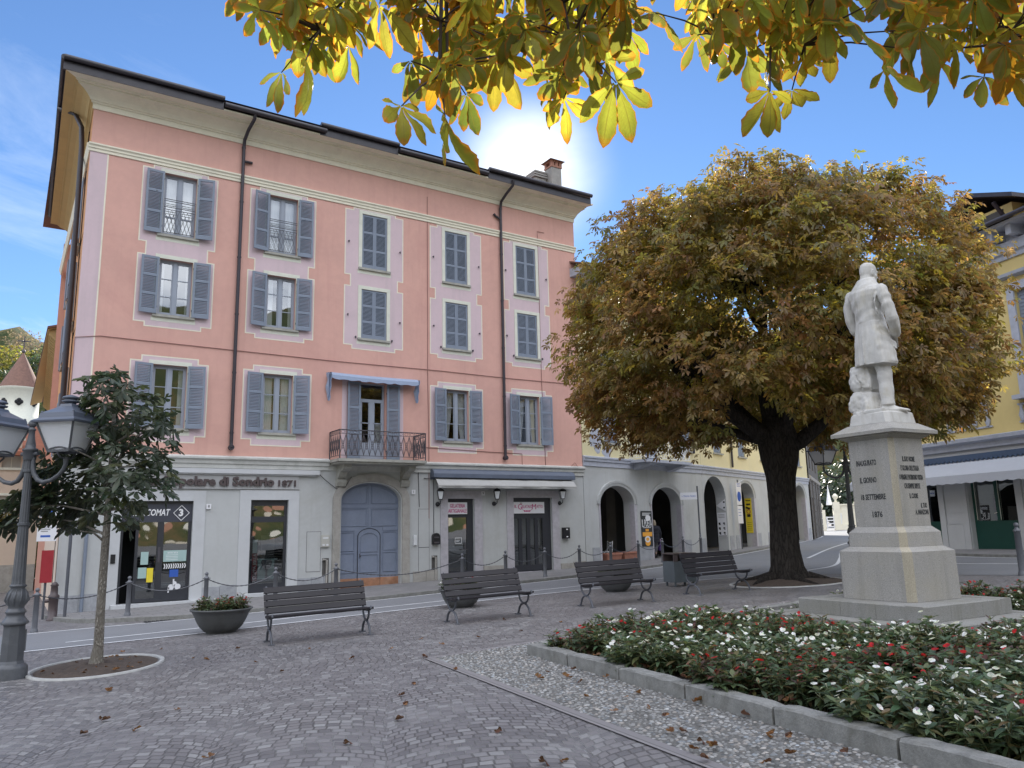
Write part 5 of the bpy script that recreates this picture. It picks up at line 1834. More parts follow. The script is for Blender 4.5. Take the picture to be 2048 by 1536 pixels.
# ================================================================== yellow house with the arcade
YB = thing('arcaded_house', 'pale yellow house over a grey street arcade, behind the big chestnut', 'house', (P0Y[0], P0Y[1], gz(*P0Y)))
def yp(mb, name, mats, parent=None):
 o = mb.build(name, mats, parent or YB)
 o.location = -YB.location
 return o
A1 = [(1.05, 3.46, -1, (2.50, 0.76)), (4.81, 7.22, -1, (2.50, 0.78))]
A2 = [(0.10, 2.89, -1, (2.76, 1.18)), (4.52, 6.95, -1, (2.95, 0.80)), (9.45, 11.9, -1, (3.0, 0.80)), (14.2, 16.4, -1, (3.1, 0.8))]
for Fr, a, c, aa in ((F1, 0.02, 9.3, A1), (F2, 0.0, 17.4, A2)):
 m = MB(Fr)
 m.wall(a, c, -1.0, 4.12, aa, 0.55)
 yp(m, 'arcade_wall', M['grey'])
 for s0, s1, z0, (zs_, r_) in aa:
  if s0 == 0.10:
   continue
  m = MB(Fr)
  for w0, w1, d0, d1 in ((0.0, 0.12, 0.03, 0.06), (0.12, 0.21, 0.075, 0.085)):
   n = 24
   cc, hh = (s0 + s1) / 2, (s1 - s0) / 2
   def e_(o):
    return [(cc - (hh + o) * math.cos(math.pi * i / n), zs_ + (r_ + o) * math.sin(math.pi * i / n)) for i in range(n + 1)]
   I_, O2 = e_(w0), e_(w1)
   for i in range(n):
    m.add([(I_[i][0], d0, I_[i][1]), (I_[i + 1][0], d0, I_[i + 1][1]), (O2[i + 1][0], d1, O2[i + 1][1]), (O2[i][0], d1, O2[i][1])], [(0, 1, 2, 3)])
    if w0 > 0:
     m.add([(O2[i][0], d1, O2[i][1]), (O2[i + 1][0], d1, O2[i + 1][1]), (O2[i + 1][0], 0, O2[i + 1][1]), (O2[i][0], 0, O2[i][1])], [(0, 1, 2, 3)])
    else:
     m.add([(I_[i][0], 0, I_[i][1]), (I_[i + 1][0], 0, I_[i + 1][1]), (I_[i + 1][0], d0, I_[i + 1][1]), (I_[i][0], d0, I_[i][1])], [(0, 1, 2, 3)])
  yp(m, 'arch_moulding', M['grey'])
 for s0, s1, z0, (zs_, r_) in aa:
  g_ = Fr @ Vector((s1, 0, 0))
  zg = gz(g_.x, g_.y)
  if s0 != 0.10:
   yp(MB(Fr).box(s1 - 0.004, s1 + 0.19, -0.25, 0.02, zg - 0.2, zs_), 'stone_jamb', M['marble'])
   yp(MB(Fr).box(s0 - 0.10, s0 + 0.004, -0.25, 0.02, zg - 0.2, zs_), 'stone_jamb', M['marble'])
  yp(MB(Fr).box(s1 + 0.19, s1 + 0.75, 0, 0.022, zg - 0.2, zg + SW + 0.72), 'pier_base', M['basestone'])
  yp(MB(Fr).box(s0 - 0.6, s0 - 0.1, 0, 0.022, zg - 0.2, zg + SW + 0.66), 'pier_base', M['basestone'])
 m = MB(Fr)
 m.prism([(0, 4.02), (0.04, 4.02), (0.045, 4.20), (0.09, 4.22), (0.10, 4.32), (0.13, 4.34), (0.13, 4.40), (0, 4.44)], 0, a, c)
 yp(m, 'string_course', M['patchgrey'])
 ub = []
 if Fr is F1:
  for x in (2.0, 5.0, 8.0):
   for zz in (5.05, 8.2):
    ub.append((x - 0.5, x + 0.5, zz if x != 5.0 or zz > 6 else 4.45, zz + 1.75))
 else:
  for x in (2.2, 5.6, 9.0, 12.5, 15.6):
   for zz in (5.15, 8.3):
    ub.append((x - 0.5, x + 0.5, zz, zz + 1.75))
 m = MB(Fr)
 m.wall(a, c, 4.12, 11.9, ub, 0.2)
 yp(m, 'upper_wall', M['yellow'])
 for s0, s1, z0, z1 in ub:
  m = MB(Fr)
  m.box(s0 - 0.12, s1 + 0.12, -0.05, 0.09, z0 - 0.07, z0)
  yp(m, 'sill', M['sill'])
  m = MB(Fr)
  for p_, q_ in ((s0, (s0 + s1) / 2 - 0.004), ((s0 + s1) / 2 + 0.004, s1)):
   m.box(p_, q_, -0.09, -0.05, z0, z1)
   for i in range(22):
    zz = z0 + 0.06 + (z1 - z0 - 0.12) * i / 22
    m.quad((p_ + 0.05, -0.032, zz), (q_ - 0.05, -0.032, zz), (q_ - 0.05, -0.048, zz + 0.06), (p_ + 0.05, -0.048, zz + 0.06))
  yp(m, 'shutter', M['shutter'])
 m = MB(Fr)
 m.prism([(0, 11.9), (0.9, 11.95), (0.9, 12.05), (1.0, 12.06), (1.0, 12.2), (0, 12.25), (-4, 13.6), (-4, 11.9)], 0, a - 0.3, c + 0.4)
 yp(m, 'eaves', M['patchgrey'])
 m = MB(Fr)
 m.prism([(1.02, 12.21), (1.02, 12.26), (-4.5, 14.0), (-4.5, 13.9)], 0, a - 0.3, c + 0.5)
 yp(m, 'roof', M['oldtiles'])
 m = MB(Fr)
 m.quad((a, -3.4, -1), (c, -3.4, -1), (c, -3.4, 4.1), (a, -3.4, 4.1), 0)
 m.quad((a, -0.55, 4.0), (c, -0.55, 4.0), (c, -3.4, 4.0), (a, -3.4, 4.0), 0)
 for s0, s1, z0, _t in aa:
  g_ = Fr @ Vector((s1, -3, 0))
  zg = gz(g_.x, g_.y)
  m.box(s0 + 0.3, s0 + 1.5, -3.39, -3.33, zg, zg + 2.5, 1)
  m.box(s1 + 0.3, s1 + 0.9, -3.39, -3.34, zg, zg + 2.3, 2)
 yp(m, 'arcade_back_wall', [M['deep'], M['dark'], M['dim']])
 m = MB(Fr)
 m.quad((a, -6, -1), (c, -6, -1), (c, -6, 12), (a, -6, 12))
 m.quad((c, 0, -1), (c, -6, -1), (c, -6, 12), (c, 0, 12))
 m.quad((a, -6, 4.1), (c, -6, 4.1), (c, -0.5, 4.1), (a, -0.5, 4.1))
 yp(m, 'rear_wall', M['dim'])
m = MB(F1)
m.quad((0.02, 0, -1), (0.02, -4, -1), (0.02, -4, 4.1), (0.02, 0, 4.1))
m.box(0.3, 0.9, -3.4, -0.56, -1, 4)
yp(m, 'partition', M['dim'])
m = MB(F1)
z0 = 1.25
m.box(1.6, 2.1, -3.35, -3.3, 0.7, 2.15, 1)
m.box(4.0, 4.7, -3.0, -1.9, -1, 4, 0)
yp(m, 'arcade_door', [M['dim'], M['plasticgrey']])
m = MB(F2)
m.box(5.6, 7.6, -3.32, -3.28, 0.6, 2.75)
yp(m, 'sunlit_wall_panel', M['cream'])  # stands in for a sunlit wall beyond; the sunlight is in its colour
m = MB(F2)
for i in range(4):
 m.tube([(1.0 + i * 0.28, -2.6, 0.3), (1.0 + i * 0.28, -2.6, 3.3)], 0.09, 8)
m.box(0.9, 2.4, -2.4, -2.0, 0.2, 0.75, 1)
yp(m, 'curtain', [M['plasticgrey'], M['dark']])
for cx_, cz_, sc_, sd in ((1.85, 5.15, 0.55, 3), (2.55, 4.75, 0.42, 5), (8.6, 4.9, 0.3, 7)):
 r2 = random.Random(sd)
 n = 18
 m = MB(F1)
 m.add([(cx_ - 0.9 + sc_ * (0.6 + 0.5 * r2.random()) * math.cos(2 * math.pi * i / n) * 0.9, 0.003 + 0.0005 * sd, cz_ + sc_ * (0.6 + 0.6 * r2.random()) * math.sin(2 * math.pi * i / n)) for i in range(n)], [tuple(range(n))])
 yp(m, 'bare_plaster', M['patchgrey'])
m = MB(F1)
m.tube([(8.55, 0.1, 11.9), (8.55, 0.1, 4.95)], 0.06, 8)
yp(m, 'downpipe', M['pipe'])
m = MB(F2)
m.tube([(3.9, 0.1, 11.9), (3.9, 0.1, 4.5)], 0.06, 8)
yp(m, 'downpipe', M['pipe'])
# balcony with scrolled white railing
m = MB(F1)
s0, s1 = 3.2, 6.9
m.box(s0, s1, 0, 0.95, 4.26, 4.38)
m.prism([(0, 3.98), (0.3, 4.05), (0.85, 4.2), (0.85, 4.255), (0, 4.255)], 0, s0 + 0.35, s0 + 0.75)
m.prism([(0, 3.98), (0.3, 4.05), (0.85, 4.2), (0.85, 4.255), (0, 4.255)], 0, s1 - 0.75, s1 - 0.35)
yb = yp(m, 'balcony', M['patchgrey'])
m = MB(F1)
pth = [(s0 + 0.05, 0.0), (s0 + 0.05, 0.9), (s1 - 0.05, 0.9), (s1 - 0.05, 0.0)]
for (a0, a1), (c0, c1) in zip(pth[:-1], pth[1:]):
 for z in (4.46, 5.2, 5.32):
  m.bar((a0, a1, z), (c0, c1, z), 0.03, 0.025)
 L_ = math.hypot(c0 - a0, c1 - a1)
 n = max(2, int(L_ / 0.45))
 for i in range(n):
  u = (i + 0.5) / n
  cx_, cy_ = a0 + (c0 - a0) * u, a1 + (c1 - a1) * u
  tx, ty = (c0 - a0) / L_, (c1 - a1) / L_
  for rr, ph in ((0.2, 0), (0.12, 1)):
   m.tube([(cx_ + tx * rr * math.cos(a), cy_ + ty * rr * math.cos(a), 4.83 + 0.33 * rr / 0.2 * math.sin(a)) for a in np.linspace(0, 2 * math.pi, 13)[:-1]], 0.012, 4, closed=True)
  m.bar((cx_ - tx * 0.2, cy_ - ty * 0.2, 4.46), (cx_ + tx * 0.2, cy_ + ty * 0.2, 5.2), 0.014, 0.014)
  m.bar((cx_ + tx * 0.2, cy_ + ty * 0.2, 4.46), (cx_ - tx * 0.2, cy_ - ty * 0.2, 5.2), 0.014, 0.014)
m.build('railing', M['white'], yb)
def poster(name, label, cat, Fr, s0, s1, z0, z1, d, m_, th=0.012):
 t = sthing(name, label, cat, (s0 + s1) / 2, z0, d, Fr)
 m = MB(Fr)
 m.box(s0, s1, d, d + th, z0, z1)
 spart(m, 'board', m_, t)
 return t
# restaurant poster on the pier between the first two arches
s0, z1 = onwall(F1, 1280, 1022)
s1, z0 = onwall(F1, 1305, 1092)
t = poster('poster', 'tall black restaurant poster with white and orange print on the pier between two arches', 'poster', F1, s0, s1, z0, z1, 0.03, M['letterblack'])
cs, ww, hh = (s0 + s1) / 2, s1 - s0, z1 - z0
put_text('IL POETA', 0.46, F1, (cs, 0.045, z0 + hh * 0.64), M['letterwhite'], t, fit=ww * 0.92, bold=0.004)
m = MB(F1)
for i in range(3):
 m.box(cs - ww * 0.4, cs + ww * 0.4 - i * 0.1, 0.043, 0.046, z0 + hh * (0.93 - i * 0.03), z0 + hh * (0.945 - i * 0.03))
n = 16
m.add([(cs + 0.1 + 0.2 * math.cos(2 * math.pi * i / n), 0.044, z0 + hh * 0.80 + 0.13 * math.sin(2 * math.pi * i / n)) for i in range(n)], [tuple(range(n))])
m.box(cs - ww * 0.36, cs + ww * 0.36, 0.043, 0.046, z0 + hh * 0.52, z0 + hh * 0.535)
m.add([(cs + 0.0 + 0.22 * math.cos(2 * math.pi * i / n), 0.0475, z0 + hh * 0.20 + 0.14 * math.sin(2 * math.pi * i / n)) for i in range(n)], [tuple(range(n))])
spart(m, 'print', M['signwhite'], t)
m = MB(F1)
m.box(cs - ww * 0.44, cs + ww * 0.44, 0.043, 0.046, z0 + hh * 0.28, z0 + hh * 0.40)
m.add([(cs + 0.02 + 0.2 * math.cos(2 * math.pi * i / n), 0.0455, z0 + hh * 0.10 + 0.14 * math.sin(2 * math.pi * i / n)) for i in range(n)], [tuple(range(n))])
m.add([(cs + 0.12 * math.cos(2 * math.pi * i / n), 0.0485, z0 + hh * 0.20 + 0.075 * math.sin(2 * math.pi * i / n)) for i in range(n)], [tuple(range(n))])
m.box(cs - ww * 0.15, cs + ww * 0.15, 0.043, 0.046, z0 + hh * 0.42, z0 + hh * 0.49)
spart(m, 'print', M['orangemark'], t)
# arrow board, icon board and yellow strips on the inner faces of the piers (local frame across the wall)
def jamb(Fr, s):
 """frame lying on an inner pier face that looks back along the wall: s' runs from the back to the front"""
 o = Fr @ Vector((s, 0, 0))
 e = Fr.to_3x3()
 back, fwd = e @ Vector((0, 1, 0)), e @ Vector((-1, 0, 0))
 return Matrix(((back.x, fwd.x, 0, o.x), (back.y, fwd.y, 0, o.y), (0, 0, 1, 0), (0, 0, 0, 1)))
J3 = jamb(F2, 2.89)
t = sthing('icon_board', 'white board of six small pictograms on the pier of the tall archway', 'sign', -0.4, 0.9, 0, J3)
m = MB(J3)
m.box(-0.52, -0.05, 0.01, 0.025, 0.92, 2.15)
spart(m, 'board', M['signwhite'], t)
m = MB(J3)
for i in range(2):
 for j in range(3):
  x_, z_ = -0.42 + i * 0.24, 1.12 + j * 0.24
  m.box(x_ - 0.05, x_ + 0.05, 0.026, 0.028, z_ - 0.05 + 0.02 * i, z_ + 0.05)
  m.box(x_ - 0.02, x_ + 0.06, 0.026, 0.0275, z_ - 0.08, z_ - 0.05)
m.box(-0.5, -0.07, 0.026, 0.028, 0.95, 0.985)
for k in range(3):
 m.box(-0.46, -0.12, 0.026, 0.0275, 1.9 + 0.07 * k, 1.915 + 0.07 * k)
spart(m, 'print', M['letterblack'], t)
t = sthing('arrow_sign', 'white triangular arrow sign above the icon board in the tall archway', 'sign', -0.4, 2.2, 0, J3)
m = MB(J3)
m.prism([(-0.54, 2.50), (-0.05, 2.22), (-0.05, 2.84)], 1, 0.01, 0.025)
spart(m, 'board', M['signwhite'], t)
m = MB(J3)
m.box(-0.16, -0.07, 0.026, 0.028, 2.64, 2.72)
m.box(-0.16, -0.07, 0.026, 0.028, 2.36, 2.44)
spart(m, 'print', M['letterblack'], t)
for s_, zz, lab in ((6.95, 0.0, 'yellow camera warning strip inside the fourth arch'), (11.9, 0.05, 'yellow camera warning strip inside the fifth arch, beside the chestnut trunk')):
 J = jamb(F2, s_)
 t = sthing('warning_strip', lab, 'sign', -0.31, 1.1, 0, J, 'yellow warning strips in the arcade')
 m = MB(J)
 m.box(-0.52, -0.14, 0.012, 0.026, 1.05 + zz, 2.95 + zz)
 spart(m, 'board', M['yellowsign'], t)
 m = MB(J)
 m.box(-0.44, -0.22, 0.027, 0.029, 2.56 + zz, 2.66 + zz)
 m.prism([(-0.46, 2.5 + zz), (-0.22, 2.42 + zz), (-0.26, 2.32 + zz), (-0.48, 2.40 + zz)], 1, 0.027, 0.03)
 m.box(-0.43, -0.24, 0.027, 0.029, 1.92 + zz, 2.08 + zz)
 for k in range(5):
  m.box(-0.46, -0.2, 0.027, 0.0285, 1.2 + 0.1 * k + zz, 1.215 + 0.1 * k + zz)
 m.box(-0.46, -0.2, 0.027, 0.029, 2.80 + zz, 2.85 + zz)
 spart(m, 'print', M['letterblack'], t)
 m = MB(J)
 m.tube([(-0.33 + 0.10 * math.cos(a), 0.03, 2.22 + zz + 0.10 * math.sin(a)) for a in np.linspace(0, 2 * math.pi, 15)[:-1]], 0.018, 5, closed=True)
 spart(m, 'print', M['red'], t)
t = sthing('hanging_sign', 'plain yellow sign hanging in the fifth arch', 'sign', 9.8, 2.4, -0.2, F2)
m = MB(F2)
m.box(9.50, 9.86, -0.35, -0.32, 2.42, 3.05)
m.bar((9.68, -0.335, 3.05), (9.68, -0.335, 3.5), 0.02, 0.02)
spart(m, 'board', M['yellowsign'], t)
# street name sign and footpath sign on poles by the kerb
def pole_sign(name, label, px, py_base, boards, h, depth_d=None):
 g_ = G(px, py_base, SW)
 t = thing(name, label, 'sign', (g_[0], g_[1], gz(g_[0], g_[1]) + SW))
 az = math.degrees(math.atan2(g_[0], g_[1])) + 90
 m = MB()
 m.tube([(0, 0, -0.1), (0, 0, h)], 0.035, 8)
 m.build('pole', M['irongrey'], t)
 return t, frame(0, 0, az), g_
t, Fr, g_ = pole_sign('street_sign', 'white street name plate on a grey pole beside the tall archway', 1403, 1112, None, 3.1)
m = MB(Fr)
m.box(-0.78, -0.02, -0.02, 0.02, 2.50, 2.82)
m.build('board', M['signwhite'], t)
o = put_text('v. Vittorio Veneto', 0.13, Fr, (-0.40, 0.022, 2.66), M['letterblue'], None, fit=0.62, ext=0.002)
o.parent = t
p2 = alongf(F2, 3.75, 0.35)
t = thing('footpath_sign', 'two narrow white boards with a blue disc on a grey pole by the fourth arch', 'sign', (p2[0], p2[1], gz(*p2) + SW))
m = MB()
m.tube([(0, 0, -0.1), (0, 0, 3.55)], 0.035, 8)
m.build('pole', M['irongrey'], t)
Fr = frame(0, 0, math.degrees(math.atan2(p2[0], p2[1])) + 55)
m = MB(Fr)
m.box(-0.15, 0.15, 0.04, 0.06, 2.25, 3.40)
m.box(-0.15, 0.15, 0.04, 0.06, 1.30, 2.20)
m.build('board', M['signwhite'], t)
m = MB(Fr)
n = 18
m.add([(0.115 * math.cos(2 * math.pi * i / n), 0.063, 2.68 + 0.26 * math.sin(2 * math.pi * i / n)) for i in range(n)], [tuple(range(n))])
for k in range(3):
 m.box(-0.10, 0.10, 0.062, 0.064, 3.2 + 0.07 * k, 3.225 + 0.07 * k)
 m.box(-0.11, 0.06, 0.062, 0.064, 1.7 + 0.15 * k, 1.72 + 0.15 * k)
m.build('print', M['letterblue'], t)
# terracotta troughs and white café furniture in the first arch
for i, (sa, lab) in enumerate(((1.35, 'terracotta trough standing left in the first arch'), (2.55, 'terracotta trough standing right in the first arch'))):
 p = F1 @ Vector((sa + 0.5, -0.15, 0))
 t = thing('flower_trough', lab, 'planter', (p.x, p.y, gz(p.x, p.y) + SW), rad(90 - AZ1), 'terracotta troughs in the arcade')
 m = MB()
 m.loft([[(-0.44, -0.16, 0), (0.44, -0.16, 0), (0.44, 0.16, 0), (-0.44, 0.16, 0)], [(-0.5, -0.2, 0.36), (0.5, -0.2, 0.36), (0.5, 0.2, 0.36), (-0.5, 0.2, 0.36)],
   [(-0.53, -0.23, 0.36), (0.53, -0.23, 0.36), (0.53, 0.23, 0.36), (-0.53, 0.23, 0.36)], [(-0.53, -0.23, 0.43), (0.53, -0.23, 0.43), (0.53, 0.23, 0.43), (-0.53, 0.23, 0.43)],
   [(-0.47, -0.17, 0.43), (0.47, -0.17, 0.43), (0.47, 0.17, 0.43), (-0.47, 0.17, 0.43)], [(-0.46, -0.16, 0.37), (0.46, -0.16, 0.37), (0.46, 0.16, 0.37), (-0.46, 0.16, 0.37)]], smooth=False)
 m.build('trough', M['terracotta'], t)
def cafe_chair(p, rz, label):
 t = thing('cafe_chair', label, 'chair', p, rz, 'white chairs in the arcade')
 m = MB()
 m.box(-0.21, 0.21, -0.2, 0.2, 0.43, 0.46)
 m.build('seat', M['plastic'], t)
 m = MB()
 for z in (0.58, 0.66, 0.74, 0.82):
  m.box(-0.19, 0.19, 0.2, 0.22, z, z + 0.045)
 for s in (-0.2, 0.2):
  m.bar((s, 0.2, 0.44), (s, 0.24, 0.9), 0.03, 0.03)
 m.build('backrest', M['plastic'], t)
 for sx in (-0.19, 0.19):
  for sy in (-0.18, 0.18):
   m = MB()
   m.bar((sx, sy, 0.43), (sx * 1.1, sy * 1.15, 0), 0.03, 0.03)
   m.build('leg', M['plastic'], t)
for sa, d_, rz, lab in ((1.75, -1.1, 2.6, 'white café chair left of the table under the first arch'), (2.9, -1.2, -1.7, 'white café chair right of the table under the first arch')):
 p = F1 @ Vector((sa, d_, 0))
 cafe_chair((p.x, p.y, gz(p.x, p.y) + SW), rz, lab)
p = F1 @ Vector((2.3, -1.5, 0))
t = thing('cafe_table', 'small white café table behind the troughs in the first arch', 'table', (p.x, p.y, gz(p.x, p.y) + SW))
m = MB()
m.lathe([(0.32, 0.70), (0.33, 0.72), (0.32, 0.74)], 16)
m.build('top', M['plastic'], t)
m = MB()
m.lathe([(0.22, 0), (0.2, 0.03), (0.035, 0.06), (0.03, 0.70)], 12)
m.build('leg', M['plastic'], t)
# ================================================================== dark rusticated house at the bend
DH = thing('dark_stone_house', 'dark rusticated stone house at the bend of the road beyond the arcade', 'house', (*alongf(F2, 17.6), gz(*alongf(F2, 17.6))))
FD = frame(*alongf(F2, 17.5, 0.05), 57.0)
def dpart(mb, name, mats, parent=None):
 o = mb.build(name, mats, parent or DH)
 o.location = -DH.location
 return o
m = MB(FD)
m.wall(0, 11.5, -1, 9.0, [(1.5, 2.6, 0.4, 3.2), (4.6, 5.7, 0.4, 3.2), (7.6, 8.7, 0.4, 3.2), (1.5, 2.6, 5.2, 7.0), (4.6, 5.7, 5.2, 7.0), (7.6, 8.7, 5.2, 7.0)], 0.3)
m.quad((11.5, 0, -1), (11.5, -7, -1), (11.5, -7, 9), (11.5, 0, 9))
m.quad((0, -7, -1), (11.5, -7, -1), (11.5, -7, 9), (0, -7, 9))
for z in np.arange(0.5, 4.2, 0.45):
 for s in np.arange(0.05, 11.4, 0.9):
  if not any(a - 0.35 < s + 0.4 < c + 0.35 for a, c in ((1.5, 2.6), (4.6, 5.7), (7.6, 8.7))):
   m.box(s, s + 0.84, 0, 0.05, z, z + 0.41)
dpart(m, 'wall', M['darkstone'])
m = MB(FD)
m.prism([(0, 4.35), (0.12, 4.4), (0.14, 4.6), (0, 4.7)], 0, 0, 11.55)
m.prism([(0, 8.8), (0.5, 8.9), (0.5, 9.1), (-7, 10.8), (-7, 9)], 0, -0.2, 11.9)
dpart(m, 'cornice', M['oldstone'])
m = MB(FD)
m.quad((0.2, -0.28, 0), (11, -0.28, 0), (11, -0.28, 8), (0.2, -0.28, 8))
dpart(m, 'window', M['dark'])
# ================================================================== yellow villa on the right
FR = frame(31.25, 20.6, 197.5)
RB = thing('villa', 'warm yellow building with grey stone shopfront and dark green doors at the right edge', 'house', (*alongf(FR, 3), gz(*alongf(FR, 3))))
def rpart(mb, name, mats, parent=None):
 o = mb.build(name, mats, parent or RB)
 o.location = -RB.location
 return o
sL, _ = onwall(FR, 1936, 1000)
sR, _ = onwall(FR, 2033, 1000)
_, zdt = onwall(FR, 1985, 945)
zg = gz(29.5, 15.0) + SW
wR = sR - sL
ops = [(sL, sR, zg, (zdt - 0.30, 0.3)), (sL - wR - 1.35, sL - 1.35, zg, (zdt - 0.30, 0.3)), (sR + 1.35, sR + 1.35 + wR, zg, (zdt - 0.3, 0.3))]
_, zc = onwall(FR, 2000, 886)
m = MB(FR)
m.wall(0, 17, -1, zc, ops, 0.35)
for s0, s1, _a, _b in ops:
 for a, c in ((s0 - 0.28, s0 - 0.02), (s1 + 0.02, s1 + 0.28)):
  m.box(a, c, 0, 0.06, -0.5, zdt + 0.1)
 for z in np.arange(zg + 0.9, zdt, 0.42):
  m.box(s1 + 0.32, s1 + 1.03, 0, 0.02, z, z + 0.40)
 m.box(s1 + 0.30, s1 + 1.05, 0, 0.05, zg - 0.3, zg + 0.86)
rpart(m, 'ground_floor', M['greysmooth'])
for k, (s0, s1, _a, _b) in enumerate(ops):
 m = MB(FR)
 mid = s0 + wR * 0.52
 m.box(s0, s1, -0.25, -0.2, zg, zg + 1.0)
 for a, c in ((s0, s0 + 0.10), (s1 - 0.10, s1), (mid - 0.08, mid + 0.08)):
  m.box(a, c, -0.25, -0.2, zg + 1.0, zg + 2.55)
 m.box(s0, s1, -0.25, -0.2, zg + 2.55, zg + 2.68)
 do = rpart(m, 'shop_door', M['greendoor'])
 g = MB(FR)
 gl(g, s0, s1, zg + 1.0, zdt, -0.23)
 g.build('pane', M['shopglass'], do)
 g = MB(FR)
 g.bar((s0 + 0.14, -0.19, zg + 1.03), (s0 + 0.14, -0.19, zg + 2.5), 0.014, 0.014)
 g.bar((mid + 0.09, -0.19, zg + 1.03), (mid + 0.09, -0.19, zg + 2.5), 0.014, 0.014)
 g.bar((mid - 0.14, -0.16, zg + 1.25), (mid - 0.02, -0.16, zg + 1.28), 0.02, 0.02)
 g.build('handle', M['trim'], do)
m = MB(FR)
m.quad((0, -1.2, -1), (17, -1.2, -1), (17, -1.2, 5), (0, -1.2, 5))
rpart(m, 'interior', M['dark'])
m = MB(FR)
m.prism([(0, zc - 0.1), (0.10, zc - 0.1), (0.12, zc + 0.1), (0.30, zc + 0.16), (0.32, zc + 0.28), (0, zc + 0.34)], 0, 0, 17)
rpart(m, 'string_course', M['patchgrey'])
_, zw0 = onwall(FR, 2038, 840)
_, zw1 = onwall(FR, 2038, 560)
sw, _ = onwall(FR, 2023, 650)
_, ze = onwall(FR, 2000, 505)
zeave = ze + 0.2
uo = []
for k in range(-2, 3):
 uo.append((sw + 0.28 + k * 3.1, sw + 1.38 + k * 3.1, zw0 + 1.0, zw1 - 0.3))
m = MB(FR)
m.wall(0, 17, zc + 0.3, zeave, uo, 0.25)
m.quad((0, 0, -1), (0, -9, -1), (0, -9, zeave), (0, 0, zeave))
m.quad((0, -9, -1), (17, -9, -1), (17, -9, zeave), (0, -9, zeave))
rpart(m, 'upper_wall', M['ochre'])
m = MB(FR)
for a, c, z0, z1 in uo:
 for p_, q_ in ((a - 0.28, a), (c, c + 0.28)):
  m.box(p_, q_, 0, 0.06, z0 - 0.2, z1 + 0.28)
 m.box(a - 0.28, c + 0.28, 0, 0.062, z1, z1 + 0.28)
 m.prism([(0, z1 + 0.45), (0.25, z1 + 0.5), (0.28, z1 + 0.6), (0, z1 + 0.66)], 0, a - 0.4, c + 0.4)
 m.box(a - 0.4, c + 0.4, 0, 0.3, z0 - 0.32, z0 - 0.18)
 # balustrade-like grey scrollwork under the window
 for s in (a - 0.3, a + 0.25, (a + c) / 2, c - 0.25, c + 0.3):
  m.lathe([(0.05, 0), (0.10, 0.2), (0.04, 0.45), (0.06, 0.55)], 8, (s, 0.06, z0 - 1.05))
 m.box(a - 0.45, c + 0.45, 0, 0.05, z0 - 1.1, z0 - 1.04)
 m.box(a - 0.45, c + 0.45, 0, 0.05, z0 - 0.5, z0 - 0.44)
rpart(m, 'window_surround', M['patchgrey'])
for a, c, z0, z1 in uo:
 m = MB(FR)
 m.box(a, c, -0.16, -0.12, z0, z1)
 for i in range(26):
  zz = z0 + 0.08 + (z1 - z0 - 0.16) * i / 26
  m.quad((a + 0.06, -0.1, zz), (c - 0.06, -0.1, zz), (c - 0.06, -0.118, zz + 0.06), (a + 0.06, -0.118, zz + 0.06))
 rpart(m, 'shutter', M['shutter'])
m = MB(FR)
m.prism([(0, zeave - 0.55), (0.08, zeave - 0.55), (0.1, zeave - 0.4), (0.2, zeave - 0.35), (0.22, zeave), (0, zeave)], 0, -0.1, 17)
m.prism([(0, zeave + 0.42), (0.75, zeave + 0.42), (0.8, zeave + 0.5), (0, zeave + 0.5)], 0, -0.3, 17)
for s in np.arange(0.2, 16.8, 0.75):
 m.box(s, s + 0.22, 0, 0.6, zeave + 0.08, zeave + 0.42)
m.box(0, 17, -0.1, 0.0, zeave, zeave + 0.5)
rpart(m, 'cornice', M['patchgrey'])
m = MB(FR)
m.prism([(0.95, zeave + 0.5), (0.95, zeave + 0.62), (-5, zeave + 3.2), (-5, zeave + 3.0)], 0, -0.5, 17.2, 1)
m.tube([(-0.5, 0.98, zeave + 0.55), (17, 0.98, zeave + 0.55)], 0.08, 8, 0)
rpart(m, 'roof', [M['gutter'], M['oldtiles']])
sd, zd = onwall(FR, 1990, 440, -0.4)
m = MB(FR)
zc_ = zeave + 0.75
m.box(sd - 1.7, sd + 0.7, -2.6, -0.45, zeave + 0.5, zc_ + 0.85, 0)
m.box(sd - 1.35, sd + 0.35, -0.44, -0.40, zc_ + 0.1, zc_ + 0.72, 2)
m.prism([(sd - 2.3, zc_ + 0.75), (sd - 0.5, zc_ + 1.45), (sd + 1.3, zc_ + 0.75), (sd + 1.3, zc_ + 0.9), (sd - 0.5, zc_ + 1.62), (sd - 2.3, zc_ + 0.9)], 1, -3, 0.2, 1)
for s in (sd - 1.5, sd + 0.5):
 m.bar((s, -0.4, zc_ + 0.2), (s, 0.15, zc_ + 0.85), 0.1, 0.1, 1)
rpart(m, 'dormer', [M['ochre'], M['gutter'], M['dim']])
t = sthing('shop_awning', 'long pale awning with a scalloped edge over the green shop doors', 'awning', (sL + sR) / 2, zdt + 0.6, 0, FR)
_, za0 = onwall(FR, 2000, 914)
m = MB(FR)
a, c = 0.4, 16
n = 200
zt_, zb_ = za0, za0 - 0.55
for i in range(n):
 u0, u1 = a + (c - a) * i / n, a + (c - a) * (i + 1) / n
 m.quad((u0, 0.1, zt_), (u1, 0.1, zt_), (u1, 0.85, zb_), (u0, 0.85, zb_))
 sc = lambda u: zb_ - 0.27 - 0.045 * abs(math.cos(u * math.pi / 0.42))
 m.quad((u0, 0.85, zb_), (u1, 0.85, zb_), (u1, 0.86, sc(u1)), (u0, 0.86, sc(u0)))
spart(m, 'fabric', M['awninglight'], t)
m = MB(FR)
m.box(a - 0.05, c, 0.02, 0.2, zt_ + 0.005, zt_ + 0.2)
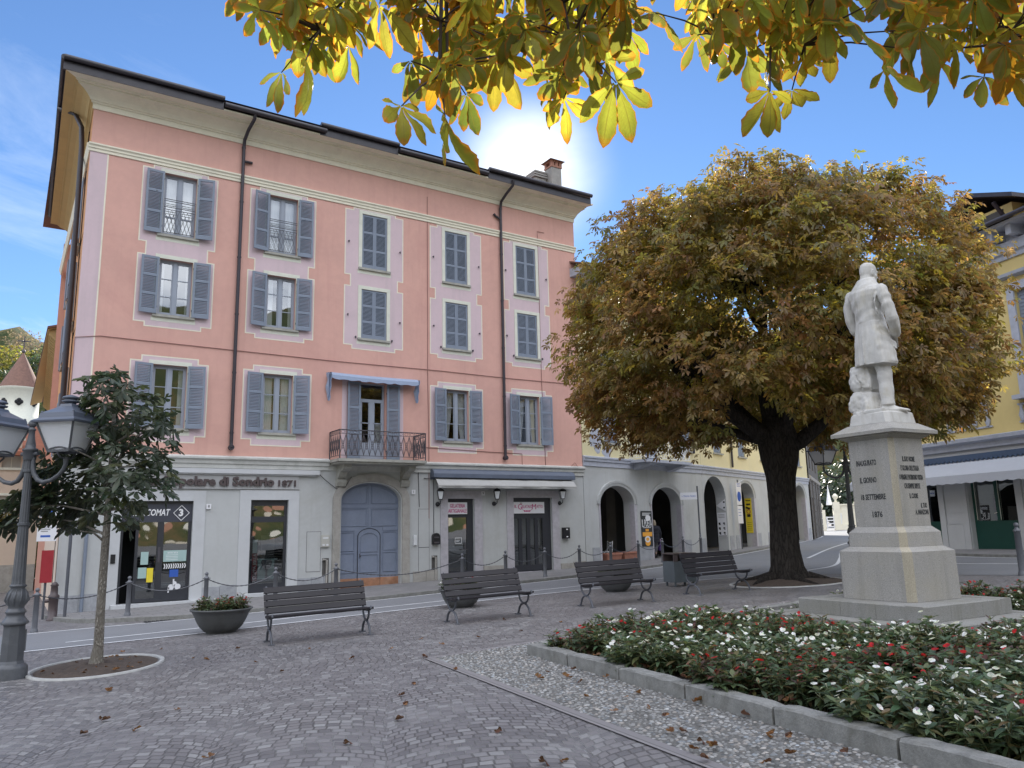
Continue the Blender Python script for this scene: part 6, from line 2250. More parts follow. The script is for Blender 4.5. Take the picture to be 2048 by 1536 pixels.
for i in range(80):
 u = a + (c - a) * i / 80
 m.box(u, u + 0.1, 0.2, 0.22, zt_ - 0.05, zt_ + 0.04)
spart(m, 'pelmet', M['navy'], t)
# ================================================================== beyond the bend: villa wall and gate
vp = G(1690, 1060)
VW = thing('garden_wall', 'sunlit cream garden wall with urn topped pillars beyond the bend', 'wall', (vp[0], vp[1], gz(vp[0], vp[1])))
k = np.linalg.norm(vp - CAM) / FPX
Fv = frame(vp[0], vp[1], math.degrees(math.atan2(vp[0], vp[1])) + 80)
o_ = onwall(Fv, 1668, 1020)[0]
m = MB(Fv)
zb_ = gz(vp[0], vp[1])
m.box(o_, o_ + 9, -0.4, 0, zb_ - 1, zb_ + 2.5)
m.box(o_ - 0.05, o_ + 9, -0.5, 0.1, zb_ - 1, zb_ + 0.6)
m.box(o_ - 0.05, o_ + 9, -0.5, 0.1, zb_ + 2.4, zb_ + 2.55)
m.build('wall', M['cream'], VW).location = -VW.location
for u in (0.25, 2.3, 4.4):
 m = MB(Fv)
 m.box(o_ + u - 0.3, o_ + u + 0.3, -0.55, 0.12, zb_, zb_ + 2.75)
 m.lathe([(0.1, 0), (0.14, 0.08), (0.08, 0.2), (0.26, 0.45), (0.3, 0.6), (0.16, 0.75), (0.05, 0.85)], 12, (o_ + u, -0.2, zb_ + 2.75))
 m.build('pillar', M['cream'], VW).location = -VW.location
m = MB(Fv)
m.lathe([(0.3, 0), (0.25, 0.3), (0.15, 0.9), (0.06, 1.6), (0.02, 2.0)], 6, (o_ - 0.2, -1.2, zb_ + 2.5))
m.build('spire', M['white'], VW).location = -VW.location
GT = thing('garden_gate', 'white wooden gate on a pale pillar beyond the bend', 'gate', (vp[0] - 1, vp[1] + 1, zb_))
og = onwall(Fv, 1637, 1020)[0]
m = MB(Fv)
m.box(og - 0.1, og + 0.6, -0.4, 0.1, zb_ - 1, zb_ + 2.0)
m.lathe([(0.1, 0), (0.12, 0.1), (0.26, 0.4), (0.14, 0.65)], 10, (og + 0.25, -0.15, zb_ + 2.0))
m.build('pillar', M['cream'], GT).location = -GT.location
m = MB(Fv)
for i in range(4):
 m.box(og + 0.65, og + 2.1, -0.1, 0, zb_ + 0.3 + i * 0.3, zb_ + 0.42 + i * 0.3)
for i in range(3):
 m.box(og + 0.65 + i * 0.67, og + 0.77 + i * 0.67, -0.05, 0.05, zb_ + 0.1, zb_ + 1.35 + 0.15 * i)
m.build('leaf', M['white'], GT).location = -GT.location
# ================================================================== left background: old houses, church tower
tb_ = WY(120, 650, 39.0)
TH = thing('timbered_house', 'tan house with deep bracketed eaves behind the corner house', 'house', (1.4, 39, gz(1.4, 39)))
m = MB()
x0, x1 = 1.62, 2.3
ze_ = tb_[2] - 0.4
m.quad((x0, 38.7, -2), (x1, 62, -2), (x1, 62, ze_), (x0, 38.7, ze_))
m.quad((x0, 38.7, -2), (12, 38.7, -2), (12, 38.7, ze_), (x0, 38.7, ze_))
m.quad((12, 38.7, -2), (12, 62, -2), (12, 62, ze_), (12, 38.7, ze_))
m.build('wall', M['beige'], TH).location = -TH.location
m = MB()
m.prism([(x0 - 0.6, ze_ + 0.1), (x0 + 5, ze_ + 1.9), (x0 + 5, ze_ + 2.0), (x0 - 0.6, ze_ + 0.2)], 1, 38.6, 62)
MB().prism([(x0 - 0.57, ze_ + 0.03), (x0 + 0.1, ze_ + 0.33), (x0 + 0.1, ze_ + 0.4), (x0 - 0.57, ze_ + 0.1)], 1, 38.7, 61.9).build('eaves_board', M['soffit'], TH).location = -TH.location
m.build('roof', M['oldtiles'], TH).location = -TH.location
for yy in np.arange(38.8, 61, 0.55):
 xx = x0 + (x1 - x0) * (yy - 38.7) / 23.3
 m = MB()
 m.prism([(xx - 0.52, ze_ - 0.12), (xx, ze_ - 0.6), (xx, ze_ + 0.15), (xx - 0.52, ze_ + 0.05)], 1, yy, yy + 0.14)
 m.build('bracket', M['soffit'], TH).location = -TH.location
for yy in (41, 44.5, 48, 52, 56):
 for zz in (3.2, 6.2):
  xx = x0 + (x1 - x0) * (yy - 38.7) / 23.3
  for y0_ in (yy - 1.05, yy + 0.55):
   MB().box(xx - 0.06, xx, y0_, y0_ + 0.5, zz, zz + 1.8).build('shutter', M['tan'], TH).location = -TH.location
BH = thing('beige_house', 'beige rendered house with a red tiled roof at the far left', 'house', (-2.5, 47, gz(-2.5, 47)))
FB = frame(-14, 47.0, 90)
m = MB(FB)
zr_ = WY(40, 912, 47)[2]
wz = WY(10, 1052, 47)[2]
bops = [(sx_, sx_ + 0.95, wz, wz + 1.5) for sx_ in (4.2, 7.2, 10.2, 13.75)] + [(sx_, sx_ + 0.8, wz + 2.9, wz + 4.3) for sx_ in (4.2, 7.2, 10.2, 13.8)] + [(sx_, sx_ + 1.2, -2.0, 0.9) for sx_ in (5.5, 9.0, 12.0)]
m.wall(0, 15.6, -3, zr_, bops, 0.25)
m.quad((0, -9, -3), (15.6, -9, -3), (15.6, -9, zr_), (0, -9, zr_))
m.build('wall', M['beige'], BH).location = -BH.location
m = MB(FB)
m.box(0, 15.6, 0, 0.03, -3, 0.35)
m.build('plinth', M['oldstone'], BH).location = -BH.location
m = MB(FB)
m.prism([(0.6, zr_), (0.6, zr_ + 0.18), (-4.5, zr_ + 2.2), (-4.5, zr_)], 0, -0.4, 16)
m.build('roof', M['tiles'], BH).location = -BH.location
for a, c, z0, z1 in bops:
 m = MB(FB)
 m.box(a, c, -0.2, -0.15, z0, z1, 1 if z0 > -1 else 2)
 m.box(a - 0.12, c + 0.12, 0, 0.1, z0 - 0.12, z0)
 if z0 > 0:
  m.box(a - 0.12, c + 0.12, 0, 0.06, z1, z1 + 0.12)
  m.box((a + c) / 2 - 0.02, (a + c) / 2 + 0.02, -0.15, -0.13, z0, z1)
 m.build('window', [M['trim'], M['plasticgrey'], M['dark']], BH).location = -BH.location
cp = D(40, 780, 118)
CT = thing('church_tower', 'round church tower with a conical brown tiled spire and iron cross', 'tower', (cp[0], cp[1], gz(cp[0], cp[1])))
k = 118 / FPX
rc = 36 * k
m = MB()
zb_ = CT.location.z
zc0 = D(40, 778, 118)[2]
za1 = D(47, 702, 118)[2]
m.lathe([(rc * 1.02, -30), (rc * 1.02, zc0 - zb_ - 7), (rc * 1.12, zc0 - zb_ - 6.8), (rc * 1.12, zc0 - zb_ - 4.6), (rc * 0.98, zc0 - zb_ - 4.4), (rc * 0.98, zc0 - zb_ - 0.4), (rc * 1.1, zc0 - zb_ - 0.2), (rc * 1.1, zc0 - zb_)], 28)
m.build('drum', M['trim'], CT)
m = MB()
n = 8
m.lathe([(rc * 1.04, zc0 - zb_ + 0.02), (rc * 0.96, zc0 - zb_ + 0.5), (0.08, za1 - zb_)], 24, smooth=True)
m.build('spire', M['oldtiles'], CT)
m = MB()
dirc = np.array([-cp[0], -cp[1]]) / np.hypot(cp[0], cp[1])
for a in (0, 0.8, -0.8):
 cx_, cy_ = dirc[0] * math.cos(a) - dirc[1] * math.sin(a), dirc[0] * math.sin(a) + dirc[1] * math.cos(a)
 for ox, oz in ((0.25, 0), (-0.25, 0), (0, 0.25), (0, -0.25)):
  m.ball((cx_ * rc * 0.97 - cy_ * ox, cy_ * rc * 0.97 + cx_ * ox, zc0 - zb_ - 2.3 + oz), 0.32, 8, 6)
m.build('window', M['dark'], CT)
m = MB()
zt_ = D(50, 668, 118)[2]
m.ball((0, 0, za1 - zb_ + 0.2), 0.28, 8, 6)
m.bar((0, 0, za1 - zb_), (0, 0, zt_ - zb_), 0.16, 0.16)
zcross = D(50, 678, 118)[2] - zb_
m.bar((-0.9, 0, zcross), (0.9, 0, zcross), 0.16, 0.16)
m.build('cross', M['iron'], CT)
# things by the lane on the left
t = thing('info_sign', 'white notice boards on a pole behind the young tree', 'sign', (1.55, 23.6, gz(1.55, 23.6) + SW))
m = MB()
m.tube([(0, 0, 0), (0, 0, 3.2)], 0.04, 8)
m.build('pole', M['irongrey'], t)
_F = frame(0, 23.6, 90)
for q0, q1 in (((83, 985), (131, 1035)), ((75, 1051), (112, 1082))):
 (xa, zb_), (xb, za) = onwall(_F, *q0), onwall(_F, *q1)
 xa, xb, za, zb_ = xa - 1.55, xb - 1.55, za - t.location.z, zb_ - t.location.z
 m = MB()
 m.box(xa, xb, -0.07, -0.05, za, zb_)
 bo_ = m.build('board', M['signwhite'], t)
 m = MB()
 for k in range(3):
  m.box(xa + 0.08, xb - 0.2 + 0.05 * k, -0.073, -0.0705, za + (zb_ - za) * (0.60 + 0.11 * k), za + (zb_ - za) * (0.63 + 0.11 * k))
 m.build('print', M['letterblack'], bo_)
 m = MB()
 m.box(xa + 0.08, xa + 0.3, -0.073, -0.0705, za + 0.1, za + (zb_ - za) * 0.38)
 m.build('emblem', M['letterblue'], bo_)
g_ = G(90, 1240)
t = thing('red_panel', 'plain dark red panel on a post at the house corner', 'sign', (1.15, 24.6, gz(1.15, 24.6)))
s0, z1 = onwall(frame(0, 24.6, 90), 84, 1101)
s1, z0 = onwall(frame(0, 24.6, 90), 103, 1165)
m = MB()
m.box(s0 - 1.15, s1 - 1.15, -0.03, 0.03, z0 - t.location.z, z1 - t.location.z)
m.build('panel', M['red'], t)
m = MB()
m.tube([((s0 + s1) / 2 - 1.15, 0.05, 0), ((s0 + s1) / 2 - 1.15, 0.05, z1 - t.location.z)], 0.03, 8)
m.build('post', M['irongrey'], t)
hp = G(89, 1241)
t = thing('hydrant', 'dark brown standpipe hydrant at the house corner', 'hydrant', (hp[0] + 0.15, 23.9, gz(hp[0], 23.9)))
m = MB()
m.lathe([(0.14, 0), (0.14, 0.06), (0.11, 0.08), (0.11, 0.55), (0.13, 0.57), (0.13, 0.62), (0.09, 0.66), (0.08, 0.86), (0.10, 0.88), (0.05, 0.95), (0.02, 0.97)], 14)
m.tube([(-0.08, 0, 0.5), (-0.2, 0, 0.5)], 0.045, 8)
m.build('barrel', M['letterbrown'], t)
pp = G(54, 1181)
t = thing('flower_pot', 'terracotta pot holding a dark clipped shrub by the lane on the left', 'pot', (pp[0], pp[1], gz(pp[0], pp[1])))
r_ = 13 * np.linalg.norm(pp - CAM) / FPX
m = MB()
m.lathe([(r_ * 0.8, 0), (r_ * 0.98, r_ * 1.2), (r_ * 1.05, r_ * 1.2), (r_ * 1.05, r_ * 1.42), (r_ * 0.9, r_ * 1.42), (r_ * 0.88, r_ * 1.3)], 18)
m.build('pot', M['terracotta'], t)
POT = (pp, r_)
pp = G(12, 1163)
t = thing('cafe_table', 'dark café table in front of the beige house at the left edge', 'table', (pp[0], pp[1], gz(pp[0], pp[1])))
m = MB()
m.box(-1.1, 0.9, -0.45, 0.45, 0.9, 0.94)
m.build('top', M['iron'], t)
for sx in (-0.9, 0.7):
 m = MB()
 m.box(sx - 0.3, sx + 0.3, -0.06, 0.06, 0, 0.9)
 m.box(sx - 0.4, sx + 0.4, -0.3, 0.3, 0, 0.03)
 m.build('leg', M['dark'], t)
# ================================================================== street lamps
def build_lantern(root, loc, rz):
 m = MB()
 wt, wb, h = 0.285, 0.165, 0.40       # half diagonal-free half widths
 for sx in (-1, 1):
  for sy in (-1, 1):
   m.bar((sx * wb, sy * wb, 0), (sx * wt, sy * wt, h), 0.026, 0.026)
 for a in range(4):
  c, s = math.cos(a * math.pi / 2), math.sin(a * math.pi / 2)
  R2 = lambda x, y: (x * c - y * s, x * s + y * c)
  m.bar((*R2(wb, -wb), 0), (*R2(wb, wb), 0), 0.03, 0.035)
  # bowed lower edge
  pts = [(*R2(wb + 0.005, wb * t), 0.05 - 0.04 * t * t) for t in np.linspace(-1, 1, 7)]
  m.tube(pts, 0.012, 5)
 fr = m.build('lantern', M['lampmetal'], root, loc)
 fr.rotation_euler = (0, 0, rz)
 g = MB()
 q = 0.006
 for a in range(4):
  c, s = math.cos(a * math.pi / 2), math.sin(a * math.pi / 2)
  R2 = lambda x, y: (x * c - y * s, x * s + y * c)
  g.quad((*R2(wb - q, -wb), 0.01), (*R2(wb - q, wb), 0.01), (*R2(wt - q, wt), h), (*R2(wt - q, -wt), h))
 g.quad((-wb, -wb, 0.02), (wb, -wb, 0.02), (wb, wb, 0.02), (-wb, wb, 0.02))
 g.build('glass', M['frosted'], fr)
 r = MB()
 prof = [(0.33, h - 0.01), (0.335, h + 0.015), (0.27, h + 0.06), (0.255, h + 0.13), (0.17, h + 0.185), (0.10, h + 0.235), (0.085, h + 0.275)]
 s2 = math.sqrt(2)
 r.lathe([(a * s2, z) for a, z in prof], 4, rot=math.pi / 4, smooth=False)
 r.lathe([(0.07, h + 0.27), (0.075, h + 0.30), (0.11, h + 0.305), (0.115, h + 0.325), (0.075, h + 0.335), (0.08, h + 0.35), (0.115, h + 0.36), (0.10, h + 0.385), (0.03, h + 0.41)], 16)
 for sx in (-1, 1):
  for sy in (-1, 1):
   r.ball((sx * 0.24, sy * 0.24, h + 0.14), 0.018, 6, 4)
 r.build('lantern_roof', M['lamproof'], fr)
 return fr
def lamp_post(name, label, x, y, arm_az, k=1.0):
 lrz = math.pi / 4 - math.atan2(x, y) + rad(5)
 z = gz(x, y)
 t = thing(name, label, 'street lamp', (x, y, z))
 m = MB()
 m.lathe([(0.205, -0.05), (0.205, 0.14), (0.195, 0.17), (0.165, 0.20)], 20)
 m.lathe([(0.165, 0.20), (0.15, 0.24), (0.138, 0.70), (0.15, 0.72)], 8, smooth=False, rot=math.pi / 8)
 m.lathe([(0.165, 0.72), (0.172, 0.745), (0.15, 0.77), (0.13, 0.80), (0.11, 0.83), (0.115, 0.86), (0.135, 0.88), (0.12, 0.90), (0.10, 0.93)], 20)
 m.lathe([(0.10, 0.93), (0.10, 0.96), (0.128, 1.01), (0.132, 1.06), (0.115, 1.14), (0.085, 1.20), (0.10, 1.22), (0.112, 1.235), (0.085, 1.255)], 20)
 for i in range(10):                      # leaf mouldings on the bulb
  a = 2 * math.pi * i / 10
  m.tube([(0.10 * math.cos(a), 0.10 * math.sin(a), 0.97), (0.137 * math.cos(a), 0.137 * math.sin(a), 1.04), (0.118 * math.cos(a + 0.12), 0.118 * math.sin(a + 0.12), 1.13), (0.09 * math.cos(a + 0.2), 0.09 * math.sin(a + 0.2), 1.19)], [0.008, 0.02, 0.014, 0.004], 5)
 m.box(0.11, 0.152, -0.05, 0.05, 0.36, 0.64)
 m.build('base', M['lampmetal'], t)
 n = 48
 m = MB()
 rings = []
 for zz, r in ((1.25, 0.088), (1.30, 0.083), (2.05, 0.066), (2.06, 0.08), (2.09, 0.08), (2.10, 0.062), (2.80, 0.052), (2.81, 0.068), (2.84, 0.068), (2.85, 0.055), (2.98, 0.055)):
  fl = 0.93 if zz not in (2.06, 2.09, 2.81, 2.84) else 1.0
  rings.append([(r * (fl if (j // 2) % 2 else 1.0) * math.cos(2 * math.pi * j / n), r * (fl if (j // 2) % 2 else 1.0) * math.sin(2 * math.pi * j / n), zz) for j in range(n)])
 m.loft(rings, smooth=False)
 m.build('post', M['lampmetal'], t)
 m = MB()
 m.lathe([(0.075, 2.98), (0.085, 3.0), (0.085, 3.10), (0.10, 3.11), (0.10, 3.14), (0.07, 3.15), (0.065, 3.20), (0.05, 3.27), (0.042, 3.34), (0.04, 3.40), (0.05, 3.41), (0.05, 3.425), (0.03, 3.44), (0.03, 3.455)], 14)
 m.ball((0, 0, 3.50), 0.056, 14, 9)
 m.build('finial', M['lampmetal'], t)
 for sg in (-1, 1):
  a = rad(arm_az) + (0 if sg > 0 else math.pi)
  ux, uy = math.sin(a), math.cos(a)
  L = 0.62
  m = MB()
  P_ = [(0.06, 3.02), (0.075, 2.86), (0.10, 2.78), (0.17, 2.69), (0.27, 2.655), (0.40, 2.68), (0.52, 2.75), (0.59, 2.83), (L, 2.90), (L, 3.0)]
  m.tube([(ux * p, uy * p, zz) for p, zz in P_], [0.03, 0.034, 0.036, 0.034, 0.032, 0.030, 0.029, 0.028, 0.03, 0.04], 9)
  m.tube([(ux * 0.07, uy * 0.07, 3.06), (ux * 0.14, uy * 0.14, 3.07)], 0.03, 8)
  for s3 in (-1, 1):
   vx, vy = -uy * s3, ux * s3
   m.tube([(ux * L, uy * L, 2.98), (ux * L + vx * 0.1, uy * L + vy * 0.1, 2.985), (ux * L + vx * 0.16, uy * L + vy * 0.16, 3.04), (ux * L + vx * 0.16, uy * L + vy * 0.16, 3.075)], 0.014, 6)
  m.build('arm', M['lampmetal'], t)
  build_lantern(t, (ux * L, uy * L, 3.075), lrz)
 return t
lamp_post('street_lamp', 'grey cast iron street lamp with two square lanterns beside the young tree', 0.27, 13.15, 136)
# second lamp half hidden behind the chestnut trunk and the pedestal
d2 = D(1688, 895, 23.5)
lamp_post('street_lamp', 'street lamp half hidden behind the monument and under the big chestnut', d2[0], d2[1], 145.6)
# ================================================================== bollards and chains
def poly_at_px(line, px):
 best = None
 for a, c in zip(line[:-1], line[1:]):
  for k in range(12):
   q = (a[0] + (c[0] - a[0]) * k / 12, a[1] + (c[1] - a[1]) * k / 12)
   d = np.array([q[0], q[1], gz(*q) + 0.5]) - CAM
   zc_ = d @ C_F
   if zc_ <= 0:
    continue
   x_ = 1024 + FPX * (d @ C_R) / zc_
   if best is None or abs(x_ - px) < best[0]:
    best = (abs(x_ - px), q)
 return best[1]
def bollard_mesh():
 m = MB()
 m.lathe([(0.075, -0.05), (0.075, 0.05), (0.062, 0.07), (0.058, 0.10), (0.052, 0.78), (0.062, 0.785), (0.066, 0.80), (0.062, 0.815), (0.045, 0.83), (0.032, 0.845), (0.028, 0.865)], 16)
 m.ball((0, 0, 0.905), 0.045, 14, 9)
 m.tube([(-0.06, 0, 0.80), (-0.09, 0, 0.79)], 0.012, 6)
 m.tube([(0.06, 0, 0.80), (0.09, 0, 0.79)], 0.012, 6)
 return m
bl = offset(kl, 0.55)
bol_px = [258, 412, 550, 672, 925, 1011, 1090, 1159, 1222, 1277, 1325, 1367, 1402]
where = ['in front of the bank door', 'right of the bank door', 'in front of the bank window', 'left of the carriage gate', 'in front of the narrow ice cream shop door', 'between the two ice cream shop doors',
         'in front of the folding glass door', 'at the house party wall', 'in front of the first arch', 'in front of the pier with the black poster', 'in front of the walking woman', 'right of the second arch', 'at the foot of the tall archway']
# the posts stand on a kerbside line; the fifth post leaves the gate free
bpos = [poly_at_px(bl, px) for px in bol_px]
proto = None
GRP = 'bollards along the far kerb'
for (x, y), wl in zip(bpos, where):
 p = (x, y, gz(x, y) + SW)
 if proto is None:
  proto = bollard_mesh().build('bollard', M['bollard'])
  proto.location = p
  o = proto
 else:
  o = dup(proto, None, p)
 tag(o, 'grey ball topped chain bollard ' + wl, 'bollard', GRP)
b0 = G(68, 1265)
tag(dup(proto, None, (b0[0], b0[1], gz(b0[0], b0[1]))), 'grey chain bollard at the mouth of the lane, left of the house corner', 'bollard', GRP)
bR = G(2046, 1151)
oR = dup(proto, None, (bR[0], bR[1], gz(bR[0], bR[1])))
oR.scale = (1.25, 1.25, 1.25)
tag(oR, 'grey bollard at the right edge in front of the green shop door', 'bollard', GRP)
def chain(a, c, sag, label):
 m = MB()
 n = int(max(16, np.linalg.norm(np.array(c) - np.array(a)) / 0.055))
 pts, rs = [], []
 for i in range(n + 1):
  u = i / n
  q = [a[k] + (c[k] - a[k]) * u for k in range(3)]
  q[2] -= sag * 4 * u * (1 - u)
  pts.append(q)
  rs.append(0.017 if i % 2 else 0.010)
 m.tube(pts, rs, 5, smooth=False)
 o = m.build('chain', M['chain'])
 return tag(o, label, 'chain', 'chains between the bollards')
zz_ = SW + 0.79
ordn = where
for i in range(len(bpos) - 1):
 if i == 3:
  pass
 a, c = bpos[i], bpos[i + 1]
 chain((a[0], a[1], gz(*a) + zz_), (c[0], c[1], gz(*c) + zz_), 0.24 if i != 3 else 0.30, 'dark chain right of the bollard ' + ordn[i])
chain((b0[0], b0[1], gz(b0[0], b0[1]) + 0.79), (bpos[0][0], bpos[0][1], gz(*bpos[0]) + zz_), 0.2, 'dark chain from the lane bollard to the bollard before the bank door')
chain((b0[0], b0[1], gz(b0[0], b0[1]) + 0.79), (-2.4, 20.2, gz(-2.4, 20.2) + 0.75), 0.25, 'dark chain running left from the lane bollard out of the picture')
# ================================================================== benches
t = NT('worn_bench_slats')
_P = t.n('ShaderNodeTexCoord').outputs['Object']
_x, _yy, _z = t.xyz(_P)
_gv = t.comb(t.math('MULTIPLY', _x, 2.0), t.math('MULTIPLY', _yy, 40.0), t.math('MULTIPLY', _z, 40.0))
_g = t.noise(_gv, 1.0, 5, 0.65)
_c = t.ramp(_g, [(0.25, (0.012, 0.011, 0.014)), (0.6, (0.022, 0.019, 0.023)), (0.8, (0.042, 0.036, 0.039))])
M['slat'] = t.done(t.bsdf(_c, t.ramp(_g, [(0.3, 0.32), (0.7, 0.5)]), 0, t.bump(_g, 0.2, 0.003), 0.3).outputs[0])
def bench(name, label, pL, pR, dL):
 """pL, pR: front feet, dL: rear foot at the left end"""
 c = (np.array(pL) + np.array(pR)) / 2
 rz = math.atan2(pR[1] - pL[1], pR[0] - pL[0])
 L = math.hypot(pR[0] - pL[0], pR[1] - pL[1])
 t = thing(name, label, 'bench', (c[0], c[1], gz(c[0], c[1])), rz, 'slatted benches on the square')
 slope = GA * math.cos(rz) + GB * math.sin(rz)
 t.rotation_euler = (0, -math.atan(slope), rz)
 hl = L / 2 + 0.05
 ov = 0.05
 def slat(y, z, w, th, ang, nm):
  m = MB()
  ca, sa = math.cos(ang), math.sin(ang)
  sec = []
  r = 0.008
  for u, v in ((-w / 2 + r, -th / 2), (w / 2 - r, -th / 2), (w / 2, -th / 2 + r), (w / 2, th / 2 - r), (w / 2 - r, th / 2), (-w / 2 + r, th / 2), (-w / 2, th / 2 - r), (-w / 2, -th / 2 + r)):
   sec.append((y + u * ca - v * sa, z + u * sa + v * ca))
  m.prism(sec, 0, -hl - ov, hl + ov)
  o = m.build(nm, M['slat'], t)
  return o
 # seat: y from front (-) to back (+); slightly dished
 for y, z, w, a in ((-0.02, 0.445, 0.10, -0.18), (0.095, 0.425, 0.11, -0.12), (0.215, 0.415, 0.11, -0.03), (0.335, 0.415, 0.11, 0.08)):
  slat(y, z, w, 0.035, a, 'seat_slat')
 for y, z, w in ((0.455, 0.50, 0.103), (0.50, 0.608, 0.103), (0.545, 0.716, 0.103), (0.59, 0.826, 0.108)):
  slat(y, z, w, 0.03, rad(66), 'back_slat')
 for sg in (-1, 1):
  x = sg * hl
  m = MB()
  def rod(pts, r):
   m.tube([(x, p[0], p[1]) for p in pts], r, 7)
  arc = [(0.26 + 0.235 * math.cos(a), 0.02 + 0.20 * math.sin(a)) for a in np.linspace(math.pi, 0, 13)]
  rod([(0.0, 0.0)] + arc[1:-1] + [(0.53, 0.0)], 0.021)
  up = [(0.26 - 0.20 * math.cos(a), 0.40 - 0.175 * math.sin(a)) for a in np.linspace(0.0, math.pi, 13)]
  rod(up, 0.019)
  rod([(-0.06, 0.43), (-0.075, 0.455), (-0.06, 0.475), (-0.02, 0.42), (0.1, 0.40), (0.22, 0.39), (0.36, 0.39), (0.455, 0.43), (0.505, 0.53), (0.565, 0.68), (0.625, 0.82), (0.635, 0.87), (0.62, 0.885)], 0.017)
  m.box(x - 0.05, x + 0.05, -0.05, 0.04, -0.02, 0.012)
  m.box(x - 0.05, x + 0.05, 0.49, 0.58, -0.02, 0.012)
  m.tube([(x, 0.26, 0.21), (x, 0.26, 0.235)], 0.035, 8)
  m.build('leg', M['irongrey'], t)
 return t
bench('bench', 'nearest slatted bench, next to the flower bowl in front of the bank window', (3.90, 13.27), (5.42, 13.07), None)
bench('bench', 'second slatted bench from the left, in front of the carriage gate and ice cream shop', (7.19, 12.99), (8.60, 12.85), None)
bench('bench', 'slatted bench in front of the first arch with a bowl behind it', (10.28, 12.93), (11.62, 12.70), None)
bench('bench', 'farthest slatted bench, beside the litter bin and the chestnut trunk', (13.15, 12.72), (14.45, 12.55), None)
# ================================================================== flower bowls and the bin
def bowl(name, label, x, y, r):
 t = thing(name, label, 'planter', (x, y, gz(x, y)), 0, 'round flower bowls')
 m = MB()
 k = r / 0.62
 prof = [(0.30, -0.03), (0.30, 0.03), (0.34, 0.045), (0.43, 0.13), (0.50, 0.25), (0.555, 0.38), (0.60, 0.46), (0.635, 0.475), (0.64, 0.50), (0.625, 0.51), (0.575, 0.50), (0.55, 0.45), (0.3, 0.44), (0.01, 0.44)]
 m.lathe([(a * k, z * k) for a, z in prof], 40)
 m.build('bowl', M['bowl'], t)
 return t, k
pA = G(450, 1268)
pB, pC = G(938, 1216), G(1250, 1184)
BOWLS = []
for (p, lab) in ((pA, 'dark round bowl of red flowered plants left of the nearest bench'), (pB, 'dark round bowl mostly hidden behind the second bench'), (pC, 'dark round bowl behind the bench in front of the first arch')):
 x, y = p[0], p[1] + 0.35
 BOWLS.append((x, y, bowl('planter_bowl', lab, x, y, 0.56 if not BOWLS else 0.5)[1]))
pb = G(1372, 1172)
t = thing('litter_bin', 'grey green litter bin with a dark roofed opening behind the farthest bench', 'litter bin', (pb[0], pb[1] + 0.2, gz(pb[0], pb[1])), rad(-8))
w_ = 0.34
m = MB()
m.box(-w_, w_, -0.24, 0.24, 0.10, 0.62)
for sx in (-0.28, 0.28):
 for sy in (-0.18, 0.18):
  m.box(sx - 0.02, sx + 0.02, sy - 0.02, sy + 0.02, 0, 0.10)
m.build('bin_body', M['bin'], t)
m = MB()
m.box(-w_ - 0.02, w_ + 0.02, -0.26, 0.26, 0.80, 0.83)
for a, c in ((-w_, -0.22), (-0.02, 0.0), (0.22, w_)):
 m.box(a, c, -0.25, -0.22, 0.62, 0.80)
m.box(-w_, w_, 0.2, 0.24, 0.62, 0.80)
m.box(0.0, 0.22, -0.245, -0.22, 0.64, 0.78, 1)
m.build('bin_lid', [M['letterbrown'], M['plasticgrey']], t)
# ================================================================== the monument: steps and pedestal
PC = (10.967, 6.753)
TH_ = rad(-3.41)
PD = thing('pedestal', 'pale granite monument pedestal with black inscriptions on stepped base', 'pedestal', (PC[0], PC[1], 0.0), TH_)
def sq(a, z, c=0.0):
 if c <= 0:
  return [(-a, -a, z), (a, -a, z), (a, a, z), (-a, a, z)]
 return [(-a + c, -a, z), (a - c, -a, z), (a, -a + c, z), (a, a - c, z), (a - c, a, z), (-a + c, a, z), (-a, a - c, z), (-a, -a + c, z)]
def blocks(name, a, z0, z1, n, mat_):
 """a course of stone slabs round the four sides with open joints, plus a core"""
 m = MB()
 e = 0.012
 core = a - 0.25
 m.loft([sq(core, z0), sq(core, z1 - 0.003)], smooth=False)
 for k in range(4):
  ca, sa = math.cos(k * math.pi / 2), math.sin(k * math.pi / 2)
  cuts = [-a, -a * 0.42 + 0.05 * k, a * 0.30, a] if n == 3 else [-a, -0.1 + 0.2 * (k % 2), a]
  for u0, u1 in zip(cuts[:-1], cuts[1:]):
   lo = u0 + (0.002 if u0 > -a else 0)
   hi = u1 - 0.002
   if u1 == a:
    hi = a - 0.25 - 0.001 + 0.0
   prof = [(-a, z0), (-a, z1 - e), (-a + e, z1), (-a + 0.25 - 0.001, z1), (-a + 0.25 - 0.001, z0)]
   rings = []
   for u in (lo, hi):
    rings.append([(u * ca - v * sa, u * sa + v * ca, z) for v, z in prof])
   m.loft(rings, smooth=False)
 return m.build(name, mat_, PD)
blocks('lower_step', 1.361, -0.35, 0.292, 3, M['stepstone'])
blocks('upper_step', 0.987, 0.292, 0.497, 3, M['stepstone'])
def warm_corner(mb):
 """the chamfered front corner is stained a warmer tone than the faces"""
 for i, f in enumerate(mb.f):
  if len(f) == 4:
   xs_ = [mb.v[k] for k in f]
   cx_, cy_ = sum(p[0] for p in xs_) / 4, sum(p[1] for p in xs_) / 4
   if abs(cx_ - cy_) < 0.02 and cx_ < 0:
    mb.mi[i] = 1
c = 0.094
m = MB()
m.loft([sq(0.587, 0.497, c), sq(0.582, 1.159, c), sq(0.477, 1.224, 0.085)], smooth=False)
warm_corner(m)
m.build('base_block', [M['granite'], M['granitewarm']], PD)
m = MB()
m.loft([sq(0.476, 1.226, 0.08), sq(0.465, 1.422, 0.075), sq(0.385, 1.503, 0.07)], smooth=False)
warm_corner(m)
m.build('base_moulding', [M['granite'], M['granitewarm']], PD)
m = MB()
